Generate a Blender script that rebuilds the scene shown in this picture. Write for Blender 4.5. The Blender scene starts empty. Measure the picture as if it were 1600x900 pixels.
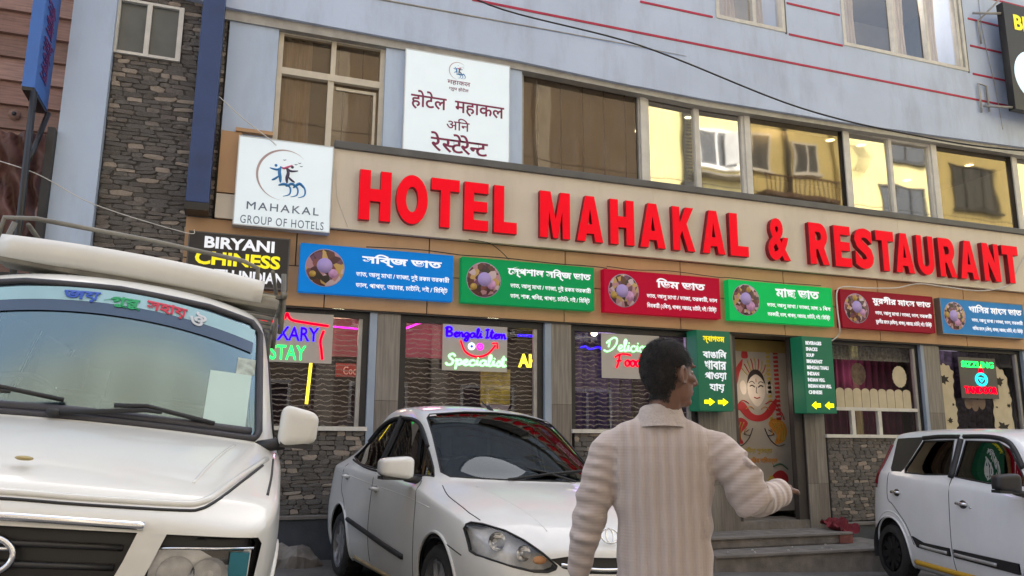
import bpy, bmesh, math, random
from math import sin, cos, pi, radians, sqrt, atan2
from mathutils import Vector, Matrix, Euler
from mathutils.bvhtree import BVHTree
random.seed(7)
S = bpy.context.scene
COL = S.collection

# ------------------------------------------------------------------ camera, world, sun, exposure
cam = bpy.data.cameras.new('camera')
cam.sensor_width = 36; cam.lens = 36 * 1220 / 1600
cam.clip_start = 0.05; cam.clip_end = 1000
cam_o = bpy.data.objects.new('camera', cam); COL.objects.link(cam_o)
cr = Vector((.94228, -.33478, .00596)); cu = Vector((-.06941, -.17787, .98160)); cw = Vector((.32756, .92536, .19083))
mw = Matrix((( cr.x, cu.x, -cw.x, 0), (cr.y, cu.y, -cw.y, 0), (cr.z, cu.z, -cw.z, 1.3), (0, 0, 0, 1)))
cam_o.matrix_world = mw
S.camera = cam_o
W = bpy.data.worlds.new('World'); S.world = W; W.use_nodes = True
nt = W.node_tree; bg = nt.nodes['Background']
sky = nt.nodes.new('ShaderNodeTexSky'); sky.sky_type = 'NISHITA'; sky.sun_disc = False
sky.sun_elevation = radians(48); sky.sun_rotation = radians(18); sky.air_density = 1.0; sky.dust_density = 4.0; sky.ozone_density = 1.0
hs = nt.nodes.new('ShaderNodeHueSaturation'); hs.inputs['Saturation'].default_value = 0.55
nt.links.new(sky.outputs[0], hs.inputs['Color']); nt.links.new(hs.outputs[0], bg.inputs[0])
bg.inputs[1].default_value = 0.15
sun = bpy.data.lights.new('sun', 'SUN'); sun.energy = 2.0; sun.angle = radians(6); sun.color = (1, .96, .9)
sun_o = bpy.data.objects.new('sun', sun); COL.objects.link(sun_o)
az = radians(18); el = radians(48)
sd = Vector((sin(az) * cos(el), cos(az) * cos(el), sin(el)))
sun_o.rotation_euler = sd.to_track_quat('Z', 'Y').to_euler(); sun_o.location = (0, -3, 30)
S.view_settings.view_transform = 'Standard'; S.view_settings.look = 'None'
S.view_settings.exposure = 1.76; S.view_settings.gamma = 1; S.view_settings.use_curve_mapping = False
S.cycles.max_bounces = 10; S.cycles.transparent_max_bounces = 24

# ------------------------------------------------------------------ helpers
def G(x, y=0): return 0.11 - 0.043 * x                 # the street falls to the right
def lin(c):
    c /= 255
    return c / 12.92 if c <= .04045 else ((c + .055) / 1.055) ** 2.4
def rgb(r, g, b, k=1): return (lin(r) * k, lin(g) * k, lin(b) * k, 1)
MATS = {}
def mat(name, col, rough=.6, metal=0, var=.12, vs=3.0, bump=0, bs=40, coat=0, spec=.5, grime=0, emit=None, es=0, detail=4, stretch=None):
    if name in MATS: return MATS[name]
    m = bpy.data.materials.new(name); m.use_nodes = True; n = m.node_tree; L = n.links
    p = n.nodes['Principled BSDF']
    p.inputs['Roughness'].default_value = rough; p.inputs['Metallic'].default_value = metal
    p.inputs['Specular IOR Level'].default_value = spec
    p.inputs['Coat Weight'].default_value = coat; p.inputs['Coat Roughness'].default_value = .06
    tc = n.nodes.new('ShaderNodeTexCoord'); src = tc.outputs['Object']
    if stretch:
        mp = n.nodes.new('ShaderNodeMapping'); mp.inputs['Scale'].default_value = stretch
        L.new(src, mp.inputs[0]); src = mp.outputs[0]
    nz = n.nodes.new('ShaderNodeTexNoise'); nz.inputs['Scale'].default_value = vs; nz.inputs['Detail'].default_value = detail
    L.new(src, nz.inputs['Vector'])
    rp = n.nodes.new('ShaderNodeMapRange'); rp.inputs[1].default_value = .3; rp.inputs[2].default_value = .7
    rp.inputs[3].default_value = 1 - var; rp.inputs[4].default_value = 1 + var
    L.new(nz.outputs[0], rp.inputs[0])
    mx = n.nodes.new('ShaderNodeVectorMath'); mx.operation = 'SCALE'; mx.inputs[0].default_value = col[:3]
    L.new(rp.outputs[0], mx.inputs['Scale']); out = mx.outputs[0]
    if grime:
        g = n.nodes.new('ShaderNodeTexNoise'); g.inputs['Scale'].default_value = 1.6; g.inputs['Detail'].default_value = 8; g.inputs['Roughness'].default_value = .72
        gm = n.nodes.new('ShaderNodeMapping'); gm.inputs['Scale'].default_value = (1.6, 1.6, .35)
        L.new(tc.outputs['Object'], gm.inputs[0]); L.new(gm.outputs[0], g.inputs['Vector'])
        gr = n.nodes.new('ShaderNodeMapRange'); gr.inputs[1].default_value = .5; gr.inputs[2].default_value = .75; gr.inputs[3].default_value = 0; gr.inputs[4].default_value = grime
        L.new(g.outputs[0], gr.inputs[0])
        mm = n.nodes.new('ShaderNodeMix'); mm.data_type = 'RGBA'; L.new(gr.outputs[0], mm.inputs[0]); L.new(out, mm.inputs[6]); mm.inputs[7].default_value = (col[0] * .35, col[1] * .32, col[2] * .28, 1)
        out = mm.outputs[2]
    L.new(out, p.inputs['Base Color'])
    if bump:
        b = n.nodes.new('ShaderNodeBump'); b.inputs['Strength'].default_value = bump; b.inputs['Distance'].default_value = .01
        z = n.nodes.new('ShaderNodeTexNoise'); z.inputs['Scale'].default_value = bs; z.inputs['Detail'].default_value = 6
        L.new(src, z.inputs['Vector']); L.new(z.outputs[0], b.inputs['Height']); L.new(b.outputs[0], p.inputs['Normal'])
    if emit:
        p.inputs['Emission Color'].default_value = emit; p.inputs['Emission Strength'].default_value = es
    MATS[name] = m
    return m
def glow(name, col, s):
    if name in MATS: return MATS[name]
    m = bpy.data.materials.new(name); m.use_nodes = True; n = m.node_tree; n.nodes.clear()
    e = n.nodes.new('ShaderNodeEmission'); e.inputs[0].default_value = col; e.inputs[1].default_value = s
    tc = n.nodes.new('ShaderNodeTexCoord'); z = n.nodes.new('ShaderNodeTexNoise'); z.inputs['Scale'].default_value = 30
    r = n.nodes.new('ShaderNodeMapRange'); r.inputs[3].default_value = s * .75; r.inputs[4].default_value = s * 1.25
    n.links.new(tc.outputs['Object'], z.inputs[0]); n.links.new(z.outputs[0], r.inputs[0]); n.links.new(r.outputs[0], e.inputs[1])
    o = n.nodes.new('ShaderNodeOutputMaterial'); n.links.new(e.outputs[0], o.inputs[0])
    MATS[name] = m; return m
def glass(name, tint, refl, refl_tint=(1, 1, 1, 1), rough=.01, warp=0, film=False, edge=.3, dust=0):
    """pane: see-through tint mixed with a mirror-like coat; film adds printed wavy lines"""
    if name in MATS: return MATS[name]
    m = bpy.data.materials.new(name); m.use_nodes = True; n = m.node_tree; n.nodes.clear(); L = n.links
    t = n.nodes.new('ShaderNodeBsdfTransparent'); t.inputs[0].default_value = tint
    g = n.nodes.new('ShaderNodeBsdfGlossy'); g.inputs[0].default_value = refl_tint; g.inputs['Roughness'].default_value = rough
    lw = n.nodes.new('ShaderNodeLayerWeight'); lw.inputs[0].default_value = edge
    mr = n.nodes.new('ShaderNodeMapRange'); mr.inputs[3].default_value = refl; mr.inputs[4].default_value = 1
    L.new(lw.outputs['Fresnel'], mr.inputs[0])
    x = n.nodes.new('ShaderNodeMixShader'); L.new(mr.outputs[0], x.inputs[0]); L.new(t.outputs[0], x.inputs[1]); L.new(g.outputs[0], x.inputs[2])
    tc = n.nodes.new('ShaderNodeTexCoord')
    if warp:
        z = n.nodes.new('ShaderNodeTexNoise'); z.inputs['Scale'].default_value = 1.3; z.inputs['Detail'].default_value = 1
        b = n.nodes.new('ShaderNodeBump'); b.inputs['Strength'].default_value = warp; b.inputs['Distance'].default_value = .02
        L.new(tc.outputs['Object'], z.inputs[0]); L.new(z.outputs[0], b.inputs['Height']); L.new(b.outputs[0], g.inputs['Normal'])
    out = x.outputs[0]
    if dust:
        dd = n.nodes.new('ShaderNodeBsdfDiffuse'); dd.inputs[0].default_value = (.45, .42, .37, 1); dz = n.nodes.new('ShaderNodeTexNoise'); dz.inputs['Scale'].default_value = 3; dz.inputs['Detail'].default_value = 8
        dm = n.nodes.new('ShaderNodeMapping'); dm.inputs['Scale'].default_value = (3, 3, .7); L.new(tc.outputs['Object'], dm.inputs[0]); L.new(dm.outputs[0], dz.inputs[0])
        dr = n.nodes.new('ShaderNodeMapRange'); dr.inputs[1].default_value = .35; dr.inputs[2].default_value = .75; dr.inputs[3].default_value = dust * .4; dr.inputs[4].default_value = dust * 3; L.new(dz.outputs[0], dr.inputs[0])
        x3 = n.nodes.new('ShaderNodeMixShader'); L.new(dr.outputs[0], x3.inputs[0]); L.new(out, x3.inputs[1]); L.new(dd.outputs[0], x3.inputs[2]); out = x3.outputs[0]
    if film:
        wv = n.nodes.new('ShaderNodeTexWave'); wv.wave_type = 'BANDS'; wv.bands_direction = 'Z'; wv.inputs['Scale'].default_value = 5.6
        wv.inputs['Distortion'].default_value = 5.0; wv.inputs['Detail'].default_value = 1.5; wv.inputs['Detail Scale'].default_value = 1.3
        mp = n.nodes.new('ShaderNodeMapping'); mp.inputs['Scale'].default_value = (1.6, 1, 1)
        L.new(tc.outputs['Object'], mp.inputs[0]); L.new(mp.outputs[0], wv.inputs[0])
        r = n.nodes.new('ShaderNodeMapRange'); r.inputs[1].default_value = .80; r.inputs[2].default_value = .97; r.inputs[3].default_value = 0; r.inputs[4].default_value = .42
        L.new(wv.outputs[1], r.inputs[0])
        d = n.nodes.new('ShaderNodeBsdfDiffuse'); d.inputs[0].default_value = (.42, .37, .32, 1)
        x2 = n.nodes.new('ShaderNodeMixShader'); L.new(r.outputs[0], x2.inputs[0]); L.new(out, x2.inputs[1]); L.new(d.outputs[0], x2.inputs[2]); out = x2.outputs[0]
    o = n.nodes.new('ShaderNodeOutputMaterial'); L.new(out, o.inputs[0])
    MATS[name] = m; return m

ROOTLOC = {}
def org(p):
    v = Vector((0, 0, 0))
    while p is not None:
        v += p.location; p = p.parent
    return v
class MB:
    def __init__(s): s.v = []; s.f = []; s.sm = []
    def add(s, vs, fs, smooth=False):
        o = len(s.v); s.v += [Vector(a) for a in vs]; s.f += [[o + i for i in f] for f in fs]; s.sm += [smooth] * len(fs); return s
    def box(s, x0, x1, y0, y1, z0, z1):
        return s.add([(x0, y0, z0), (x1, y0, z0), (x1, y1, z0), (x0, y1, z0), (x0, y0, z1), (x1, y0, z1), (x1, y1, z1), (x0, y1, z1)],
              [(0, 3, 2, 1), (4, 5, 6, 7), (0, 1, 5, 4), (1, 2, 6, 5), (2, 3, 7, 6), (3, 0, 4, 7)])
    def bbox(s, x0, x1, y0, y1, z0, z1, b=.006):
        """box with bevelled vertical/horizontal front edges"""
        bm = bmesh.new(); t = MB().box(x0, x1, y0, y1, z0, z1)
        vs = [bm.verts.new(v) for v in t.v]
        for f in t.f: bm.faces.new([vs[i] for i in f])
        bmesh.ops.bevel(bm, geom=bm.edges[:], offset=b, segments=2, affect='EDGES', profile=.6)
        bm.verts.index_update()
        s.add([v.co for v in bm.verts], [[v.index for v in f.verts] for f in bm.faces], False); bm.free(); return s
    def obox(s, c, ax, ay, az):
        """oriented box: centre and three half-axis vectors"""
        c = Vector(c); ax = Vector(ax); ay = Vector(ay); az = Vector(az)
        vs = [c + i * ax + j * ay + k * az for k in (-1, 1) for i, j in ((-1, -1), (1, -1), (1, 1), (-1, 1))]
        return s.add(vs, [(0, 3, 2, 1), (4, 5, 6, 7), (0, 1, 5, 4), (1, 2, 6, 5), (2, 3, 7, 6), (3, 0, 4, 7)])
    def prism(s, poly, y0, y1, smooth=False):
        """polygon in x,z between y0 (front) and y1"""
        n = len(poly); vs = [(p[0], y0, p[1]) for p in poly] + [(p[0], y1, p[1]) for p in poly]
        fs = [list(range(n)), list(range(2 * n - 1, n - 1, -1))] + [(i, i + n, (i + 1) % n + n, (i + 1) % n) for i in range(n)]
        return s.add(vs, fs, smooth)
    def tube(s, pts, r, n=8, caps=True, closed=False, flat=None):
        pts = [Vector(p) for p in pts]; m = len(pts); rr = r if isinstance(r, (list, tuple)) else [r] * m
        if m < 2: return s
        o = []; prev = None
        for i, p in enumerate(pts):
            if closed: d = pts[(i + 1) % m] - pts[i - 1]
            else: d = pts[min(i + 1, m - 1)] - pts[max(i - 1, 0)]
            if d.length < 1e-9: d = Vector((0, 0, 1))
            d.normalize()
            if prev is None:
                a = Vector((0, 1, 0)) if abs(d.y) < .9 else Vector((1, 0, 0))
                a = (a - d * a.dot(d)).normalized()
            else:
                a = prev - d * prev.dot(d)
                a = a.normalized() if a.length > 1e-6 else prev
            prev = a; b = d.cross(a)
            for k in range(n):
                t = 2 * pi * k / n; o.append(p + (a * cos(t) + b * sin(t)) * rr[i])
        fs = []
        for i in range(m if closed else m - 1):
            j = (i + 1) % m
            for k in range(n):
                l = (k + 1) % n; fs.append((i * n + k, i * n + l, j * n + l, j * n + k))
        if caps and not closed: fs += [list(range(n))[::-1], [(m - 1) * n + k for k in range(n)]]
        return s.add(o, fs, True)
    def lathe(s, prof, c=(0, 0, 0), axis='z', n=24, smooth=True):
        vs = []; c = Vector(c)
        for r, h in prof:
            for k in range(n):
                t = 2 * pi * k / n; a, b = r * cos(t), r * sin(t)
                vs.append(c + (Vector((a, b, h)) if axis == 'z' else Vector((a, h, b)) if axis == 'y' else Vector((h, a, b))))
        fs = [(i * n + k, i * n + (k + 1) % n, (i + 1) * n + (k + 1) % n, (i + 1) * n + k) for i in range(len(prof) - 1) for k in range(n)]
        return s.add(vs, fs, smooth)
    def ell(s, c, r, n=16, m=10, R=None):
        c = Vector(c); vs = []; R = R or Matrix.Identity(3)
        for i in range(m + 1):
            p = pi * i / m
            for k in range(n):
                t = 2 * pi * k / n; vs.append(c + R @ Vector((r[0] * sin(p) * cos(t), r[1] * sin(p) * sin(t), r[2] * cos(p))))
        fs = [(i * n + k, (i + 1) * n + k, (i + 1) * n + (k + 1) % n, i * n + (k + 1) % n) for i in range(m) for k in range(n)]
        return s.add(vs, fs, True)
    def build(s, name, m, parent=None, local=False, weld=False):
        me = bpy.data.meshes.new(name); o = Vector((0, 0, 0)) if (local or parent is None) else org(parent)
        me.from_pydata([v - o for v in s.v], [], s.f)
        for p, q in zip(me.polygons, s.sm): p.use_smooth = q
        if weld:
            bm = bmesh.new(); bm.from_mesh(me); bmesh.ops.remove_doubles(bm, verts=bm.verts, dist=1e-5); bmesh.ops.recalc_face_normals(bm, faces=bm.faces); bm.to_mesh(me); bm.free()
        me.update(); me.materials.append(m)
        ob = bpy.data.objects.new(name, me); COL.objects.link(ob)
        if parent is not None: ob.parent = parent
        return ob
def empty(name, loc, label=None, cat=None, group=None, rot=(0, 0, 0)):
    o = bpy.data.objects.new(name, None); o.empty_display_size = .2; COL.objects.link(o); o.location = loc; o.rotation_euler = rot
    return tag(o, label, cat, group)
def tag(o, label=None, cat=None, group=None, kind=None):
    if label: o['label'] = label
    if cat: o['category'] = cat
    if group: o['group'] = group
    if kind: o['kind'] = kind
    return o
def bx(name, x0, x1, y0, y1, z0, z1, m, parent, b=0):
    q = MB()
    (q.bbox(x0, x1, y0, y1, z0, z1, b) if b else q.box(x0, x1, y0, y1, z0, z1))
    return q.build(name, m, parent)

# text -> mesh geometry
def shape(t):
    """put pre-base vowel signs in visual order (no shaping engine in the text object)"""
    out = []; split = {'\u09cb': ('\u09c7', '\u09be'), '\u09cc': ('\u09c7', '\u09d7')}
    pre = '\u09bf\u09c7\u09c8\u093f'
    for ch in t:
        add = None
        if ch in split: ch, add = split[ch]
        if ch in pre and out:
            k = len(out) - 1
            while k >= 2 and out[k - 1] in '\u09cd\u094d': k -= 2
            out.insert(k, ch)
        else: out.append(ch)
        if add: out.append(add)
    return ''.join(out)
TC = {}
def text_geo(body, bold=0., off=0., res=3, spacing=1.0, depth=.5):
    key = (body, bold, off, res, spacing, depth)
    if key in TC: return TC[key]
    c = bpy.data.curves.new('t', 'FONT'); c.body = shape(body); c.resolution_u = res
    c.extrude = depth; c.offset = off; c.bevel_depth = bold; c.bevel_resolution = 0; c.space_character = spacing
    o = bpy.data.objects.new('t', c); COL.objects.link(o)
    me = bpy.data.meshes.new_from_object(o.evaluated_get(bpy.context.evaluated_depsgraph_get()))
    vs = [v.co.copy() for v in me.vertices]; fs = [list(p.vertices) for p in me.polygons]
    bpy.data.objects.remove(o); bpy.data.curves.remove(c); bpy.data.meshes.remove(me)
    if not vs: vs = [Vector((0, 0, 0))]
    TC[key] = (vs, fs); return TC[key]
def put_text(name, body, x0, x1, z0, z1, Y, m, parent, th=.004, bold=0.02, off=0., spacing=1.0, shear=0, res=3, fmap=None, trim=None):
    vs, fs = text_geo(body, bold, off, res, spacing)
    ax = min(v.x for v in vs); bxm = max(v.x for v in vs); ay = min(v.y for v in vs); by = max(v.y for v in vs); zz = max(abs(v.z) for v in vs) or 1
    q = MB(); out = []
    for v in vs:
        u = (v.x - ax) / (bxm - ax); w = (v.y - ay) / (by - ay); d = (v.z / zz + 1) / 2
        p = (x0 + (x1 - x0) * u + shear * w * (z1 - z0), Y - d * th, z0 + (z1 - z0) * w)
        out.append(fmap(*p) if fmap else p)
    q.add(out, fs); return q.build(name, m, parent, local=fmap is not None)
def cr_spline(pts, k=5, closed=False):
    pts = [Vector(p) for p in pts]; n = len(pts); o = []
    if n < 3: return pts
    for i in range(n if closed else n - 1):
        g = (lambda j: pts[j % n]) if closed else (lambda j: pts[max(0, min(n - 1, j))])
        a, b, c, d = g(i - 1), g(i), g(i + 1), g(i + 2)
        for j in range(k):
            t = j / k; o.append(.5 * ((2 * b) + (c - a) * t + (2 * a - 5 * b + 4 * c - d) * t * t + (3 * b - a - 3 * c + d) * t ** 3))
    if not closed: o.append(pts[-1])
    return o

# ------------------------------------------------------------------ materials of the place
PAINT = mat('blue grey wall paint', (.50, .585, .75, 1), .75, var=.06, vs=1.2, bump=.14, bs=18, grime=.30)
PAINT2 = mat('blue grey column paint', (.46, .56, .72, 1), .6, var=.04, vs=1.0, bump=.06, grime=.25)
REDLINE = mat('red stripe paint', (.42, .02, .06, 1), .6, var=.15)
DARKEDGE = mat('dark metal edge', (.10, .10, .10, 1), .5, var=.2, bump=.1)
ALU = mat('white window frame', (.62, .60, .55, 1), .5, var=.08, vs=8, grime=.35)
ALU2 = mat('grey aluminium channel', (.36, .35, .33, 1), .45, metal=.2, var=.12, vs=9, grime=.3)
CREAMF = mat('cream window frame', (.60, .54, .43, 1), .5, var=.08, vs=8, grime=.2)
BROWN = mat('brown composite panel', (.50, .30, .155, 1), .5, var=.07, vs=1.6, bump=.03, grime=.22)
BEIGE = mat('beige composite panel', (.66, .59, .49, 1), .5, var=.05, vs=1.3, bump=.03, grime=.18)
JOINT = mat('dark joint filler', (.045, .03, .025, 1), .9)
BLACKF = mat('black shop window frame', (.012, .012, .014, 1), .35, var=.2)
BLUESTRIP = mat('light blue edge paint', (.30, .36, .45, 1), .6, var=.08, grime=.3)
TILE = mat('streaked grey brown tile', (.165, .145, .125, 1), .45, var=.30, vs=5, stretch=(9, 9, .5), bump=.1)
TILE2 = mat('pale streaked tile', (.21, .19, .165, 1), .45, var=.25, vs=5, stretch=(9, 9, .5), bump=.1)
MORTAR = mat('dark mortar', (.06, .055, .05, 1), .95, bump=.3)
ST = [mat('dark slate stone', (.125, .112, .10, 1), .8, var=.45, vs=14, bump=.7, bs=60),
      mat('grey slate stone', (.14, .129, .118, 1), .8, var=.35, vs=14, bump=.7, bs=60),
      mat('brown slate stone', (.17, .147, .13, 1), .8, var=.35, vs=12, bump=.7, bs=60),
      mat('pale buff stone', (.31, .26, .215, 1), .8, var=.22, vs=12, bump=.5, bs=50)]
PLINTH = mat('dark blue grey plinth', (.06, .068, .08, 1), .7, var=.3, bump=.3, grime=.3)
CONC = mat('worn concrete step', (.20, .18, .16, 1), .9, var=.28, vs=6, bump=.6, bs=50, grime=.5)
ASPH = mat('worn asphalt', (.145, .135, .125, 1), .9, var=.22, vs=2.2, bump=.7, bs=120, grime=.3, detail=8)
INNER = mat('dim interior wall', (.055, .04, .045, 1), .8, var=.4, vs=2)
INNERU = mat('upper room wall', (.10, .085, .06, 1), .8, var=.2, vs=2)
WOODI = mat('dark interior wood', (.10, .06, .04, 1), .5, var=.3, vs=6)
CURT = mat('cream curtain cloth', (.68, .58, .46, 1), .9, var=.15, vs=6, stretch=(12, 12, .6))
BLIND = mat('tan blind strip', (.40, .33, .25, 1), .8, var=.08, vs=3)
BLINDR = mat('dark red blind cord', (.12, .02, .02, 1), .8)
G_CLEAR = glass('clear reflective pane', (.30, .30, .28, 1), .60, (.93, .90, .84, 1), rough=.03, warp=.14, dust=.05)
G_BROWN = glass('bronze tinted pane', (.30, .24, .17, 1), .20, (.80, .68, .50, 1), rough=.03, warp=.12, dust=.05)
G_BLIND = glass('bronze pane before blinds', (.50, .42, .33, 1), .07, (.9, .8, .65, 1), warp=.12, dust=.05)
G_TOP = glass('clear window pane', (.88, .88, .88, 1), .14, (1, 1, 1, 1), warp=.02, edge=.12)
G_SHOP = glass('shop pane with wavy film', (.80, .78, .78, 1), .03, (1, 1, 1, 1), film=True, edge=.15)
G_SHOP2 = glass('plain shop pane', (.85, .82, .82, 1), .03, (1, 1, 1, 1), edge=.15)
FROST = mat('frosted toilet pane', (.10, .11, .11, 1), .25, var=.2, vs=3)
WHITE_LIT = mat('lit white sign sheet', (.74, .79, .82, 1), .35, var=.02, emit=(.66, .85, .95, 1), es=.10)
SIGNM = mat('sign box metal', (.22, .22, .22, 1), .4, metal=.6)
LET_W = mat('white sign letter', (.80, .82, .86, 1), .4, var=.03, emit=(.85, .9, 1, 1), es=.12)
LET_Y = mat('yellow sign letter', (.85, .72, .02, 1), .4, var=.03, emit=(1, .85, 0, 1), es=.15)

# ------------------------------------------------------------------ ground
def sheet(name, x0, x1, y0, y1, m, dz=0, nx=60, ny=40, amp=.006):
    q = MB(); vs = []
    for j in range(ny + 1):
        for i in range(nx + 1):
            x = x0 + (x1 - x0) * i / nx; y = y0 + (y1 - y0) * j / ny
            vs.append((x, y, G(x) + dz + amp * sin(x * 2.1 + y * 1.3) * sin(y * 1.7 - x)))
    fs = [(j * (nx + 1) + i, j * (nx + 1) + i + 1, (j + 1) * (nx + 1) + i + 1, (j + 1) * (nx + 1) + i) for j in range(ny) for i in range(nx)]
    o = q.add(vs, fs, True).build(name, m); tag(o, kind='structure'); return o
sheet('ground', -80, 80, -60, 80, mat('bare hillside earth', (.10, .09, .075, 1), .95, var=.3, bump=.5), dz=-.10)
sheet('road', -40, 45, -3.6, 8.9, ASPH, nx=160, ny=60)
sheet('pavement', -40, 45, -7, -3.6, mat('grey pavement', (.2, .19, .18, 1), .9, var=.2, bump=.4), dz=.12, nx=80, ny=4)
bxk = MB()
for i in range(60):
    x = -30 + i; bxk.add([(x, -3.6, G(x) - .1), (x + .99, -3.6, G(x + .99) - .1), (x + .99, -3.45, G(x + .99) - .1), (x, -3.45, G(x) - .1),
                          (x, -3.6, G(x) + .13), (x + .99, -3.6, G(x + .99) + .13), (x + .99, -3.45, G(x + .99) + .13), (x, -3.45, G(x) + .13)],
                         [(0, 3, 2, 1), (4, 5, 6, 7), (0, 1, 5, 4), (1, 2, 6, 5), (2, 3, 7, 6), (3, 0, 4, 7)])
tag(bxk.build('kerb', CONC), kind='structure')

# ------------------------------------------------------------------ stone cladding (each stone an object)
def stone_shape(k):
    rr = random.Random(k); q = MB(); n = 9; ring = []
    for i in range(n):
        t = 2 * pi * i / n + rr.uniform(-.25, .25)
        r = .5 * (1 + rr.uniform(-.14, .08)); e = .5
        x = r * (abs(cos(t)) ** e) * (1 if cos(t) > 0 else -1); z = r * (abs(sin(t)) ** e) * (1 if sin(t) > 0 else -1)
        if k % 3 == 0: z *= .60 + .8 * abs(x)                 # waisted, bow-tie pieces
        if k % 4 == 1: z += .22 * x
        ring.append((x, z))
    d = [rr.uniform(-.25, .25) for _ in ring]
    vs = [(x, 0, z) for x, z in ring] + [(x * .93, -.8 + d[i], z * .86) for i, (x, z) in enumerate(ring)] + [(0, -1 + rr.uniform(-.2, .2), 0)]
    fs = [(i, (i + 1) % n, n + (i + 1) % n, n + i) for i in range(n)] + [(n + i, n + (i + 1) % n, 2 * n) for i in range(n)]
    return vs, fs
STONES = {}
for k in range(12):
    vs, fs = stone_shape(k)
    for c in range(4):
        me = bpy.data.meshes.new('stone'); me.from_pydata(vs, [], [f[::-1] for f in fs]); me.materials.append(ST[c]); me.update(); STONES[k, c] = me
def stone_wall(label, x0, x1, z0, z1, Y, rh, sl, seed, hole=None, group=None, backx=None):
    rr = random.Random(seed); r = empty('stone_clad_wall', (x0, Y, z0), label, 'wall', group)
    if hole:
        hx0, hx1, hz0, hz1 = hole; q = MB().box(x0, x1, Y, Y + .3, z0, hz0).box(x0, hx0, Y, Y + .3, hz0 - .001, z1).box(hx1, x1, Y, Y + .3, hz0 - .002, z1)
        if z1 > hz1: q.box(hx0, hx1, Y, Y + .3, hz1, z1)
        q.build('backing', MORTAR, r)
    else: bx('backing', x0, x1, Y, Y + .3, z0, z1, MORTAR, r)
    z = z0; row = 0; made = []
    while z < z1 - .01:
        h = min(rh * rr.uniform(.8, 1.2), z1 - z); x = x0 - rr.uniform(0, sl * .7)
        while x < x1:
            l = sl * rr.uniform(.55, 1.45); a, b = max(x, x0), min(x + l, x1); x += l
            if b - a < .03: continue
            cz = z + h / 2
            if hole and b > hole[0] and a < hole[1] and cz > hole[2] and cz < hole[3]:
                if a < hole[0] - .04: b = hole[0]
                elif b > hole[1] + .04: a = hole[1]
                else: continue
            made.append(((a + b) / 2, cz, b - a, h))
        z += h; row += 1
    rr.shuffle(made); made.sort(key=lambda t: -round(t[2] * t[3] * 60)); ex = MB(); exm = []
    for i, (cx, cz, l, h) in enumerate(made):
        c = rr.choices((0, 1, 2, 3), (5, 4, 3, 2.4))[0]; k = rr.randrange(12); dp = rr.uniform(.006, .017)
        hh = h * rr.uniform(1.05, 1.35)
        if i < 298:
            o = bpy.data.objects.new('stone', STONES[k, c]); COL.objects.link(o); o.parent = r
            o.location = (cx - x0, -.001, cz - z0); o.scale = (l * 1.02, dp, hh); o.rotation_euler = (0, rr.uniform(-.09, .09), 0)
        else:
            vs, fs = stone_shape(k); ex.add([(cx + v[0] * l, Y + v[1] * dp, cz + v[2] * hh) for v in vs], [f[::-1] for f in fs]); exm += [c] * len(fs)
    if ex.v:
        eo = tag(ex.build('stone', ST[0], r), kind='stuff')
        for m_ in ST[1:]: eo.data.materials.append(m_)
        for p_, c_ in zip(eo.data.polygons, exm): p_.material_index = c_
    return r
stone_wall('tall dark slate clad wall strip between blue column and vertical blue sign', -1.45, -.34, 2.6, 6.16, 8.72, .050, .17, 3, hole=(-1.5, -.80, 5.34, 5.98))
stone_wall('low slate clad wall under the window with the pink and blue neon sign', -.6, 1.39, .48, 1.38, 8.74, .046, .13, 4)
stone_wall('low slate clad wall under the smiling face neon window, behind parked sedan', 1.76, 3.5, .45, 1.38, 8.74, .058, .16, 5)
stone_wall('low slate clad wall under the window with the green script neon', 3.9, 5.6, .40, 1.38, 8.74, .058, .16, 6)
stone_wall('low slate clad wall right of the door pillar behind the hatchback', 7.64, 9.44, .26, 1.36, 8.74, .046, .12, 8)
stone_wall('low slate clad wall at the far right under the cooking pot neon window', 9.82, 12.6, .1, 1.36, 8.74, .06, .17, 9)

# ------------------------------------------------------------------ hotel building
HB = empty('hotel_building', (5, 8.7, 0), 'blue grey hotel building with red stripes, brown panel band and glass shop front', 'building')
# upper wall: strips round the two top windows, in butting blocks
q = MB()
edge = [(-1.45, 6.17), (-.4, 6.05), (1.4, 6.03), (3.06, 6.02), (4.5, 5.96), (5.9, 5.935), (8.3, 5.95), (10.2, 6.0), (12.04, 6.06), (14, 6.12)]
q.prism(edge + [(14, 6.5), (-1.45, 6.5)], 8.62, 9.2)
q.build('lower_wall_course', PAINT, HB)
q = MB()
q.box(-1.45, 14, 8.64, 9.2, 6.5, 7.22)
for a, b in ((-1.45, 6.12), (7.31, 8.38), (10.93, 14)): q.box(a, b, 8.64, 9.2, 7.22, 9.0)
q.box(-1.45, 14, 8.64, 9.2, 9.0, 12)
q.build('upper_wall', PAINT, HB)
m_ = MB(); m_.tube([(-.4, 8.615, 6.50), (1.4, 8.615, 6.50), (3, 8.615, 6.515), (4.6, 8.615, 6.53), (5.6, 8.63, 6.53)], [.012, .012, .010, .008, .004], 6)
m_.build('ledge_line', ALU2, HB)
for x0, x1, z in ((2.5, 12.6, 6.75), (4.9, 6.06, 7.22), (7.37, 8.35, 7.71), (7.37, 8.36, 7.205), (11.0, 12.6, 7.20), (11.01, 12.6, 7.70), (11.03, 12.6, 8.19), (11.1, 12.6, 8.67), (7.37, 8.35, 8.2), (2.5, 6.05, 7.71)):
    bx('stripe', x0, x1, 8.632, 8.6405, z - .016, z + .016, REDLINE, HB)
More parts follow.
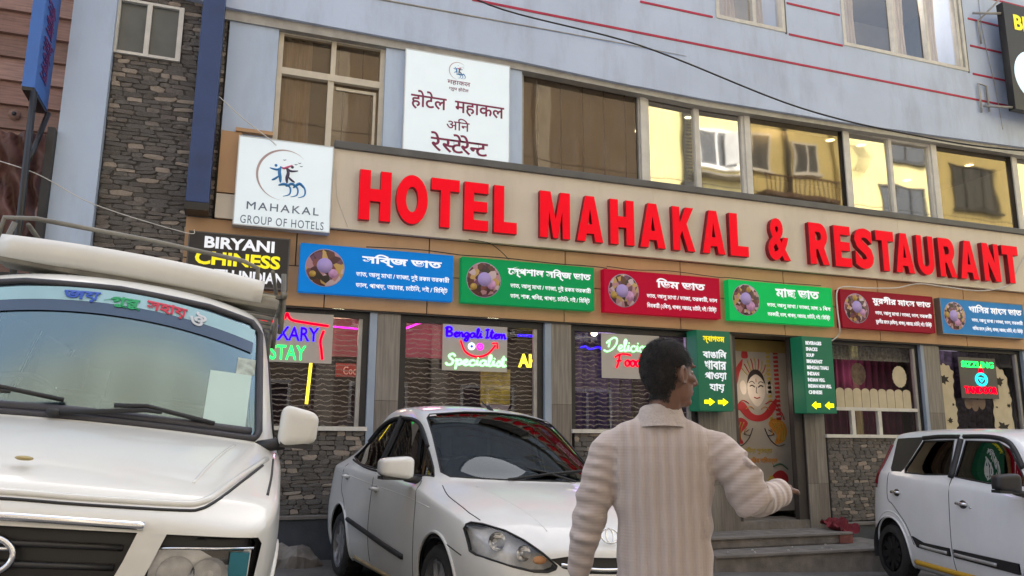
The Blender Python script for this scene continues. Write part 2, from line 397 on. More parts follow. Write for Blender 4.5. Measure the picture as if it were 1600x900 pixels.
# soffit channel under the upper wall, and room behind
q = MB(); q.prism([(p[0], p[1] + .02) for p in edge[1:]] + [(14, 5.94), (12, 5.93), (5.9, 5.85), (3.06, 5.93), (-.4, 5.93)], 8.67, 8.80); q.build('window_head_channel', ALU2, HB)
bx('soffit', -.35, 14, 8.80, 9.0, 5.98, 6.1, DARKEDGE, HB)
# floors, interior walls
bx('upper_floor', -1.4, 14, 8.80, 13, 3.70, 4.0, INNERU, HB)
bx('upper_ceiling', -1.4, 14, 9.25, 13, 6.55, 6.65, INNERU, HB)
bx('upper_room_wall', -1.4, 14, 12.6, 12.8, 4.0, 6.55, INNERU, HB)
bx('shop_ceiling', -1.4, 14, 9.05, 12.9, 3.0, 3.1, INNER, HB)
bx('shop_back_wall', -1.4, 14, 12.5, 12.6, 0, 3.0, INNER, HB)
bx('shop_floor', -1.4, 14, 8.95, 12.6, .0, .15, WOODI, HB)
bx('side_wall', -1.45, -1.3, 9.0, 13, 0, 12, PAINT, HB)
bx('side_wall', 13.9, 14.05, 8.7, 13, -.6, 12, PAINT, HB)
bx('roof', -1.5, 14.1, 8.6, 13, 12, 12.2, PAINT, HB)
bx('rear_wall', -1.5, 14.1, 13, 13.2, 0, 12, PAINT, HB)
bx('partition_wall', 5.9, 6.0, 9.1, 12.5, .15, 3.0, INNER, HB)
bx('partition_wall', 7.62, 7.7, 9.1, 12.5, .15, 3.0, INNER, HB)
# left blue column, pilaster sheets
bx('corner_column', -1.86, -1.455, 8.60, 9.3, 0, 12, PAINT2, HB)
bx('wall_sheet', -.32, .215, 8.70, 8.78, 4.58, 5.96, PAINT2, HB)
bx('wall_sheet', 1.455, 1.70, 8.70, 8.78, 4.5, 5.97, PAINT2, HB)
bx('wall_sheet', 3.0, 3.2, 8.70, 8.78, 4.5, 5.95, PAINT2, HB)
bx('brown_side_panel', -.315, -.10, 8.64, 8.69, 3.90, 4.60, BROWN, HB)
bx('beige_side_panel', -.315, -.10, 8.645, 8.69, 3.615, 3.885, BEIGE, HB)
bx('brown_cap_panel', -.17, .22, 8.61, 8.69, 4.605, 4.645, BROWN, HB)
# brown composite band with joints, split at mid height behind the menu boards
bx('band_backing', -.6, 13.9, 8.725, 8.80, 2.73, 3.605, JOINT, HB)
seams = [-.6, .55, .92, 2.05, 3.78, 5.42, 7.05, 8.7, 10.35, 12.0, 13.9]
for i in range(len(seams) - 1):
    a, b = seams[i], seams[i + 1]
    if i == 1: continue
    if i == 2: a = .55
    bx('panel', a + .006, b - .006, 8.70, 8.725, 3.17, 3.61, BROWN, HB, .003)
low = [-.6, .88, 2.04, 3.76, 5.40, 7.03, 8.68, 10.33, 11.98, 13.9]
for i in range(len(low) - 1): bx('panel', low[i] + .006, low[i + 1] - .006, 8.70, 8.725, 2.72, 3.16, BROWN, HB, .003)
bx('band_underside', -.6, 13.9, 8.71, 9.05, 2.70, 2.715, BLACKF, HB)
# pillars with tiles, and blue edge strips
def pillar(x0, x1, zb, strip=None, tm=TILE):
    p = bx('pillar', x0 + .004, x1 - .004, 8.76, 9.05, zb, 2.70, JOINT, HB)
    zs = [zb, .75, 1.72, 2.70]; xs = [x0, x1] if x1 - x0 < .32 else [x0, (x0 + x1) / 2, x1]
    for i in range(3):
        for j in range(len(xs) - 1):
            if zs[i + 1] - zs[i] > .05: bx('tile', xs[j] + .002, xs[j + 1] - .002, 8.74, 8.758, zs[i] + .002, zs[i + 1] - .002, tm if (i + j) % 2 == 0 else TILE, p)
    if strip: bx('edge_strip', strip[0], strip[1], 8.735, 8.79, zb, 2.70, BLUESTRIP, HB)
pillar(1.485, 1.75, .05, (1.40, 1.482), TILE2)
pillar(3.61, 3.87, .0, (3.52, 3.606), TILE2)
pillar(5.64, 6.20, -.1, None, TILE2)
pillar(7.29, 7.62, -.2, None, TILE2)
pillar(9.50, 9.80, -.2, (9.44, 9.497), TILE2)
pillar(11.6, 11.95, -.3, (11.5, 11.597))
bx('pillar', 12.6, 13.9, 8.74, 9.05, -.4, 2.70, TILE, HB)
# plinth
for a, b in ((-1.4, 1.40), (1.755, 3.515), (3.875, 5.63), (7.63, 9.43), (9.81, 11.49)):
    c = (a + b) / 2; t = .48 - .034 * max(0, c - .8)
    q = MB(); q.box(a, b, 8.62, 8.9, -.6, t); q.build('plinth', PLINTH, HB)
    bx('plinth_ledge', a, b, 8.60, 8.735, t + .001, t + .03, CONC, HB)
# shop windows
def shop_window(x0, x1, z0, z1, gm, rails=(), mull=(), sill=True, frame=.07, mat_in=BLACKF, inner=ALU2):
    q = MB(); y0, y1 = 8.79, 8.86
    q.box(x0, x1, y0, y1, z1 - frame, z1).box(x0, x0 + frame, y0, y1, z0, z1 - frame - .001).box(x1 - frame, x1, y0, y1, z0, z1 - frame - .001)
    f = q.build('window', mat_in, HB)
    g = MB().box(x1 - frame - .045, x1 - frame - .001, 8.80, 8.85, z0, z1 - frame - .002)
    g.build('frame_strip', inner, f)
    if sill: bx('sill', x0 - .01, x1 + .01, 8.70, 8.87, z0 - .045, z0, ALU, f)
    pane = MB().add([(x0 + frame, 8.835, z0), (x1 - frame, 8.835, z0), (x1 - frame, 8.835, z1 - frame), (x0 + frame, 8.835, z1 - frame)], [(0, 1, 2, 3)])
    if rails:
        pane = MB(); zz = [z0] + list(rails) + [z1 - frame]
        for r_ in rails: bx('rail', x0 + frame, x1 - frame - .05, 8.79, 8.85, r_ - .025, r_ + .02, ALU, f)
        for mx_ in mull: bx('rail', mx_ - .03, mx_ + .03, 8.792, 8.848, z0, rails[0] - .026, ALU, f)
        for i in range(len(zz) - 1):
            pane.add([(x0 + frame, 8.835, zz[i]), (x1 - frame, 8.835, zz[i]), (x1 - frame, 8.835, zz[i + 1]), (x0 + frame, 8.835, zz[i + 1])], [(0, 1, 2, 3)])
    pane.build('pane', gm, f)
    return f
shop_window(-.55, 1.40, 1.43, 2.70, G_SHOP)
shop_window(1.75, 3.52, 1.43, 2.70, G_SHOP, frame=.075)
shop_window(3.87, 5.64, 1.43, 2.70, G_SHOP)
wf = shop_window(7.62, 9.44, 1.40, 2.70, G_SHOP2, rails=(1.755,), mull=(8.17, 8.64), frame=.05)
wf2 = shop_window(9.80, 11.50, 1.35, 2.70, G_SHOP2, frame=.05)
# paper-cut cream decorations stuck on the two right windows
CREAM = mat('cream cut out paper', (.52, .45, .31, 1), .85, var=.08, vs=8)
def disc(cx, cz, rx, rz, n=40, sc=0, k=16): return [(cx + rx * (1 + sc * abs(sin(k * pi * i / n))) * cos(2 * pi * i / n), cz + rz * (1 + sc * abs(sin(k * pi * i / n))) * sin(2 * pi * i / n)) for i in range(n)]
for i in range(9):
    x = 7.93 + i * .15; q = MB()
    q.prism([(x, 1.775), (x + .142, 1.775)] + [(x + .071 + .071 * cos(pi * t / 8), 2.0 + .045 * sin(pi * t / 8)) for t in range(9)], 8.828, 8.832)
    q.build('paper_picket', CREAM, wf)
MB().prism(disc(9.09, 2.23, .125, .15, 64, .05, 16), 8.822, 8.827).build('paper_roundel', CREAM, wf)
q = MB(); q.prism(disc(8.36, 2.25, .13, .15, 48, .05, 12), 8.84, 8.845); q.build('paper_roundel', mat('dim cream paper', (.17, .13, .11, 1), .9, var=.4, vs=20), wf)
def blob(poly, holes_y, name, par):
    q = MB(); q.prism([(p.x, p.z) for p in cr_spline([(a, 0, b) for a, b in poly], 4, True)], 8.824, 8.829); return q.build(name, CREAM, par)
def scal(pts, a=.018, n=3):
    o = []
    for i in range(len(pts)):
        p, r = Vector(pts[i] + (0,)), Vector(pts[(i + 1) % len(pts)] + (0,)); d = r - p; nn = Vector((d.y, -d.x, 0)).normalized()
        o += [tuple((p)[:2]), tuple((p + d * .5 + nn * a)[:2])]
    return o
blob(scal([(9.86, 1.36), (9.86, 2.42), (9.95, 2.46), (10.06, 2.43), (10.14, 2.34), (10.13, 2.2), (10.11, 2.05), (10.12, 1.9), (10.15, 1.78), (10.13, 1.66), (10.14, 1.55), (10.08, 1.45), (10.05, 1.36)]), 0, 'paper_border', wf2)
blob(scal([(10.88, 1.36), (10.86, 1.55), (10.86, 1.75), (10.88, 1.95), (10.86, 2.1), (10.88, 2.3), (10.93, 2.42), (11.03, 2.45), (11.15, 2.40), (11.22, 2.28), (11.24, 2.1), (11.27, 1.95), (11.25, 1.8), (11.26, 1.6), (11.30, 1.45), (11.28, 1.36)]), 0, 'paper_border', wf2)
CUTD = mat('dark cut opening', (.035, .03, .022, 1), .9)
def leafcut(cx, cz, s, par, seed):
    rr = random.Random(seed); pts = []
    for i in range(14):
        t = 2 * pi * i / 14; r = s * (1 if i % 2 else .55) * rr.uniform(.7, 1.2); pts.append((cx + r * 1.25 * cos(t), cz + r * sin(t)))
    MB().prism(pts, 8.8195, 8.8225).build('paper_cutout', CUTD, par)
for i, (a, b, s) in enumerate(((9.93, 2.22, .085), (11.05, 2.22, .085), (11.03, 1.53, .10), (9.98, 1.62, .05), (9.97, 1.46, .05), (10.07, 1.85, .022), (11.19, 1.86, .035), (10.94, 1.83, .02), (11.2, 1.4, .03), (11.23, 2.05, .018))): leafcut(a, b, s, wf2, i)
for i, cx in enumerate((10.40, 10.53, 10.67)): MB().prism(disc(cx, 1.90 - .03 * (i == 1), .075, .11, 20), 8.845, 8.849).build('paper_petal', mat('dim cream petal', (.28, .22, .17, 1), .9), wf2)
# upper windows: panes of various sizes in white frames
def up_window(x0, x1, z0, z1, gm, mullL=.05, name='window', extra=None, fm=ALU, back=None):
    q = MB(); y0, y1 = 8.78, 8.86; w = mullL
    q.box(x0, x0 + w, y0, y1, z0, z1).box(x1 - w, x1, y0 + .002, y1, z0, z1).box(x0 + w, x1 - w, y0 + .004, y1, z1 - w, z1).box(x0 + w, x1 - w, y0 + .004, y1, z0, z0 + w * .6)
    f = q.build(name, fm, HB)
    MB().add([(x0 + w, 8.82, z0), (x1 - w, 8.82, z0), (x1 - w, 8.82, z1), (x0 + w, 8.82, z1)], [(0, 1, 2, 3)]).build('pane', gm, f)
    return f
wb = up_window(3.22, 4.93, 4.50, 5.96, G_BLIND, .03, fm=ALU2)
for i, x in enumerate((3.50, 3.83, 4.15, 4.46, 4.78)):
    MB().tube([(x, 8.93, 4.5), (x + .01, 8.935, 5.2), (x, 8.93, 6.0)], .0075, 5).build('blind_cord', BLINDR, wb)
bx('blind_sheet', 3.2, 4.95, 8.96, 8.975, 4.3, 6.2, BLIND, wb)
bx('mullion', 4.93, 5.02, 8.76, 8.87, 4.5, 5.96, ALU, HB)
w1 = up_window(5.02, 5.83, 4.50, 5.95, G_CLEAR, .045)
MB().tube([(5.33, 8.86, 4.5), (5.34, 8.86, 5.95)], .007, 5).build('curtain_cord', mat('orange red cord', (.35, .06, .02, 1), .8), w1)
w2 = up_window(5.81, 6.60, 4.50, 5.945, G_CLEAR, .05)
bx('mullion', 6.595, 6.69, 8.76, 8.87, 4.5, 5.945, ALU, HB)
up_window(6.69, 8.36, 4.50, 5.93, G_BROWN, .02, fm=BLACKF)
bx('mullion', 8.35, 8.45, 8.76, 8.87, 4.5, 5.93, ALU, HB)
up_window(8.45, 9.26, 4.50, 5.92, G_CLEAR, .03)
up_window(9.24, 10.08, 4.50, 5.915, G_CLEAR, .05)
bx('mullion', 10.07, 10.18, 8.76, 8.87, 4.5, 5.93, ALU, HB)
up_window(10.18, 11.82, 4.50, 5.94, G_BROWN, .02, fm=BLACKF)
bx('mullion', 11.81, 11.90, 8.76, 8.87, 4.5, 5.97, ALU, HB)
up_window(11.90, 13.8, 4.50, 6.0, G_CLEAR, .05)
# left pair of windows with curtain behind
q = MB(); x0, x1, z0, z1 = .22, 1.455, 4.50, 5.965
q.box(x0, x0 + .055, 8.76, 8.86, z0, z1).box(x1 - .055, x1, 8.76, 8.86, z0, z1).box(x0 + .055, x1 - .055, 8.762, 8.86, z1 - .045, z1).box(x0 + .055, x1 - .055, 8.75, 8.86, 5.42, 5.50).box(.80, .865, 8.764, 8.86, z0, 5.42).box(.82, .875, 8.764, 8.86, 5.50, z1 - .045)
q.box(.90, 1.37, 8.80, 8.83, 5.34, 5.375).box(1.34, 1.37, 8.798, 8.83, z0, 5.34)
wl = q.build('window', CREAMF, HB)
MB().add([(x0 + .05, 8.82, z0), (x1 - .05, 8.82, z0), (x1 - .05, 8.82, z1), (x0 + .05, 8.82, z1)], [(0, 1, 2, 3)]).build('pane', G_BLIND, wl)
for x in (1.0, 1.33): MB().tube([(x, 8.93, 4.4), (x, 8.93, 5.45)], .009, 5).build('blind_cord', BLINDR, wl)
for x in (.93, 1.22): MB().tube([(x, 8.93, 5.5), (x, 8.93, 6.0)], .008, 5).build('blind_cord', BLINDR, wl)
def curtain(x0, x1, z0, z1, y, m, par, amp=.025, per=.09, flare=0):
    q = MB(); n = max(8, int((x1 - x0) / .012)); vs = []; rows = 8
    for j in range(rows + 1):
        t = j / rows; c = (x0 + x1) / 2
        for i in range(n + 1):
            u = i / n; k = 1 - flare * (1 - abs(2 * t - .7)) if flare else 1
            x = c + (x0 + (x1 - x0) * u - c) * k
            vs.append((x, y + amp * sin(2 * pi * (x0 + (x1 - x0) * u) / per + .6 * sin(3 * t)), z0 + (z1 - z0) * t))
    fs = [(j * (n + 1) + i, j * (n + 1) + i + 1, (j + 1) * (n + 1) + i + 1, (j + 1) * (n + 1) + i) for j in range(rows) for i in range(n)]
    return q.add(vs, fs, True).build('curtain', m, par)
bx('blind_sheet', .85, 1.5, 8.96, 8.975, 4.3, 6.1, BLIND, wl)
curtain(.25, .62, 4.3, 6.0, 8.98, CURT, wl, .02, .12)
bx('blind_sheet', .1, .86, 9.04, 9.05, 4.3, 6.1, mat('shaded brown cloth', (.22, .18, .13, 1), .9), wl)  # shade put into a darker copy of the blind colour
# toilet window high on the stone strip
q = MB(); x0, x1, z0, z1 = -1.46, -.80, 5.34, 5.98
q.box(x0, x0 + .03, 8.68, 8.76, z0, z1).box(x1 - .05, x1, 8.68, 8.76, z0, z1).box(x0 + .03, x1 - .05, 8.682, 8.76, z1 - .03, z1).box(x0 + .03, x1 - .05, 8.682, 8.76, z0, z0 + .03).box(-1.17, -1.12, 8.684, 8.76, z0 + .03, z1 - .03)
wt = q.build('window', ALU, HB)
MB().add([(x0, 8.73, z0), (-1.15, 8.73, z0), (-1.15, 8.73, z1), (x0, 8.73, z1)], [(0, 1, 2, 3)]).build('pane', FROST, wt)
MB().add([(-1.15, 8.722, z0), (x1, 8.722, z0), (x1, 8.722, z1), (-1.15, 8.722, z1)], [(0, 1, 2, 3)]).build('pane', FROST, wt)
# top windows
def top_window(x0, x1, z0, z1, ms, cs):
    q = MB(); w = .055; y0, y1 = 8.625, 8.72
    q.box(x0, x0 + w, y0, y1, z0, z1).box(x1 - w, x1, y0, y1, z0, z1).box(x0 + w, x1 - w, y0 + .002, y1, z1 - w, z1).box(x0 + w, x1 - w, y0 + .002, y1, z0, z0 + w)
    for m_ in ms: q.box(m_ - .028, m_ + .028, y0 + .012, y1, z0 + w, z1 - w)
    f = q.build('window', ALU, HB)
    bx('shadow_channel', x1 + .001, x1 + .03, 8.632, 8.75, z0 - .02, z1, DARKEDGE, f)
    xs = [x0 + w] + list(ms) + [x1 - w]
    for i in range(len(xs) - 1):
        MB().add([(xs[i], 8.69 + .004 * (i % 2), z0 + w), (xs[i + 1], 8.69 + .004 * (i % 2), z0 + w), (xs[i + 1], 8.69 + .004 * (i % 2), z1 - w), (xs[i], 8.69 + .004 * (i % 2), z1 - w)], [(0, 1, 2, 3)]).build('pane', G_TOP, f)
    for a, b in cs: curtain(a, b, z0 - .1, z1, 8.84, CURT, f, .03, .085, .35)
    return f
top_window(6.12, 7.31, 7.22, 9.0, (6.78,), ((6.3, 6.6), (6.88, 7.1)))
top_window(8.38, 10.90, 7.22, 9.0, (9.42, 10.10, 10.78), ((8.6, 8.85), (9.6, 9.85), (10.2, 10.55)))
bx('upper_room_back', 5, 12, 11, 11.1, 6.7, 9.5, INNERU, HB)
bx('upper_room_floor', 5, 12, 9.2, 11, 6.66, 6.7, INNERU, HB)
bx('upper_room_ceiling', 5, 12, 9.2, 11, 9.4, 9.5, INNERU, HB)
# ceiling lights of the upper room
DL = glow('warm downlight', (1, .93, .6, 1), 5)
for x, z, y, wh in ((6.75, 6.5, 10.4, 'behind the pane above the letters KAL'), (6.25, 6.5, 11.2, 'deeper inside, behind the yellow pane above the letter K'), (9.62, 6.5, 10.4, 'in the dark pane above the ampersand'), (8.9, 6.5, 11.8, 'deeper inside, in the dark pane above the ampersand'), (10.3, 6.5, 10.4, 'in the yellow pane above the letters RE'), (13.0, 6.5, 10.5, 'in the dark pane at the right'), (5.8, 6.5, 12.0, 'deepest inside, behind the tan blinds'), (12.6, 6.5, 11.6, 'deeper inside, in the dark pane at the right')):
    r = empty('ceiling_light', (x, y, z), 'round warm ceiling light ' + wh, 'light', 'ceiling lights of the first floor room')
    MB().lathe([(0, .03), (.075, .03), (.075, .02), (0, .02)], (x, y, z), n=20).build('diffuser', DL, r)
    MB().lathe([(.075, .03), (.095, .03), (.095, .015), (.075, .018)], (x, y, z), n=20).build('rim', ALU, r)

# door with festival banner inside, threshold, frame
DR = empty('entrance_door', (6.7, 8.9, .1), 'open dark framed entrance doorway above the steps, beside the right green sign', 'door')
q = MB(); q.box(6.20, 6.27, 8.78, 9.0, .16, 2.70).box(7.15, 7.285, 8.78, 8.86, .16, 2.70); q.build('frame', mat('dark brown door frame', (.05, .042, .038, 1), .5, var=.2), DR)
bx('door_panel', 6.28, 6.33, 8.95, 9.25, .3, 2.65, WOODI, DR)
MB().box(7.55, 7.60, 9.32, 9.9, .3, 2.66).build('door_leaf', mat('grey door leaf', (.18, .16, .14, 1), .5), DR)
bx('handle', 7.51, 7.55, 9.5, 9.53, 1.1, 1.35, ALU2, DR)
bx('threshold', 6.13, 7.29, 8.76, 9.3, .02, .29, CONC, DR)
BN = empty('festival_banner', (6.95, 9.3, .35), 'cream banner with red and orange goddess face drawing hanging inside the doorway', 'banner')
bx('sheet', 6.42, 7.52, 9.30, 9.31, .36, 2.64, mat('cream banner sheet', (.40, .355, .30, 1), .6, var=.08), BN)
bx('lintel_cloth', 6.42, 7.5, 9.296, 9.299, 2.55, 2.72, mat('mustard cloth', (.35, .25, .08, 1), .8), BN)
INKR = mat('banner red ink', (.42, .025, .03, 1), .6); INKO = mat('banner orange ink', (.55, .22, .03, 1), .6); INKK = mat('banner black ink', (.03, .02, .02, 1), .6); INKY = mat('banner ochre ink', (.45, .33, .06, 1), .6); SKN = mat('banner pale face ink', (.60, .52, .44, 1), .6)
def bpoly(name, pts, m, d=1, sm=True):
    pts = [(a + .05, b + .12) for a, b in pts] if name not in ('tassel',) else pts
    p = [(v.x, v.z) for v in cr_spline([(a, 0, b) for a, b in pts], 4, True)] if sm else pts
    return MB().prism(p, 9.30 - .0015 * d - .001, 9.2995 - .0015 * (d - 1)).build(name, m, BN)
def bline(name, pts, r, m): return MB().tube([(p.x, p.y, p.z) for p in cr_spline([(a + .05, 9.291, b + .12) for a, b in pts], 5)], r, 5).build(name, m, BN)
bpoly('face', [(6.76, 1.92), (6.80, 1.76), (6.91, 1.66), (7.02, 1.76), (7.06, 1.92), (7.0, 2.1), (6.91, 2.15), (6.82, 2.1)], SKN, 1)
bpoly('hair', [(6.76, 1.98), (6.79, 2.1), (6.86, 2.17), (6.96, 2.17), (7.03, 2.1), (7.06, 1.98), (7.0, 2.06), (6.91, 2.11), (6.82, 2.06)], INKK, 2)
for s in (-1, 1):
    bline('eye', [(6.91 + s * .03, 1.93), (6.91 + s * .07, 1.955), (6.91 + s * .11, 1.94)], .008, INKK)
    bline('brow', [(6.91 + s * .03, 1.98), (6.91 + s * .07, 2.01), (6.91 + s * .12, 1.99)], .005, INKK)
    bpoly('ornament', [(6.91 + s * .17, 1.95), (6.91 + s * .22, 2.02), (6.91 + s * .28, 1.95), (6.91 + s * .24, 1.83), (6.91 + s * .18, 1.84)], SKN, 1)
    bpoly('drum', [(6.91 + s * .17, 1.42), (6.91 + s * .28, 1.50), (6.91 + s * .44, 1.44), (6.91 + s * .48, 1.30), (6.91 + s * .40, 1.17), (6.91 + s * .26, 1.15), (6.91 + s * .30, 1.27)], INKR if s < 0 else INKO, 1)
    for k in range(4): bline('drum_cord', [(6.91 + s * (.24 + k * .05), 1.44), (6.91 + s * (.30 + k * .045), 1.32), (6.91 + s * (.30 + k * .04), 1.19)], .006, INKY)
    bline('arm_line', [(6.91 + s * .30, 1.62), (6.91 + s * .40, 1.58), (6.91 + s * .44, 1.48)], .008, INKR)
    bline('hand_line', [(6.91 + s * .16, 1.34), (6.91 + s * .25, 1.28), (6.91 + s * .15, 1.26)], .005, INKK)
for k in range(9):
    a = radians(35 + 13.75 * k); bline('crown_ray', [(6.91 + .17 * cos(a), 1.98 + .20 * sin(a)), (6.91 + .24 * cos(a), 1.98 + .30 * sin(a)), (6.91 + .27 * cos(a + .05), 1.98 + .36 * sin(a))], .006, INKR if k % 2 else INKY)
for s in (-1, 1):
    bline('shawl_line', [(6.91 + s * .14, 1.70), (6.91 + s * .24, 1.74), (6.91 + s * .34, 1.66), (6.91 + s * .40, 1.52)], .007, INKR); bline('shawl_line', [(6.91 + s * .06, 1.62), (6.91 + s * .12, 1.66), (6.91 + s * .20, 1.62)], .005, INKO)
    bline('shawl_line', [(6.91 + s * .10, 1.36), (6.91 + s * .17, 1.22), (6.91 + s * .30, 1.12), (6.91 + s * .42, 1.14)], .006, INKK); bline('bangle', [(6.91 + s * .20, 1.36), (6.91 + s * .23, 1.32), (6.91 + s * .22, 1.27)], .007, INKO)
bline('nose', [(6.91, 1.93), (6.90, 1.86), (6.92, 1.845)], .004, INKK)
bline('mouth', [(6.86, 1.79), (6.91, 1.775), (6.96, 1.79)], .007, INKR)
bpoly('bindi', [(6.905, 2.0), (6.915, 2.0), (6.915, 2.05), (6.905, 2.05)], INKR, 2, False)
bpoly('garland', [(6.56, 1.66), (6.68, 1.72), (6.80, 1.58), (6.91, 1.54), (7.02, 1.58), (7.14, 1.70), (7.24, 1.78), (7.22, 1.64), (7.08, 1.50), (6.91, 1.45), (6.74, 1.49), (6.62, 1.60)], INKR, 2)
bpoly('flame', [(6.56, 1.95), (6.53, 2.05), (6.58, 2.18), (6.70, 2.32), (6.68, 2.2), (6.64, 2.12), (6.60, 1.98)], INKR, 1)
bpoly('bell', [(6.69, 2.34), (6.70, 2.44), (6.74, 2.46), (6.78, 2.44), (6.79, 2.34)], INKR, 1)
put_text('lettering', 'শারদীয়া শুভেচ্ছা', 6.63, 7.17, 1.12, 1.22, 9.297, INKY, BN, .002, bold=.03)
put_text('lettering', 'আন্তরিক অভিনন্দন', 6.67, 7.25, .98, 1.09, 9.297, INKO, BN, .002, bold=.03)
for k in range(16):
    z = 2.56 - k * .062
    bpoly('tassel', [(7.27, z), (7.35, z + .01), (7.36, z - .03), (7.28, z - .035)], INKR, 1, False); bpoly('tassel', [(7.15, z), (7.21, z + .015), (7.22, z - .03), (7.16, z - .035)], INKY, 1, False)
bpoly('flower', [(7.06, .66), (7.16, .76), (7.27, .78), (7.36, .70), (7.34, .60), (7.2, .55), (7.1, .56)], INKR, 1); bpoly('petal', [(7.0, .60), (7.08, .72), (7.15, .62), (7.08, .5)], INKY, 2); bline('leaf', [(7.12, .84), (7.25, .87), (7.36, .80)], .012, mat('banner green ink', (.06, .16, .10, 1), .6))

# steps up to the door
SPS = empty('door_steps', (6.3, 8.3, -.1), 'worn grey concrete steps in front of the entrance doorway', 'steps')
def step(x0, x1, y0, y1, z1, z0):
    q = MB(); q.bbox(x0, x1, y0, y1, z0, z1, .02); return q.build('step', CONC, SPS)
step(5.1, 7.98, 7.70, 8.74, .06, -.4); step(5.2, 7.40, 8.15, 8.735, .19, .062)
bx('nosing', 5.1, 7.985, 7.675, 7.74, .035, .066, mat('step nosing', (.22, .20, .18, 1), .9, var=.2, bump=.5), SPS, .006)
bx('nosing', 5.2, 7.405, 8.125, 8.2, .168, .197, mat('step nosing', (.22, .20, .18, 1), .9), SPS, .006)
bx('red_brick_end', 7.20, 7.402, 8.13, 8.149, .065, .165, mat('red painted riser', (.22, .075, .06, 1), .8, var=.3, vs=9), SPS)
for k in range(9):
    x = random.uniform(5.3, 7.9); y = random.uniform(7.72, 8.1); bl = MB(); bl.ell((x, y, .07), (random.uniform(.008, .022), random.uniform(.006, .018), .01), 7, 4)
    if k == 0: LIT = MB()
    LIT.add(bl.v, bl.f, False)
tag(LIT.build('litter_crumbs', mat('pale litter', (.5, .48, .44, 1), .9)), kind='stuff')

# ------------------------------------------------------------------ big red channel letters on the beige fascia
SG = empty('hotel_name_sign', (6.5, 8.62, 3.61), 'long beige fascia with raised red capital letters naming the hotel and restaurant', 'sign')
bx('panel', .895, 5.0, 8.62, 8.69, 3.615, 4.545, BEIGE, SG); bx('panel', 5.003, 9.1, 8.62, 8.69, 3.615, 4.545, BEIGE, SG); bx('panel', 9.103, 13.6, 8.62, 8.69, 3.615, 4.545, BEIGE, SG)
bx('cap_rail', .895, 13.6, 8.58, 8.76, 4.546, 4.635, DARKEDGE, SG, .01)
RED = mat('red letter acrylic', (.52, .001, .010, 1), .6, var=.05, vs=4, spec=.15, emit=(1, .0, .012, 1), es=.15, grime=.25)  # faint glow put into the red to keep it vivid
REDS = mat('shade toned red letter return', (.20, .004, .012, 1), .45, var=.1)  # darker red puts side shade into the letter returns
def arc(cx, cz, rx, rz, a0, a1, n=14): return [(cx + rx * cos(radians(a0 + (a1 - a0) * i / n)), cz + rz * sin(radians(a0 + (a1 - a0) * i / n))) for i in range(n + 1)]
LT = {
 'H': [[(0, 0), (.34, 0), (.34, .38), (.66, .38), (.66, 0), (1, 0), (1, 1), (.66, 1), (.66, .63), (.34, .63), (.34, 1), (0, 1)]],
 'T': [[(.33, 0), (.67, 0), (.67, .75), (1, .75), (1, 1), (0, 1), (0, .75), (.33, .75)]],
 'E': [[(0, 0), (1, 0), (1, .22), (.40, .22), (.40, .39), (.95, .39), (.95, .61), (.40, .61), (.40, .78), (1, .78), (1, 1), (0, 1)]],
 'L': [[(0, 0), (1, 0), (1, .24), (.44, .24), (.44, 1), (0, 1)]],
 'M': [[(0, 0), (.27, 0), (.30, .55), (.43, 0), (.60, 0), (.73, .55), (.75, 0), (1, 0), (1, 1), (.68, 1), (.515, .42), (.35, 1), (0, 1)]],
 'A': [[(0, 0), (.32, 0), (.37, .17), (.64, .17), (.69, 0), (1, 0), (.67, 1), (.33, 1)], [(.43, .38), (.58, .38), (.505, .70)]],
 'K': [[(0, 0), (.33, 0), (.33, .32), (.42, .44), (.66, 0), (1, 0), (.64, .62), (.97, 1), (.60, 1), (.33, .64), (.33, 1), (0, 1)]],
 'N': [[(0, 0), (.30, 0), (.30, .50), (.68, 0), (1, 0), (1, 1), (.70, 1), (.70, .50), (.34, 1), (0, 1)]],
 'O': [arc(.5, .5, .5, .5, 0, 351, 39), arc(.5, .5, .19, .255, 0, 351, 39)],
 'U': [[(0, 1), (0, .32)] + arc(.5, .33, .5, .33, 180, 360, 18) + [(1, 1), (.68, 1), (.68, .34)] + arc(.5, .34, .18, .13, 360, 180, 12) + [(.32, 1)]],
 'R': [[(0, 0), (.33, 0), (.33, .36), (.42, .36), (.66, 0), (1, 0), (.76, .40)] + arc(.55, .70, .40, .30, -50, 90, 12) + [(0, 1)], [(.33, .58), (.33, .78), (.50, .78)] + arc(.51, .68, .11, .10, 80, -80, 8) + [(.50, .58)]],
}
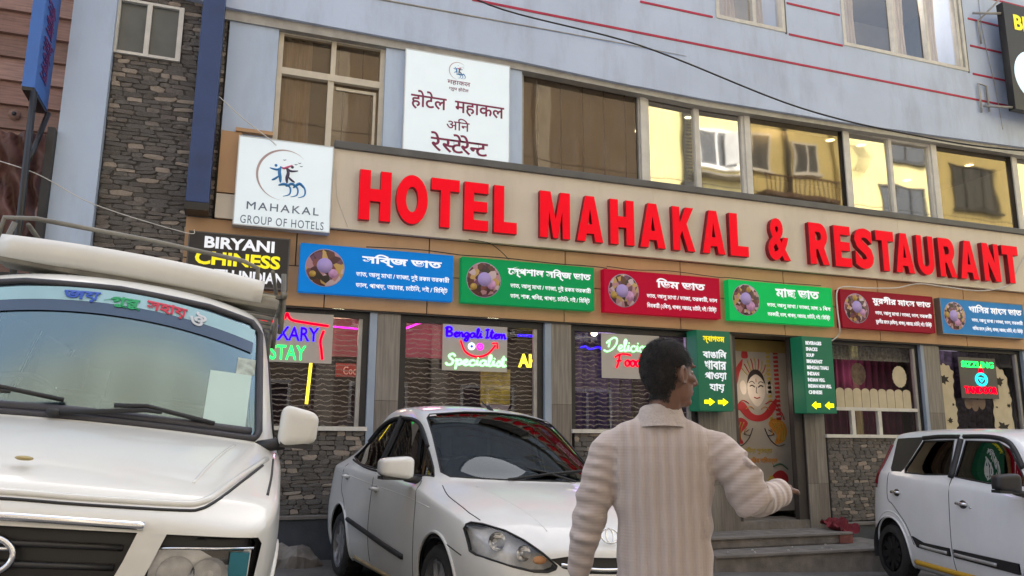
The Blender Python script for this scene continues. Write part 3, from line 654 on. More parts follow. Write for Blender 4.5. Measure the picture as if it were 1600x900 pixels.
def letter(ch, x0, x1, z0, z1):
    d = .075
    if ch in LT:
        c = bpy.data.curves.new('l', 'CURVE'); c.dimensions = '2D'; c.fill_mode = 'BOTH'; c.extrude = d / 2 - .004; c.bevel_depth = .004; c.bevel_resolution = 1; c.offset = -.004
        w, h = x1 - x0, z1 - z0
        for lp in LT[ch]:
            s = c.splines.new('POLY'); s.points.add(len(lp) - 1); s.use_cyclic_u = True
            for i, p in enumerate(lp): s.points[i].co = (p[0] * w, p[1] * h, 0, 1)
        o = bpy.data.objects.new('l', c); COL.objects.link(o)
        me = bpy.data.meshes.new_from_object(o.evaluated_get(bpy.context.evaluated_depsgraph_get()))
        vs = [v.co.copy() for v in me.vertices]; fs = [list(p.vertices) for p in me.polygons]
        bpy.data.objects.remove(o); bpy.data.curves.remove(c)
        q = MB(); q.add([(x0 + v.x, 8.575 - v.z, z0 + v.y) for v in vs], fs); ob = q.build('letter', RED, SG)
    else:
        vs, fs = text_geo(ch, .0, .045 if ch == 'S' else .03, 4, 1.0, .5)
        ax = min(v.x for v in vs); bm_ = max(v.x for v in vs); ay = min(v.y for v in vs); by = max(v.y for v in vs)
        q = MB(); q.add([(x0 + (x1 - x0) * (v.x - ax) / (bm_ - ax), 8.575 - v.z * d, z0 + (z1 - z0) * (v.y - ay) / (by - ay)) for v in vs], fs); ob = q.build('letter', RED, SG)
    ob.data.materials.append(REDS)
    for p in ob.data.polygons:
        if abs(p.normal.y) < .5: p.material_index = 1
    return ob
for ch, b in zip('HOTEL', ((1.19, 1.55), (1.61, 1.98), (2.02, 2.36), (2.42, 2.72), (2.79, 3.08))): letter(ch, b[0], b[1], 3.72, 4.31)
for ch, b in zip('MAHAKAL', ((3.38, 3.78), (3.87, 4.23), (4.33, 4.67), (4.75, 5.12), (5.23, 5.56), (5.67, 6.02), (6.10, 6.39))): letter(ch, b[0], b[1], 3.72, 4.31)
for ch, b in zip('&RESTAURANT', ((6.71, 7.07), (7.40, 7.73), (7.83, 8.12), (8.19, 8.52), (8.58, 8.91), (8.92, 9.27), (9.34, 9.66), (9.76, 10.09), (10.16, 10.53), (10.64, 10.98), (11.05, 11.39))): letter(ch, b[0], b[1], 3.715, 4.31)

# ------------------------------------------------------------------ box signs
def board(name, label, cat, x0, x1, z0, z1, Y, d, m, group=None, rim=SIGNM, t=.012):
    r = empty(name, ((x0 + x1) / 2, Y, z0), label, cat, group)
    bx('box', x0, x1, Y + .004, Y + d, z0, z1, rim, r)
    q = MB().box(x0, x1, Y - .004, Y + .0035, z0, z0 + t).box(x0, x1, Y - .004, Y + .0035, z1 - t, z1).box(x0, x0 + t, Y - .0042, Y + .0033, z0 + t, z1 - t).box(x1 - t, x1, Y - .0042, Y + .0033, z0 + t, z1 - t)
    q.build('rim', rim, r)
    bx('sheet', x0 + t, x1 - t, Y, Y + .003, z0 + t, z1 - t, m, r)
    return r
INK1 = mat('slate logo ink', (.12, .15, .22, 1), .5); INK2 = mat('blue logo ink', (.02, .20, .50, 1), .5); INK3 = mat('mauve logo ink', (.45, .33, .33, 1), .5); INK4 = mat('pink logo ink', (.65, .12, .25, 1), .5); INK5 = mat('dark logo ink', (.06, .04, .09, 1), .5)
def logo(par, cx, cz, R, Y, dim=0):
    def crescent(m, a0, a1, w):
        n = 40; o = []; i_ = []
        for k in range(n + 1):
            t = radians(a0 + (a1 - a0) * k / n); f = sin(pi * k / n) ** 1.3
            o.append((cx + R * cos(t), cz + R * sin(t))); i_.append((cx + (R - w * R * f) * cos(t), cz + (R - w * R * f) * sin(t)))
        q = MB()
        for k in range(n):
            q.prism([o[k], o[k + 1], i_[k + 1], i_[k]], Y - .003, Y - .0005)
        q.build('logo_ring', m, par)
    crescent(INK3, 45, 265, .09)
    def ln(pts, r, m, nm): q = MB(); p = cr_spline([(cx + a * R, Y - .003, cz + b * R) for a, b in pts], 5); n = len(p); q.tube(p, [max(.0008, r * R * sin(pi * min(.97, .1 + .85 * i / n))) for i in range(n)], 5); q.build(nm, m, par)
    for s, m in ((-1, INK2), (1, INK5)):
        ln([(s * .10 - .02, .32), (s * .16, .10), (s * .12, -.12), (s * .12 + .02, -.32)], .07, m, 'logo_figure')
        ln([(s * .52, .22), (s * .25, .18), (s * .08, .30)], .045, m, 'logo_figure'); ln([(s * .16, -.05), (s * .30, -.18), (s * .42, -.25)], .045, m, 'logo_figure')
        q = MB(); q.lathe([(0, -.003), (.055 * R, -.003), (.055 * R, -.0005)], (cx + s * .30 * R, Y, cz + .34 * R), 'y', 12); q.build('logo_head', m, par)
    ln([(-.12, .30), (0, .26), (.12, .32), (.3, .42)], .05, INK4, 'logo_figure')
    for i in range(3):
        ox = .05 + i * .27
        ln([(ox - .2, -.42 - .03 * i), (ox + .05, -.36 + .03 * i), (ox + .22, -.50), (ox + .20, -.74), (ox - .02, -.84)], .035, INK2, 'logo_wave')
        ln([(ox - .22, -.43 - .02 * i), (ox, -.36 + .04 * i), (ox + .18, -.44)], .06, INK2, 'logo_wave')
    for a, b in ((.42, .45), (.55, .52), (.62, .40), (.0, .58)): ln([(a - .05, b + .02), (a, b), (a + .06, b + .03)], .015, INK1, 'logo_bird')
LG = board('logo_sign', 'square lit white sign with swoosh figures logo and hotel group name, left of red letters', 'sign', -.13, .885, 3.53, 4.535, 8.55, .13, WHITE_LIT, rim=mat('white sign rim', (.6, .62, .63, 1), .4))
logo(LG, .36, 4.14, .29, 8.55)
put_text('lettering', 'MAHAKAL', .0, .755, 3.715, 3.80, 8.5495, INK1, LG, .003, bold=.004, spacing=1.25)
put_text('lettering', 'GROUP OF HOTELS', -.055, .815, 3.555, 3.645, 8.5495, INK1, LG, .003, bold=.0, spacing=1.15)
HS = board('hindi_name_sign', 'tall lit white sign with dark red Hindi lettering and small logo above the fascia', 'sign', 1.68, 3.02, 4.60, 5.945, 8.655, .045, WHITE_LIT, rim=mat('white sign rim', (.6, .62, .63, 1), .4))
MAR = mat('maroon sign ink', (.22, .012, .07, 1), .5)
logo(HS, 2.34, 5.76, .115, 8.655)
put_text('lettering', 'महाकल', 2.21, 2.50, 5.565, 5.625, 8.6545, MAR, HS, .003, bold=.004)
put_text('lettering', 'ग्रुप होटेल', 2.23, 2.48, 5.485, 5.545, 8.6545, MAR, HS, .003, bold=.004)
put_text('lettering', 'होटेल', 1.765, 2.205, 5.185, 5.43, 8.6545, MAR, HS, .003, bold=.014)
put_text('lettering', 'महाकल', 2.31, 2.945, 5.185, 5.365, 8.6545, MAR, HS, .003, bold=.014)
put_text('lettering', 'अनि', 2.21, 2.50, 4.985, 5.14, 8.6545, MAR, HS, .003, bold=.006)
# third line: separate glyphs so that the joined half letters can be built (half letter = glyph cut before its stem)
def glyphs(par, items, z0, z1, Y, m, ref):
    rv, _ = text_geo(ref, .014); ry0 = min(v.y for v in rv); ry1 = max(v.y for v in rv)
    x = items[0][2]
    for ch, cut, x0, sc in items:
        vs, fs = text_geo(ch, .014); bm = bmesh.new(); bv = [bm.verts.new(v) for v in vs]
        for f in fs:
            try: bm.faces.new([bv[i] for i in f])
            except ValueError: pass
        mnx = min(v.x for v in vs); mxx = max(v.x for v in vs)
        if cut < 1: bmesh.ops.bisect_plane(bm, geom=bm.verts[:] + bm.edges[:] + bm.faces[:], plane_co=(mnx + (mxx - mnx) * cut, 0, 0), plane_no=(1, 0, 0), clear_outer=True)
        bm.verts.index_update(); k = (z1 - z0) / (ry1 - ry0)
        q = MB(); q.add([(x0 + (v.co.x - mnx) * k * sc, Y - .002 - (v.co.z) * .002, z0 + (v.co.y - ry0) * k) for v in bm.verts], [[v.index for v in f.verts] for f in bm.faces])
        q.build('lettering', m, par); bm.free()
glyphs(HS, [('रे', 1, 2.02, 1.15), ('स', .72, 2.155, 1.15), ('टे', 1, 2.27, 1.15), ('रे', 1, 2.385, 1.15), ('न', .66, 2.50, 1.15), ('ट', 1, 2.575, 1.15)], 4.69, 4.93, 8.6545, MAR, 'टे')
BS = board('biryani_sign', 'black sign with white and yellow words biryani, chiness and south indian', 'sign', -.55, .475, 2.865, 3.43, 8.58, .12, mat('black sign sheet', (.02, .018, .02, 1), .4), rim=DARKEDGE)
put_text('lettering', 'BIRYANI', -.39, .315, 3.26, 3.385, 8.5795, LET_W, BS, .004, bold=.035)
put_text('lettering', 'CHINESS', -.47, .385, 3.08, 3.225, 8.5795, LET_Y, BS, .004, bold=.035)
put_text('lettering', 'SOUTH INDIAN', -.52, .435, 2.915, 3.04, 8.5795, LET_W, BS, .004, bold=.035)
# menu boards
MB_BLUE = mat('blue menu sheet', (.002, .14, .46, 1), .6, var=.06, spec=.15, emit=(0, .20, .62, 1), es=.14)  # menu sheets glow slightly to strengthen their colour, though they are unlit
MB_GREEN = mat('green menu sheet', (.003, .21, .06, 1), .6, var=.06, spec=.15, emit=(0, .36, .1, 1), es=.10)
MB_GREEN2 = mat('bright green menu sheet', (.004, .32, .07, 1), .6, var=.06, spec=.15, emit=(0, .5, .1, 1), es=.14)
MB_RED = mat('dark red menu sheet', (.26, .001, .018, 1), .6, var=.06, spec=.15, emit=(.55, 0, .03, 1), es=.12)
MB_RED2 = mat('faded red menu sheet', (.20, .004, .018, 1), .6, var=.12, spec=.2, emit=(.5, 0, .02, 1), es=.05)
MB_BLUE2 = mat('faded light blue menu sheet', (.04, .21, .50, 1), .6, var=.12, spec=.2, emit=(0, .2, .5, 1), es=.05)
def platemat(name, seed):
    m = bpy.data.materials.new(name); m.use_nodes = True; n = m.node_tree; p = n.nodes['Principled BSDF']; p.inputs['Roughness'].default_value = .4
    tc = n.nodes.new('ShaderNodeTexCoord'); v = n.nodes.new('ShaderNodeTexVoronoi'); v.inputs['Scale'].default_value = 14 + 2.3 * seed
    mp = n.nodes.new('ShaderNodeMapping'); mp.inputs['Location'].default_value = (seed * 3.1, 0, seed)
    r = n.nodes.new('ShaderNodeValToRGB'); r.color_ramp.interpolation = 'CONSTANT'; s = n.nodes.new('ShaderNodeSeparateColor')
    cols = [(.06, .015, .02), (.20, .06, .05), (.45, .22, .25), (.10, .03, .015), (.5, .32, .10), (.14, .05, .10), (.55, .42, .45), (.03, .02, .015)]
    for i, c in enumerate(cols):
        e = r.color_ramp.elements[0] if i == 0 else r.color_ramp.elements.new(i / len(cols))
        e.position = i / len(cols); e.color = c + (1,)
    L = n.links; L.new(tc.outputs['Object'], mp.inputs[0]); L.new(mp.outputs[0], v.inputs[0]); L.new(v.outputs['Color'], s.inputs[0]); L.new(s.outputs[0], r.inputs[0]); L.new(r.outputs[0], p.inputs['Base Color'])
    return m
RICE = mat('lavender plate print', (.42, .32, .66, 1), .5, var=.08); SIDE = mat('pink dish print', (.55, .28, .50, 1), .5, var=.2, vs=30)
INFO = [
 ('blue menu board, leftmost of the row, beside the black sign', 'সব্জি ভাত', 'ভাত, আলু মাখা / ভাজা, দুই রকম তরকারী', 'ডাল, পাপড়, আচার, চাটনি, দই / মিষ্টি', .59, 2.315, MB_BLUE, LET_W),
 ('green menu board with three word title, second in the row from the left', 'স্পেশাল সব্জি ভাত', 'ভাত, আলু মাখা / ভাজা, দুই রকম তরকারী', 'ডাল, শাক, পনির, পাপড়, চাটনি, দই / মিষ্টি', 2.42, 4.12, MB_GREEN, LET_W),
 ('bright red menu board between the two green boards', 'ডিম ভাত', 'ভাত, আলু মাখা / ভাজা, তরকারী, ডাল', 'ডিমকারী (২পিস), পাপড়, আচার, চাটনি, দই / মিষ্টি', 4.26, 5.94, MB_RED, LET_W),
 ('bright green menu board between the two red boards', 'মাছ ভাত', 'ভাত, আলু মাখা / ভাজা, মাছ ১ পিস', 'তরকারী, ডাল, পাপড়, আচার, চাটনি, দই / মিষ্টি', 6.08, 7.775, MB_GREEN2, LET_W),
 ('dull red menu board with a cable hanging at its left end', 'মুরগীর মাংস ভাত', 'ভাত, আলু মাখা / ভাজা, ডাল, তরকারী', 'মুরগীর মাংস (৪পিস), পাপড়, আচার, চাটনি, দই / মিষ্টি', 7.92, 9.61, MB_RED2, LET_W),
 ('faded light blue menu board, last of the row at the right edge', 'খাসির মাংস ভাত', 'ভাত, আলু মাখা / ভাজা, ডাল, তরকারী', 'খাসির মাংস (২পিস), পাপড়, আচার, চাটনি, দই / মিষ্টি', 9.75, 11.44, MB_BLUE2, LET_W)]
for i, (lab, t1, t2, t3, x0, x1, m, lw_) in enumerate(INFO):
    z0, z1 = 2.865, 3.405
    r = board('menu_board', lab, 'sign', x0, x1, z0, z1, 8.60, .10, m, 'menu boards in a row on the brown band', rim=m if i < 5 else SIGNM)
    w = x1 - x0; cx = x0 + .27; cz = 3.145; Y = 8.60
    MB().lathe([(0, -.003), (.205, -.003), (.21, 0)], (cx, Y, cz), 'y', 36).build('plate_print', platemat('thali plate print', i), r)
    MB().lathe([(.205, -.0035), (.213, -.0035), (.213, 0)], (cx, Y, cz), 'y', 36).build('plate_rim', mat('plate rim print', (.35, .30, .45, 1), .5), r)
    MB().lathe([(0, -.0045), (.085, -.0045), (.085, 0)], (cx - .005 + .018 * sin(i * 2.1), Y, cz + .01 + .015 * cos(i * 1.7)), 'y', 24).build('rice_print', RICE, r)
    a = random.uniform(-1.3, -.3)
    MB().lathe([(0, -.004), (.05 + .007 * (i % 4), -.004), (.05 + .007 * (i % 4), 0)], (cx + .11 * cos(a), Y, cz + .10 * sin(a)), 'y', 20).build('dish_print', SIDE, r)
    a += random.choice((2.2, -2))
    MB().lathe([(0, -.004), (.036 + .005 * (i % 3), -.004), (.036 + .005 * (i % 3), 0)], (cx + .15 * cos(a), Y, cz + .15 * sin(a)), 'y', 18).build('dish_print', mat('curry dish print', (.45, .28, .05, 1), .5, var=.2, vs=30), r)
    L_ = len(t1); tw = min(w * .66, w * .085 * L_ * .62 + .1)
    if i in (1, 4, 5): tw = w * .64
    mid = x0 + w * .655
    put_text('title', t1, mid - tw / 2, mid + tw / 2, 3.205, 3.345, Y, lw_, r, .003, bold=.035)
    put_text('lettering', t2, mid - w * .30, mid + w * .32, 3.06, 3.145, Y, lw_, r, .003, bold=.022, res=2)
    put_text('lettering', t3, mid - w * .30, mid + w * .31, 2.935, 3.02, Y, lw_, r, .003, bold=.022, res=2)
# green boxes beside the door
GREENB = mat('deep green sign sheet', (.006, .10, .050, 1), .6, var=.06, emit=(0, .25, .12, 1), es=.05)
def gsign(x0, x1, lab):
    r = empty('door_sign', ((x0 + x1) / 2, 8.5, 1.67), lab, 'sign', 'green hanging signs at the door')
    bx('box', x0, x1, 8.504, 8.735, 1.67, 2.69, GREENB, r, .006)
    bx('sheet', x0 + .004, x1 - .004, 8.50, 8.5035, 1.675, 2.685, GREENB, r)
    return r
def arrow(par, x0, x1, z0, z1, d):
    w = x1 - x0; p = [(0, .25), (.5, .25), (.5, 0), (1, .5), (.5, 1), (.5, .75), (0, .75)]
    if d < 0: p = [(1 - a, b) for a, b in p][::-1]
    MB().prism([(x0 + a * w, z0 + b * (z1 - z0)) for a, b in p], 8.494, 8.4995).build('arrow', mat('lit yellow arrow', (.9, .8, .0, 1), .4, emit=(1, .9, 0, 1), es=.55), par)
g1 = gsign(5.50, 6.0, 'green sign left of the door with Bengali words and arrows pointing right')
put_text('lettering', 'স্বাগতম', 5.59, 5.91, 2.52, 2.62, 8.4995, LET_Y, g1, .004, bold=.03)
for t, x0, x1, z0 in (('বাঙালি', 5.58, 5.93, 2.335), ('খাবার', 5.60, 5.92, 2.19), ('পাওয়া', 5.59, 5.92, 2.045), ('যায়', 5.66, 5.88, 1.90)):
    put_text('lettering', t, x0, x1, z0, z0 + .115, 8.4995, LET_W, g1, .004, bold=.03)
arrow(g1, 5.575, 5.725, 1.735, 1.83, 1); arrow(g1, 5.775, 5.925, 1.735, 1.83, 1)
g2 = gsign(7.13, 7.63, 'green sign right of the door with a white food list and arrows pointing left')
for i, t in enumerate(('BEVERAGES', 'SNACKS', 'SOUP', 'BREAKFAST', 'BENGALI THALI', 'INDIAN', 'INDIAN VEG.', 'INDIAN NON VEG.', 'CHINESE')):
    wd = {9: .26, 6: .19, 4: .13, 13: .35, 11: .28, 15: .38, 7: .22}[len(t)]
    z = 2.575 - i * .082; put_text('lettering', t, 7.185, 7.185 + wd, z, z + .05, 8.4995, LET_W, g2, .004, bold=.04, res=2)
arrow(g2, 7.22, 7.365, 1.72, 1.825, -1); arrow(g2, 7.435, 7.58, 1.72, 1.825, -1)
# vertical blue sign beside the strip, and the big projecting sign at the right edge
BL = mat('blue flex sheet', (.018, .05, .16, 1), .35, var=.18, vs=3, bump=.15, bs=5)
r = empty('vertical_blue_sign', (-.47, 8.5, 3.68), 'tall narrow dark blue sign box seen edge on between slate strip and windows', 'sign')
bx('box', -.60, -.375, 8.42, 8.66, 3.70, 7.6, BL, r, .008); bx('base_cap', -.605, -.37, 8.41, 8.665, 3.615, 3.695, BLACKF, r)
r = empty('projecting_food_sign', (11.6, 8.3, 6.4), 'black projecting sign with yellow letter B and a bowl picture, at the top right edge', 'sign')
bx('box', 11.42, 13.4, 8.30, 8.42, 6.52, 8.38, mat('black sign face', (.012, .012, .014, 1), .4), r)
put_text('lettering', 'BIRYANI', 11.62, 12.9, 7.93, 8.20, 8.299, LET_Y, r, .006, bold=.03)
MB().lathe([(0, -.012), (.42, -.012), (.44, 0)], (11.93, 8.298, 7.15), 'y', 40).build('bowl_print', mat('pale bowl print', (.55, .68, .75, 1), .3, emit=(.6, .85, 1, 1), es=.25), r)
MB().lathe([(0, -.018), (.27, -.018), (.30, -.011)], (12.0, 8.298, 7.2), 'y', 30).build('food_print', platemat('food picture print', 9), r)
for z in (6.56, 8.2): MB().tube([(11.1, 8.60, z + .08), (11.42, 8.35, z)], .02, 6).build('bracket', ALU2, r)
r = empty('wall_bracket', (11.0, 8.62, 6.5), 'pair of thin grey metal brackets fixed over red stripes near the right sign', 'bracket')
MB().tube([(11.05, 8.60, 6.52), (11.05, 8.60, 7.02), (11.22, 8.60, 7.0), (11.22, 8.60, 6.56)], .017, 6).build('bar', ALU2, r)
MB().tube([(11.22, 8.60, 7.75), (11.2, 8.60, 8.15), (11.5, 8.40, 8.5)], .017, 6).build('bar', ALU2, r)

# ------------------------------------------------------------------ neon signs
NB = glow('blue neon tube', (.015, .0, 1, 1), 1.3); NG = glow('green neon tube', (.02, 1, .12, 1), .9); NR = glow('red neon tube', (1, .0, .015, 1), .85); NM = glow('magenta neon tube', (1, .02, .7, 1), .9)
NGW = glow('pale green neon tube', (.28, 1, .32, 1), .95); NC = glow('cyan neon tube', (.02, .7, .9, 1), .8); NY = glow('yellow neon tube', (1, .78, .04, 1), 1.0); NW = glow('white neon tube', (.7, 1, 1, 1), .9)
ACR = mat('grey acrylic backing', (.26, .235, .21, 1), .4, var=.05, emit=(.5, .45, .4, 1), es=.07)
SC = {'a': (.58, [[(.45, .42), (.3, .5), (.08, .35), (.05, .12), (.2, 0), (.38, .15), (.46, .48), (.45, .1), (.6, .08)]]),
 'c': (.46, [[(.42, .4), (.28, .5), (.06, .3), (.1, .05), (.28, 0), (.48, .12)]]),
 'd': (.6, [[(.42, .42), (.28, .5), (.06, .3), (.12, .02), (.35, .12), (.52, 1), (.46, .1), (.6, .08)]]),
 'e': (.44, [[(0, .12), (.2, .22), (.36, .38), (.25, .5), (.07, .3), (.15, .02), (.32, .02), (.46, .12)]]),
 'g': (.55, [[(.42, .4), (.25, .5), (.06, .3), (.15, .03), (.38, .2), (.45, .5), (.38, -.3), (.2, -.42), (.08, -.28), (.55, .1)]]),
 'i': (.28, [[(0, .1), (.14, .5), (.12, .1), (.28, .08)], [(.17, .70), (.20, .74)]]),
 'l': (.3, [[(0, .1), (.25, .7), (.24, 1), (.12, .85), (.1, .1), (.2, 0), (.32, .1)]]),
 'm': (.72, [[(0, .4), (.08, .5), (.08, 0), (.12, .35), (.26, .5), (.34, .35), (.34, .02), (.38, .35), (.52, .5), (.6, .3), (.6, .04), (.74, .1)]]),
 'n': (.48, [[(0, .4), (.08, .5), (.08, 0), (.12, .32), (.28, .5), (.36, .3), (.36, .04), (.5, .1)]]),
 'o': (.48, [[(.28, .5), (.06, .32), (.1, .04), (.28, 0), (.42, .22), (.3, .48), (.36, .42), (.5, .4)]]),
 'p': (.5, [[(.0, .3), (.12, .5), (.02, -.42), (.14, .25), (.32, .5), (.44, .3), (.3, .03), (.14, .1), (.5, .1)]]),
 's': (.36, [[(0, .08), (.24, .5), (.32, .2), (.18, 0), (.02, .08)], [(.2, .0), (.38, .1)]]),
 't': (.34, [[(0, .1), (.22, .95), (.14, .1), (.24, 0), (.36, .12)], [(.02, .62), (.38, .68)]]),
 'u': (.5, [[(0, .4), (.06, .5), (.06, .12), (.2, 0), (.36, .2), (.38, .5), (.38, .08), (.5, .1)]]),
 'S': (.62, [[(.62, .8), (.45, 1.02), (.2, .85), (.28, .6), (.48, .38), (.38, .05), (.1, -.02), (-.02, .18)]]),
 'B': (.7, [[(.15, .95), (.08, 0), (.1, .95), (.45, 1.0), (.5, .7), (.14, .52), (.52, .45), (.5, .08), (.05, .02)], [(-.05, .85), (.15, 1.08)]]),
 'D': (.95, [[(.30, .85), (.22, .45), (.18, .30)], [(.02, .62), (.2, .82), (.62, 1.12), (.88, 1.0), (.80, .55), (.45, .1), (.05, -.1), (-.2, .02)]]),
 'F': (.7, [[(-.15, .68), (.3, .95), (.85, .98), (1.25, .9)], [(.28, .9), (.16, .3), (-.02, -.2)], [(.02, .38), (.42, .42)]]),
 'I': (.4, [[(.0, .85), (.2, 1.0), (.35, .95)], [(.22, .98), (.12, .05)], [(-.02, .02), (.3, .05)]])}
def script(name, text, x0, x1, z0, z1, Y, r, m, par, asc=1.0, desc=-.1):
    tot = sum(SC[c][0] if c in SC else .3 for c in text); x = 0; q = MB(); kz = (z1 - z0) / (asc - desc)
    for c in text:
        if c in SC:
            for st in SC[c][1]: q.tube(cr_spline([(x0 + (x + a) / tot * (x1 - x0), Y, z0 + (b - desc) * kz) for a, b in st], 5), r, 6)
            x += SC[c][0]
        else: x += .3
    return q.build(name, m, par)
def nboard(x0, x1, z0, z1, label):
    r = empty('neon_sign', ((x0 + x1) / 2, 8.77, z0), label, 'neon sign', 'neon signs in the shop windows')
    bx('backing', x0, x1, 8.775, 8.782, z0, z1, ACR, r)
    MB().tube([(x0 + .1, 8.778, z1), (x0 + .1, 8.80, z1 + .1)], .002, 4).build('wire', DARKEDGE, r); MB().tube([(x1 - .1, 8.778, z1), (x1 - .1, 8.80, z1 + .1)], .002, 4).build('wire', DARKEDGE, r)
    return r
n1 = nboard(-.02, 1.0, 2.11, 2.655, 'neon sign reading luxary stay in blue and green under a red bracket')
put_text('lettering', 'LUXARY', .22, .85, 2.345, 2.50, 8.774, NB, n1, .008, bold=.015, off=.0)
put_text('lettering', 'STAY', .345, .72, 2.135, 2.295, 8.774, NG, n1, .008, bold=.008)
for pts in ([(.0, 8.768, 2.52), (.30, 8.768, 2.545), (.46, 8.768, 2.575), (.50, 8.768, 2.64), (.545, 8.768, 2.575), (.70, 8.768, 2.55), (.95, 8.768, 2.525)], [(.90, 8.768, 2.47), (.87, 8.768, 2.36), (.885, 8.768, 2.25), (.90, 8.768, 2.15)]):
    MB().tube(cr_spline(pts, 6), .014, 8).build('bracket_tube', NR, n1)
n2 = nboard(2.255, 3.05, 2.085, 2.625, 'neon sign with blue and pale green script around a smiling face')
script('lettering', 'Bengali Item', 2.29, 3.03, 2.45, 2.585, 8.768, .013, NB, n2, asc=1.0, desc=-.3)
script('lettering', 'Specialist', 2.30, 3.03, 2.11, 2.275, 8.768, .013, NGW, n2, asc=1.0, desc=-.35)
MB().tube(cr_spline([(2.47, 8.768, 2.44), (2.53, 8.768, 2.31), (2.66, 8.768, 2.255), (2.80, 8.768, 2.29), (2.90, 8.768, 2.40)], 6), .011, 8).build('smile_tube', NR, n2)
MB().tube([(2.86, 8.768, 2.42), (2.92, 8.768, 2.43), (2.925, 8.768, 2.36)], .010, 6).build('smile_tube', NR, n2)
for cx, m in ((2.605, NW), (2.71, NM)):
    MB().tube([(cx + .032 * cos(2 * pi * i / 18), 8.768, 2.375 + .032 * sin(2 * pi * i / 18)) for i in range(18)], .011, 6, closed=True).build('eye_tube', m, n2)
MB().ell((2.608, 8.768, 2.375), (.012, .006, .012)).build('pupil', NB, n2); MB().ell((2.712, 8.768, 2.378), (.011, .006, .011)).build('pupil', NM, n2)
n3 = nboard(4.295, 5.12, 2.06, 2.62, 'neon sign with green word delicious over red word food in script')
script('lettering', 'Delicious', 4.36, 5.05, 2.39, 2.565, 8.768, .010, NGW, n3, asc=1.1, desc=-.1)
script('lettering', 'Food', 4.50, 4.86, 2.19, 2.37, 8.768, .012, NR, n3, asc=1.0, desc=-.2)
n5 = nboard(10.2, 10.95, 1.95, 2.56, 'neon sign with a cyan pot between green and red words')
n5.children[0].data.materials[0] = mat('clear acrylic backing', (.10, .09, .08, 1), .3)
put_text('lettering', 'SIZZLING', 10.25, 10.90, 2.41, 2.505, 8.774, NG, n5, .008, bold=.03)
put_text('lettering', 'TANDOOR', 10.26, 10.92, 2.02, 2.13, 8.774, NR, n5, .008, bold=.03)
MB().tube(cr_spline([(10.62 + .105 * cos(t), 8.768, 2.235 + .085 * sin(t)) for t in [2 * pi * i / 14 for i in range(14)]], 3, True), .017, 6, closed=True).build('pot_tube', NC, n5)
MB().tube([(10.57, 8.768, 2.26), (10.62, 8.768, 2.20), (10.68, 8.768, 2.25), (10.58, 8.768, 2.255)], .012, 6).build('pot_tube', NC, n5)
MB().prism([(10.57, 2.34), (10.69, 2.34), (10.63, 2.46)], 8.768, 8.774).build('flame_tube', NR, n5)
# interior: tubes, lamps, glow coloured panels, furniture seen through the film
def tube_thing(name, pts, r, m, label, cat, par_loc=None):
    e = empty(name, pts[0], label, cat); MB().tube(pts, r, 8).build('tube', m, e)
    MB().ell(pts[0], (r * 1.6, r * 1.6, r * 1.6), 8, 6).build('cap', BLACKF, e); MB().ell(pts[-1], (r * 1.6, r * 1.6, r * 1.6), 8, 6).build('cap', BLACKF, e); return e
tube_thing('yellow_neon_tube', [(.84, 9.4, 2.22), (.81, 9.4, 1.67)], .018, NY, 'upright yellow neon tube inside the window of the leftmost neon sign', 'neon tube')
tube_thing('pink_neon_tube', [(1.08, 9.6, 2.64), (1.52, 9.6, 2.62)], .010, NM, 'level pink neon tube behind the glass right of the blue neon words', 'neon tube')
tube_thing('slanting_pink_tube', [(1.95, 9.8, 2.66), (2.35, 9.8, 2.83)], .013, NM, 'slanting pink neon tube in the top left corner of the middle window', 'neon tube')
e = empty('yellow_wall_letters', (3.9, 10.4, 2.3), 'lit yellow letters on the inner wall right of the smiling face neon sign', 'letters'); put_text('lettering', 'AH', 3.78, 4.08, 2.31, 2.50, 10.4, NY, e, .02, bold=.03)
e = empty('blue_strip_light', (3.9, 10.6, 2.8), 'short blue strip light over the yellow inner letters', 'light'); bx('tube', 3.85, 4.15, 10.6, 10.63, 2.78, 2.81, NB, e); bx('holder', 3.83, 4.17, 10.631, 10.66, 2.775, 2.815, BLACKF, e)
e = empty('blue_wave_light', (5.0, 10.6, 2.5), 'wavy blue strip light behind the glass of the green script window', 'light'); MB().tube(cr_spline([(4.85 + .07 * i, 10.6, 2.66 + .02 * sin(i * 2)) for i in range(8)], 4), .014, 6).build('tube', NB, e); bx('holder', 4.8, 5.4, 10.62, 10.64, 2.62, 2.70, BLACKF, e)
e = empty('pendant_lamp', (4.9, 10.2, 2.82), 'warm round lamp inside the green script window, near its top left corner', 'lamp'); MB().ell((4.88, 10.2, 2.83), (.05, .05, .05)).build('bulb', glow('warm bulb', (1, .85, .55, 1), 2.5), e); MB().tube([(4.88, 10.2, 2.87), (4.88, 10.2, 3.0)], .006, 6).build('cord', DARKEDGE, e)
PINKW = mat('pink glow toned panel', (.26, .06, .10, 1), .7, var=.2); YB = mat('yellow patterned panel', (.50, .42, .08, 1), .7, var=.5, vs=9); PURP = mat('purple glow toned cloth', (.07, .05, .11, 1), .7, var=.4)  # pink and purple room glow put into the panel and curtain colours
e = empty('inner_glow_panel', (1.4, 10.8, 2.0), 'inner panel coloured as pink glow with a red lit soft drink plate, behind the leftmost window', 'backdrop'); bx('sheet', 1.0, 2.0, 10.8, 10.85, 2.4, 2.95, PINKW, e); bx('plate', 1.28, 1.62, 10.7, 10.72, 2.12, 2.30, mat('dull red plate', (.30, .03, .03, 1), .5), e)
script('lettering', 'Coca', 1.40, 1.66, 2.15, 2.26, 10.69, .008, mat('pinkish plate letters', (.8, .5, .45, 1), .5), e) if 'C' in SC else put_text('lettering', 'Coca', 1.38, 1.60, 2.15, 2.26, 10.695, mat('pinkish plate letters', (.8, .5, .45, 1), .5), e, .004, bold=.01)
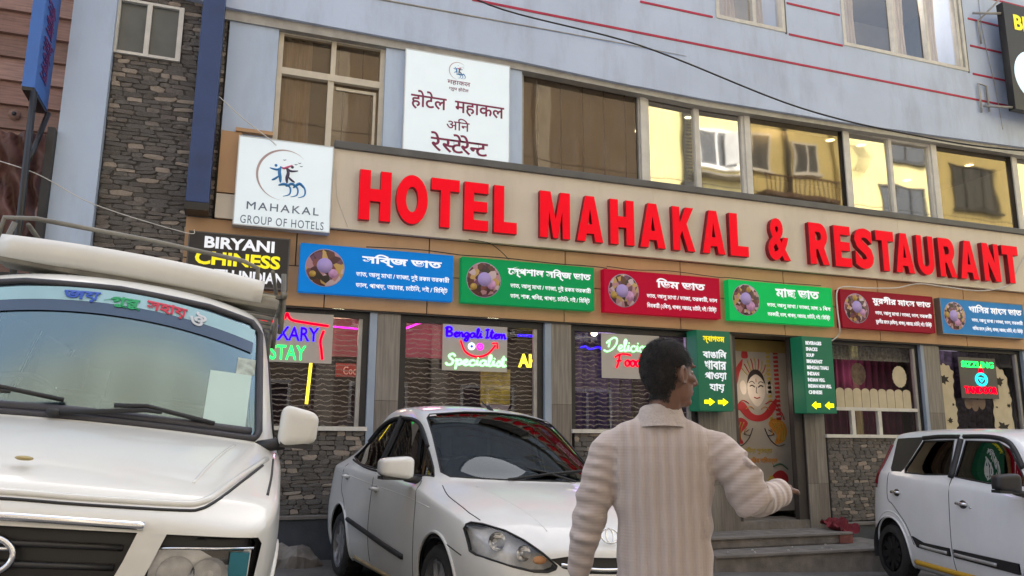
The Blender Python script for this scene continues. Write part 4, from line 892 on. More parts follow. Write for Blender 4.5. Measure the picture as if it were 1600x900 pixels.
e = empty('hanging_banner', (3.0, 9.0, 1.6), 'mottled yellow hanging banner with rounded white end behind the middle window', 'banner')
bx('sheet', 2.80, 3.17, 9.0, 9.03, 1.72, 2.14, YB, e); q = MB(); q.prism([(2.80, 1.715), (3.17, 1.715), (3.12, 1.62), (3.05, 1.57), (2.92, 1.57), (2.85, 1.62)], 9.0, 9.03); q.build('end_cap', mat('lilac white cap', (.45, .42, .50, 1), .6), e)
e = empty('pink_glow_panel', (2.4, 11, 2.4), 'pink glow put into a wall poster seen at the upper left of the middle window', 'backdrop'); bx('sheet', 2.15, 2.85, 11.0, 11.04, 2.45, 2.97, PINKW, e); bx('edge', 2.851, 2.88, 10.99, 11.04, 2.45, 2.97, WOODI, e)
e = empty('purple_glow_curtain', (5.9, 11.2, 1.2), 'curtain with purple glow in its colour inside the green script window', 'curtain')
q = curtain(4.7, 6.6, .5, 2.98, 10.9, PURP, e, .05, .21); 
def table(x, y, lab):
    t = empty('dining_table', (x, y, .15), lab, 'table', 'dining tables inside the restaurant')
    bx('tabletop', x - .45, x + .45, y - .35, y + .35, .86, .90, WOODI, t, .01)
    for sx in (-.4, .4):
        for sy in (-.3, .3): bx('leg', x + sx - .025, x + sx + .025, y + sy - .025, y + sy + .025, .15, .859, BLACKF, t)
    return t
def chair(x, y, s, lab):
    t = empty('dining_chair', (x, y, .15), lab, 'chair', 'dining chairs inside the restaurant')
    bx('seat', x - .2, x + .2, y - .2, y + .2, .58, .64, mat('maroon chair leather', (.12, .03, .035, 1), .5), t, .015); bx('backrest', x + s * .17, x + s * .215, y - .2, y + .2, .66, 1.66, mat('maroon chair leather', (.12, .03, .035, 1), .5), t, .012)
    for sx in (-.17, .17):
        for sy in (-.17, .17): bx('leg', x + sx - .02, x + sx + .02, y + sy - .02, y + sy + .02, .15, .579, BLACKF, t)
for i, x in enumerate((1.1, 3.1, 5.0)):
    w_ = ('leftmost', 'middle', 'green script neon')[i]
    table(x, 9.9, 'dark wooden dining table behind the %s window' % w_); chair(x - .75, 9.9, -1, 'high backed maroon chair left of the table behind the %s window' % w_); chair(x + .75, 9.9, 1, 'high backed maroon chair right of the table behind the %s window' % w_)
e = empty('maroon_curtain', (8.4, 9.2, .3), 'dark maroon curtain behind the picket fence paper window', 'curtain'); curtain(7.7, 9.6, .2, 2.9, 9.35, mat('maroon curtain cloth', (.10, .012, .045, 1), .85, var=.3), e, .03, .13)
e = empty('lace_valance', (8.6, 9.1, 2.4), 'grey green lace valance across the top of the picket fence paper window', 'curtain'); curtain(7.7, 9.75, 2.47, 2.95, 9.02, mat('grey lace', (.18, .19, .15, 1), .9, var=.5, vs=25), e, .015, .07)
e = empty('dark_curtain', (10.6, 9.3, .3), 'dark patterned curtain behind the cooking pot neon sign', 'curtain'); curtain(9.8, 11.8, .2, 2.9, 9.4, mat('dark patterned cloth', (.045, .03, .05, 1), .85, var=.8, vs=14), e, .05, .18)
def lamp(x, y, z, c, e):  # point light without a fitting, added to brighten a room
    l = bpy.data.lights.new('room_fill_light', 'POINT'); l.energy = e; l.color = c; l.shadow_soft_size = .15
    o = bpy.data.objects.new('room_fill_light', l); COL.objects.link(o); o.location = (x, y, z)
lamp(1.2, 10.0, 2.6, (1, .6, .4), 5); lamp(2.4, 10.2, 2.7, (1, .4, .6), 4); lamp(3.4, 10.4, 2.7, (1, .8, .5), 4); lamp(4.9, 9.9, 2.6, (.6, .4, 1), 5); lamp(8.6, 9.15, 2.3, (1, .6, .7), 1.2); lamp(10.5, 9.2, 2.7, (.8, .7, 1), 1); lamp(6.8, 9.05, 2.0, (1, .85, .7), .8)
lamp(8.5, 10.5, 6.2, (1, .9, .6), 30); lamp(3.5, 10.5, 6.2, (1, .85, .6), 30); lamp(7, 10.2, 9.0, (1, .9, .8), 40); lamp(9.6, 9.6, 9.0, (1, .9, .8), 40)  # added to brighten the upper rooms and the top window curtains
for i, (x, y, z, tx) in enumerate(((1.2, 10.0, 2.9, 'leftmost'), (3.4, 10.4, 2.9, 'smiling face'))):
    e = empty('shop_ceiling_lamp', (x, y, z + .08), 'small round ceiling lamp inside the shop above the %s %s' % (tx, 'banner' if i == 2 else 'window'), 'lamp'); MB().lathe([(0, 0), (.06, 0), (.075, .05), (.075, .09)], (x, y, z), n=16).build('shade', DL, e); MB().lathe([(.03, .09), (.03, .1)], (x, y, z), n=10).build('rose', ALU, e)

# ------------------------------------------------------------------ neighbour at the left, sign, cloth, post, wires
NBL = empty('timber_building', (-5, 11.2, 0), 'reddish brown timber clad neighbour building at the left edge', 'building')
bx('wall', -9, -1.95, 11.26, 14, -.2, 11, MORTAR, NBL)
WD = [mat('red brown timber board', (.30, .165, .12, 1), .8, var=.25, vs=5, stretch=(.6, 1, 8), bump=.3, grime=.3), mat('paler timber board', (.36, .21, .16, 1), .8, var=.25, vs=5, stretch=(.6, 1, 8), bump=.3, grime=.3), mat('darker timber board', (.25, .14, .10, 1), .8, var=.25, vs=5, stretch=(.6, 1, 8), bump=.3, grime=.3)]
for i in range(28):
    z = 1.6 + i * .33; q = MB(); d = .012
    q.add([(-9, 11.18, z), (-1.95, 11.18, z), (-1.95, 11.235, z + .325), (-9, 11.235, z + .325), (-9, 11.26, z), (-1.95, 11.26, z), (-1.95, 11.26, z + .325), (-9, 11.26, z + .325)],
          [(0, 1, 2, 3), (0, 4, 5, 1), (1, 5, 6, 2), (3, 2, 6, 7), (0, 3, 7, 4)])
    q.build('board', WD[i % 3], NBL)
q = MB(); q.box(-1.95, -1.3, 11.0, 13, -.2, 11); q.build('corner_wall', mat('grey mottled render', (.16, .15, .14, 1), .9, var=.3, vs=4, bump=.4), NBL)
bx('shop_opening', -9, -2.2, 11.0, 11.15, -.2, 3.3, BLACKF, NBL)
e = empty('knot_vent', (-2.9, 11.15, 5.45), 'small round rusty outlet on the timber boards', 'vent'); MB().lathe([(0, -.03), (.06, -.03), (.075, 0)], (-2.93, 11.17, 5.42), 'y', 14).build('plate', WD[2], e); MB().ell((-2.93, 11.14, 5.42), (.03, .02, .03), 8, 6).build('stub', BLACKF, e)
e = empty('small_blue_sign', (-2.06, 8.4, 4.6), 'blue box sign with purple lettering on its side at the top left corner', 'sign')
BL2 = mat('bright blue sheet', (.045, .15, .48, 1), .4, var=.06); bx('box', -2.125, -2.015, 8.2, 8.78, 4.62, 6.6, BL2, e, .004)
put_text('lettering', 'নেপাল টাভেলস', 8.26, 8.72, 0, 1, 0, mat('purple side letters', (.14, .02, .14, 1), .5), e, .004, bold=.02, fmap=lambda a, b, c: (-2.011 - b - (-2.06), 8.3 + c * .4 - 8.4, 5.65 - (a - 8.26) / .46 * .85 - 4.6))
bx('frame', -2.12, -2.02, 8.2, 8.78, 4.585, 4.618, BLACKF, e)
e = empty('sign_post', (-2.0, 8.3, 0), 'black iron post and slanting brace under the small blue sign', 'post')
MB().tube([(-2.02, 8.22, 4.585), (-2.0, 8.22, 3.4), (-1.98, 8.22, .2)], .032, 8).build('post', BLACKF, e); MB().tube([(-2.0, 8.75, 4.58), (-1.99, 8.35, 4.05), (-2.0, 8.24, 3.9)], .028, 8).build('brace', BLACKF, e)
MB().box(-1.93, -1.865, 8.5, 8.75, -.2, 4.35).build('side_post', mat('dark weathered post', (.045, .042, .04, 1), .8, var=.3), e)
# crumpled brown cloth
def cloth(name, label, o, u, v, nu, nv, amp, m, seed, cat='cloth'):
    rr = random.Random(seed); ph = [rr.uniform(0, 6.28) for _ in range(8)]; o = Vector(o); u = Vector(u); v = Vector(v); n = u.cross(v).normalized(); vs = []
    for j in range(nv + 1):
        for i in range(nu + 1):
            a, b = i / nu, j / nv; d = sum(amp / (1 + .5 * k) * sin((2.2 + 1.9 * k) * (a * (1.3 + .3 * k) + b * (.7 + .5 * (k % 3))) * 2 + ph[k]) for k in range(6))
            e_ = .05 * sin(9 * b + ph[6]) + .03 * sin(23 * b + ph[7]); vs.append(o + u * (a * (1 + e_)) + v * (b * (1 + .04 * sin(11 * a))) + n * d)
    r = MB().add(vs, [(j * (nu + 1) + i, j * (nu + 1) + i + 1, (j + 1) * (nu + 1) + i + 1, (j + 1) * (nu + 1) + i) for j in range(nv) for i in range(nu)], True).build(name, m)
    return tag(r, label, cat)
cloth('hanging_cloth', 'crumpled brown tarpaulin hanging against the timber building at the left edge', (-2.85, 8.9, 3.2), (.78, .05, -.05), (.12, 0, 1.25), 30, 40, .07, mat('brown tarpaulin', (.13, .06, .05, 1), .5, var=.4, vs=5, bump=.3, bs=8), 5)
cloth('red_cloth', 'crumpled dark red cloth lying on the plinth beside the top door step', (7.28, 8.28, .20), (.40, .05, -.05), (.02, .28, .12), 24, 16, .035, mat('dark red cotton', (.15, .016, .024, 1), .9, var=.3, bump=.4), 8)
# concrete lump at the road edge
q = MB(); rr = random.Random(4); vs = []; n, m_ = 20, 8
for j in range(m_ + 1):
    for i in range(n + 1):
        a = i / n; t = pi * j / m_; rad = 1 + .12 * sin(i * 1.7) * sin(j) + .06 * rr.uniform(-1, 1); ex = min(1, 6 * a * (1 - a) + .25)
        vs.append((-.4 + 1.36 * a, 8.28 - .22 * cos(t) * rad * ex, .03 + .24 * max(0, sin(t)) ** .5 * rad * ex))
q.add(vs, [(j * (n + 1) + i, j * (n + 1) + i + 1, (j + 1) * (n + 1) + i + 1, (j + 1) * (n + 1) + i) for j in range(m_) for i in range(n)], False)
tag(q.build('kerb_stone', CONC), 'rough grey concrete lump lying at the foot of the wall between van and sedan', 'kerb stone')
# wires
def wire(label, pts, r, m, k=10): return tag(MB().tube(cr_spline(pts, k), r, 6).build('cable', m), label, 'cable')
WB = mat('black cable rubber', (.02, .02, .02, 1), .6); WWc = mat('white cable plastic', (.6, .58, .54, 1), .5)
wire('long thin black overhead cable sloping across the blue grey upper wall', [(1.2, 6.0, 5.6), (1.82, 6.12, 5.17), (3.22, 5.71, 4.78), (4.62, 5.33, 4.24), (5.71, 4.99, 3.98), (6.53, 4.72, 3.87), (7.6, 4.4, 3.85)], .0075, WB)
wire('white cable looping down past the left end of the dull red menu board', [(11.57, 8.56, 4.2), (11.35, 8.57, 3.9), (11.15, 8.585, 3.68), (10.56, 8.585, 3.56), (9.9, 8.585, 3.57), (9.36, 8.59, 3.58), (8.93, 8.59, 3.49), (8.4, 8.59, 3.45), (8.0, 8.59, 3.44), (7.86, 8.59, 3.36), (7.845, 8.59, 3.1), (7.86, 8.59, 2.85), (7.88, 8.65, 2.75), (7.78, 8.72, 2.66)], .010, WWc)
wire('thin white wire sagging from the vertical blue sign to the cream window', [(-.36, 8.5, 4.92), (-.1, 8.48, 4.7), (.2, 8.5, 4.50), (.35, 8.7, 4.45)], .006, WWc)
wire('thin pale wire sagging across the lower left over the slate strip', [(-2.6, 8.3, 3.95), (-1.96, 8.3, 3.80), (-1.41, 8.3, 3.54), (-.58, 8.4, 3.36), (-.5, 8.57, 3.44)], .005, WWc)
wire('short dark cable along the top of the blue and green menu boards', [(1.3, 8.59, 3.42), (1.9, 8.59, 3.44), (2.3, 8.59, 3.425), (2.44, 8.59, 3.42), (2.9, 8.59, 3.43), (3.6, 8.59, 3.415), (4.1, 8.59, 3.42), (4.3, 8.59, 3.41)], .006, WB)
wire('short dark cable from the fascia edge to the green three word menu board', [(2.5, 8.60, 3.62), (2.75, 8.61, 3.60), (2.9, 8.62, 3.52), (3.0, 8.6, 3.42)], .005, WB)

wire('thin dark cable along the top of the red and bright green menu boards', [(4.3, 8.60, 3.44), (4.7, 8.60, 3.425), (5.2, 8.60, 3.45), (5.9, 8.59, 3.42), (6.1, 8.6, 3.43), (6.8, 8.60, 3.42), (7.6, 8.6, 3.43)], .005, WB)
wire('faint grey cable drooping down the fascia right of the logo sign', [(.93, 8.61, 4.3), (.95, 8.612, 4.0), (1.02, 8.612, 3.8), (1.1, 8.612, 3.62)], .003, WWc)
wire('thin grey cable hanging down the upper wall beside the right brackets', [(11.32, 8.63, 8.6), (11.3, 8.62, 8.1), (11.36, 8.62, 7.6), (11.45, 8.62, 7.0), (11.5, 8.62, 6.3)], .006, ALU2)
# ------------------------------------------------------------------ buildings across the street (they show in the panes and car glass)
YEL = mat('yellow wall paint', (.70, .60, .27, 1), .8, var=.10, vs=.6, grime=.2); TAN = mat('tan wall paint', (.26, .21, .15, 1), .8, var=.1, vs=.6, grime=.25); WINW = mat('white casement', (.7, .7, .68, 1), .5); DARKG = glass('dark far pane', (.05, .05, .06, 1), .12)
ROOM = mat('dark room behind', (.03, .03, .03, 1), .9); BRD = mat('brown timber gable', (.22, .12, .09, 1), .8, var=.2, grime=.2)
def far_window(par, x0, x1, z0, z1, Y, frame=True, nm=2, mt=WINW):
    f = MB(); w = .08
    f.box(x0, x1, Y, Y + .06, z1 - w, z1).box(x0, x1, Y, Y + .06, z0, z0 + w).box(x0, x0 + w, Y, Y + .058, z0 + w, z1 - w).box(x1 - w, x1, Y, Y + .058, z0 + w, z1 - w)
    for i in range(1, nm): xm = x0 + (x1 - x0) * i / nm; f.box(xm - .04, xm + .04, Y, Y + .056, z0 + w, z1 - w)
    o = f.build('window', mt, par)
    MB().box(x0 + w, x1 - w, Y + .01, Y + .02, z0 + w, z1 - w).build('pane', mat('dark glossy pane', (.02, .024, .028, 1), .05, spec=.8), o)
    bx('sill', x0 - .08, x1 + .08, Y, Y + .14, z0 - .08, z0 - .001, mt, o)
YB_ = empty('yellow_building', (25, -5, 0), 'tall yellow building across the street, seen mirrored in the first floor panes', 'building')
bx('wall', 12.7, 42, -14, -5, -1.5, 16.2, YEL, YB_); bx('parapet', 12.6, 42.1, -14.1, -4.9, 16.2, 16.5, TAN, YB_)
bx('dark_reflection_sheet', 12.7, 42, -5, -4.93, -1.5, 6.3, mat('dark reflection sheet', (.07, .06, .055, 1), .7, var=.5, vs=.8), YB_)  # dark sheet added to keep yellow reflections out of the lower panes
bx('awning', 12.7, 42, -4.93, -4.0, 4.1, 4.2, mat('grey slab', (.2, .18, .15, 1), .9), YB_)
far_window(YB_, 15.0, 16.6, 10.9, 12.3, -5); MB().obox((16.3, -4.7, 11.6), (.2, .2, 0), (.01, -.01, 0), (0, 0, .6)).build('open_casement', WINW, YB_)
bx('ledge', 14.7, 16.9, -5, -4.5, 10.44, 10.52, mat('grey slab', (.2, .18, .15, 1), .9), YB_)
for a, b, c, d, nm in ((17.2, 18.1, 11.0, 12.5, 1), (19.1, 20.3, 11.1, 12.4, 2), (23.7, 25.6, 12.3, 13.0, 2), (23.1, 25.5, 9.7, 11.2, 3), (26.9, 29.4, 10.6, 12.5, 3), (15.2, 16.6, 7.2, 8.6, 2), (19, 20.4, 7.2, 8.6, 2), (23, 25, 6.6, 8.2, 2), (15, 16.5, 14, 15.3, 2), (20, 21.5, 14.2, 15.4, 2), (27, 29, 14.2, 15.4, 2)): far_window(YB_, a, b, c, d, -5, nm=nm, mt=WINW if a < 20 else BLACKF)
q = MB(); q.box(14.35, 14.42, -4.9, -4.8, 10.0, 13.4).box(14.72, 14.79, -4.9, -4.8, 10.0, 13.4).box(14.15, 14.85, -4.95, -4.6, 9.7, 10.1)
for i in range(26): q.box(14.42, 14.72, -4.88, -4.82, 10.15 + i * .125, 10.215 + i * .125)
q.build('cable_ladder', ROOM, YB_)
bx('pilaster', 21.0, 21.3, -5, -4.8, 0, 16.2, YEL, YB_); MB().tube([(18.8, -4.85, 3), (18.8, -4.85, 16)], .09, 8).build('drain_pipe', ROOM, YB_)
q = MB(); q.box(17.2, 20.5, -5, -4.2, 9.9, 10.05)
for i in range(18): q.box(17.25 + i * .19, 17.28 + i * .19, -4.24, -4.21, 10.05, 10.6)
q.box(17.2, 20.5, -4.26, -4.2, 10.6, 10.66); q.build('balcony', mat('brown balcony', (.1, .05, .035, 1), .8), YB_)
for i in range(9):
    MB().tube([(21.75 + i * .09, -4.95, 11.5), (21.75 + i * .09, -4.65, 11.7), (21.75 + i * .09, -4.55, 12.0), (21.75 + i * .09, -4.95, 12.6)], .012, 5).build('grille_bar', ROOM, YB_)
TB_ = empty('tan_building', (3, -5, 0), 'tan building across the street behind the viewer, mirrored in the left first floor panes', 'building')
bx('wall', -9, 12.6, -14, -5, -.5, 14.5, TAN, TB_); bx('parapet', -9.1, 12.65, -14.1, -4.85, 14.5, 14.9, mat('cream trim', (.5, .45, .36, 1), .8), TB_)
bx('added_roof_storey', -2.5, 8.4, -13, -6.2, 14.9, 18.6, mat('cream trim', (.5, .45, .36, 1), .8), TB_); bx('added_roof_slab', -2.8, 8.7, -13.2, -5.9, 18.6, 18.8, TAN, TB_)  # storey and slab added to break up sky mirrored in windscreens
for x in (-1.6, .9, 3.4, 5.9): far_window(TB_, x, x + 1.6, 15.7, 17.5, -6.2)
for x, r_ in ((9.6, .7), (11.3, .7), (-5, .8)): MB().lathe([(0, 0), (r_, 0), (r_, 1.5), (r_ * .8, 1.75), (.2, 1.9), (0, 1.9)], (x, -7, 14.9), n=20).build('added_roof_tank', mat('black added tank', (.02, .02, .02, 1), .5), TB_)  # round tanks added to break the mirrored sky into shapes
for i in range(6):
    x = -7.5 + i * 3.3; bx('pilaster', x - .25, x + .25, -5, -4.8, 0, 14.5, mat('cream trim', (.5, .45, .36, 1), .8), TB_)
    for k in range(2): far_window(TB_, x + .7, x + 2.4, 1.2 + 3.3 * k, 2.9 + 3.3 * k, -5, nm=2)
GB_ = empty('gabled_building', (27, -16, 0), 'brown gabled building beyond the yellow one, mirrored in the top windows', 'building')
q = MB(); q.prism([(18, 10), (34, 10), (34, 20.5), (28.5, 23.5), (18, 21)], -22, -16); q.build('wall', BRD, GB_)
q = MB(); q.prism([(17.5, 20.9), (28.5, 23.6), (34.6, 20.3), (34.6, 20.6), (28.5, 24.0), (17.5, 21.3)], -22.2, -15.6); q.build('roof', mat('rusty roof sheet', (.16, .07, .05, 1), .7, var=.3), GB_)
for a in (20, 23.2, 26.4, 29.6): far_window(GB_, a, a + 1.5, 18.2, 20.0, -16)

for i, (z0, z1, y) in enumerate(((8.6, 8.2, -2.2), (8.9, 8.6, -2.3), (9.3, 8.8, -2.5), (7.9, 7.6, -2.0), (10.2, 9.7, -3.0))):
    wire('black street cable before the opposite buildings, %s' % ('fourth from the top', 'third from the top', 'second from the top', 'lowest', 'topmost')[i], [(-12 + 8 * k, y, z0 + (z1 - z0) * k / 6 - .5 * (1 - ((k - 3) / 3) ** 2)) for k in range(7)], .014, WB, 6)['group'] = 'street cables seen mirrored in the upper panes'
# ------------------------------------------------------------------ vehicles
PAINTW = mat('white car paint', (.74, .74, .72, 1), .32, var=.035, vs=2, coat=.7, spec=.5, grime=.10); PAINTC = mat('cream white van paint', (.66, .65, .60, 1), .34, var=.035, vs=2, coat=.6, grime=.10); PAINTH = mat('cool white hatchback paint', (.80, .81, .82, 1), .3, var=.035, coat=.7, grime=.10)
RUB = mat('black rubber seal', (.015, .015, .016, 1), .6, var=.2); TYRE = mat('worn tyre rubber', (.022, .021, .02, 1), .85, var=.3, vs=12, bump=.3); BPL = mat('black bumper plastic', (.02, .02, .022, 1), .5, var=.15); CHR = mat('chrome trim', (.75, .76, .78, 1), .12, metal=1, var=.03)
CAB = mat('dark cabin lining', (.025, .025, .027, 1), .9); SEATM = mat('grey seat cloth', (.07, .068, .065, 1), .9, var=.2, bump=.3); SLV = mat('silver wheel paint', (.42, .42, .43, 1), .35, metal=.6, var=.1); BLW = mat('black wheel paint', (.018, .018, .02, 1), .35, metal=.3)
CARG = glass('dark car pane', (.022, .025, .025, 1), .07, (1, 1, 1, 1), edge=.35); CARGF = glass('clear car windscreen', (.40, .43, .43, 1), .07, (.72, .78, .80, 1), edge=.2, warp=.05); VANG = glass('bluish van windscreen', (.50, .60, .64, 1), .36, (.56, .76, .80, 1), rough=.20, edge=.10)
LENS = glass('clear lamp lens', (.92, .92, .92, 1), .04, rough=.12, edge=.2); AMB = mat('amber lamp insert', (.65, .25, .04, 1), .3, var=.1); REFL = mat('lamp reflector', (.62, .62, .62, 1), .42, metal=.12, var=.22, vs=16, bump=.3, bs=20)

class Car:
    def __init__(s, name, label, pose, paint, rows, capf, capr, crease={}):
        x, y, z, hd, rl = pose
        s.root = empty(name, (x, y, z), label, 'car' if name != 'parked_van' else 'van', None)
        s.root.rotation_mode = 'XYZ'
        s.root.matrix_world = Matrix.Translation((x, y, z)) @ Matrix.Rotation(hd, 4, 'Z') @ Matrix.Rotation(rl, 4, 'X')
        s.root.location = (x, y, z); s.root.rotation_euler = (Matrix.Rotation(hd, 3, 'Z') @ Matrix.Rotation(rl, 3, 'X')).to_euler('XYZ')
        s.paint = paint
        bm = bmesh.new(); n = 9
        def V(p): return bm.verts.new(p)
        grid = [[V(p) for p in st] for st in rows]; gl = [[V((p[0], -p[1], p[2])) if p[1] > 1e-6 else grid[i][j] for j, p in enumerate(st)] for i, st in enumerate(rows)]
        for g, fl in ((grid, 0), (gl, 1)):
            for i in range(len(g) - 1):
                for j in range(n - 1):
                    q = [g[i][j], g[i][j + 1], g[i + 1][j + 1], g[i + 1][j]]
                    bm.faces.new(q if fl else q[::-1])
        for which, bulge in ((0, capf), (-1, capr)):
            ring = rows[which]; A = {0: grid[which], 1: gl[which]}; tip = 1 if which == 0 else -1
            lines = {}
            for k in (3, 2, 1):
                ctr = V((ring[k][0] + tip * bulge, 0, ring[k][2]))
                for sd_ in (0, 1):
                    sg = 1 if sd_ == 0 else -1; L = [A[sd_][k]]
                    for c in (5, 6, 7):
                        yy = ring[c][1] * ring[k][1] / ring[4][1]
                        L.append(V((ring[k][0] + tip * bulge * (1 - (yy / ring[k][1]) ** 2), sg * yy, ring[k][2])))
                    L.append(ctr); lines[k, sd_] = L
            for sd_ in (0, 1):
                top = [A[sd_][4], A[sd_][5], A[sd_][6], A[sd_][7], A[sd_][8]]
                LL = [top, lines[3, sd_], lines[2, sd_], lines[1, sd_]]
                for a in range(3):
                    for b in range(4):
                        q = [LL[a][b], LL[a][b + 1], LL[a + 1][b + 1], LL[a + 1][b]]
                        if (which == 0) == (sd_ == 0): q = q[::-1]
                        bm.faces.new(q)
        cl = bm.edges.layers.float.new('crease_edge')
        for (kind, idx), val in crease.items():
            for g in (grid, gl):
                if kind == 'row':
                    for i in range(len(g) - 1):
                        e_ = bm.edges.get((g[i][idx], g[i + 1][idx]))
                        if e_: e_[cl] = val
                elif kind == 'col':
                    for j in range(4 if idx != 0 and idx != -1 else 4, n - 1):
                        e_ = bm.edges.get((g[idx][j], g[idx][j + 1]))
                        if e_: e_[cl] = val
        bmesh.ops.recalc_face_normals(bm, faces=bm.faces)
        me = bpy.data.meshes.new('b'); bm.to_mesh(me); bm.free()
        o = bpy.data.objects.new('b', me); COL.objects.link(o); md = o.modifiers.new('s', 'SUBSURF'); md.levels = 3; md.render_levels = 3
        me2 = bpy.data.meshes.new_from_object(o.evaluated_get(bpy.context.evaluated_depsgraph_get()))
        bpy.data.objects.remove(o); bpy.data.meshes.remove(me)
        s.bm = bmesh.new(); s.bm.from_mesh(me2); bpy.data.meshes.remove(me2)
        bmesh.ops.recalc_face_normals(s.bm, faces=s.bm.faces)
        c = s.bm.calc_volume(signed=True)
        if c < 0: bmesh.ops.reverse_faces(s.bm, faces=s.bm.faces)
        s.bvh = BVHTree.FromBMesh(s.bm)
    def hit(s, proj, a, b, side=-1):
        if proj == 'side': o, d = Vector((a, side * 5, b)), Vector((0, -side, 0))
        elif proj == 'front': o, d = Vector((6, a, b)), Vector((-1, 0, 0))
        else: o, d = Vector((a, b, 5)), Vector((0, 0, -1))
        h = s.bvh.ray_cast(o, d)
        return (h[0], h[1]) if h[0] is not None else (None, None)
    def line(s, name, pts, proj, side, r, m, par=None, closed=False, k=6, out=0., smooth=True, flatten=None):
        p2 = [(v.x, v.y) for v in cr_spline([(a, b, 0) for a, b in pts], k, closed)] if smooth else [((pts[i][0] * (k - j) + pts[(i + 1) % len(pts)][0] * j) / k, (pts[i][1] * (k - j) + pts[(i + 1) % len(pts)][1] * j) / k) for i in range(len(pts) - (0 if closed else 1)) for j in range(k)] + ([] if closed else [pts[-1]])
        P = []
        for a, b in p2:
            h, nn = s.hit(proj, a, b, side)
            if h is not None: P.append(h + nn * out)
        if len(P) > 2: return MB().tube(P, r, 6, closed=closed).build(name, m, par or s.root, local=True)
    def cut(s, name, poly, proj, side, m, inset=.006, cond=None, par=None, seal=.008, sealm=None, solid=True, smooth=2):
        if smooth: poly = [(v.x, v.y) for v in cr_spline([(a, b, 0) for a, b in poly], smooth, True)]
        ax = (lambda v: (v.x, v.z)) if proj == 'side' else (lambda v: (v.y, v.z))
        x0 = min(p[0] for p in poly) - .12; x1 = max(p[0] for p in poly) + .12; z0 = min(p[1] for p in poly) - .12; z1 = max(p[1] for p in poly) + .12
        def ok(f):
            c = f.calc_center_median(); a, b = ax(c)
            if not (x0 < a < x1 and z0 < b < z1): return False
            if proj == 'side': return c.y * side > .2 and f.normal.y * side > .12
            return f.normal.x > .12 and (cond is None or cond(c))
        bm = s.bm
        for i in range(len(poly)):
            p, q = Vector(poly[i]), Vector(poly[(i + 1) % len(poly)]); d = q - p
            if d.length < 1e-4: continue
            no = Vector((d.y, 0, -d.x)) if proj == 'side' else Vector((0, d.y, -d.x))
            co = Vector((p.x, 0, p.y)) if proj == 'side' else Vector((0, p.x, p.y))
            lo = (min(p.x, q.x) - .05, min(p.y, q.y) - .05); hi = (max(p.x, q.x) + .05, max(p.y, q.y) + .05)
            fs = [f for f in bm.faces if ok(f) and any(lo[0] < ax(v.co)[0] < hi[0] and lo[1] < ax(v.co)[1] < hi[1] for v in f.verts)]
            ge = set(fs)
            for f in fs: ge.update(f.edges); ge.update(f.verts)
            bmesh.ops.bisect_plane(bm, geom=list(ge), dist=1e-5, plane_co=co, plane_no=no)
        def inside(a, b):
            c = False; n = len(poly); j = n - 1
            for i in range(n):
                xi, zi = poly[i]; xj, zj = poly[j]
                if (zi > b) != (zj > b) and a < (xj - xi) * (b - zi) / (zj - zi) + xi: c = not c
                j = i
            return c
        bm.normal_update()
        sel = [f for f in bm.faces if ok(f) and inside(*ax(f.calc_center_median()))]
        vm = {}; q = MB(); vs = []; fs = []
        for f in sel:
            idx = []
            for v in f.verts:
                if v not in vm: vm[v] = len(vs); vs.append(v.co - v.normal * inset)
                idx.append(vm[v])
            fs.append(idx)
        q.add(vs, fs, True); bmesh.ops.delete(bm, geom=sel, context='FACES')
        ob = q.build(name, m, par or s.root, local=True) if fs else None
        if seal: s.line('seal', poly, proj, side, seal, sealm or RUB, ob, closed=True, k=3, smooth=False)
        return ob
    def finish(s, lining=True):
        bm = s.bm; bm.normal_update()
        me = bpy.data.meshes.new('body'); bm.to_mesh(me)
        for p in me.polygons: p.use_smooth = True
        me.materials.append(s.paint); o = bpy.data.objects.new('body', me); COL.objects.link(o); o.parent = s.root
        if lining:
            b2 = bm.copy(); b2.normal_update(); ns = {v: v.normal.copy() for v in b2.verts}
            for v in b2.verts: v.co -= ns[v] * .025
            me2 = bpy.data.meshes.new('lining'); b2.to_mesh(me2); b2.free(); me2.materials.append(CAB)
            for p in me2.polygons: p.use_smooth = True
            l = bpy.data.objects.new('cabin_lining', me2); COL.objects.link(l); l.parent = s.root
        bm.free(); return o
    def arch(s, cx, cz, r, side, m=RUB):
        poly = [(cx + r * cos(2 * pi * i / 28), cz + r * sin(2 * pi * i / 28)) for i in range(28)]
        s.cut('wheel_arch_gap', poly, 'side', side, BPL, inset=.10, seal=0, smooth=0)
        s.line('arch_lip', [(cx + (r + .006) * cos(radians(a)), cz + (r + .006) * sin(radians(a))) for a in range(-35, 216, 10)], 'side', side, .012, s.paint, k=2)
        q = MB(); n = 24; y0, y1 = side * .42, side * .80; vs = []
        for y in (y0, y1): vs += [(cx + r * 1.02 * cos(radians(-20 + 220 * i / n)), y, cz + r * 1.02 * sin(radians(-20 + 220 * i / n))) for i in range(n + 1)]
        fs = [(i, i + 1, n + 2 + i, n + 1 + i) for i in range(n)]; q.add(vs, fs, True); q.build('wheel_housing', CAB, s.root, local=True)
    def wheel(s, cx, cz, R, y, side, rim, spokes=6, w=.19, dish=.02):
        q = MB(); t = R * .30; o = side
        q.lathe([(R - t, -w / 2), (R - t * .4, -w / 2 - .008), (R - .012, -w / 2 + .02), (R, -w / 2 + .045), (R, w / 2 - .045), (R - .012, w / 2 - .02), (R - t * .4, w / 2 + .008), (R - t, w / 2)], (cx, y, cz), 'y', 36)
        for k in range(40):
            a = 2 * pi * k / 40; q.obox((cx + R * cos(a), y, cz + R * sin(a)), Vector((cos(a), 0, sin(a))) * .004, (0, w / 2 - .03, 0), Vector((-sin(a), 0, cos(a))) * .012)
        wh = q.build('wheel', TYRE, s.root, local=True)
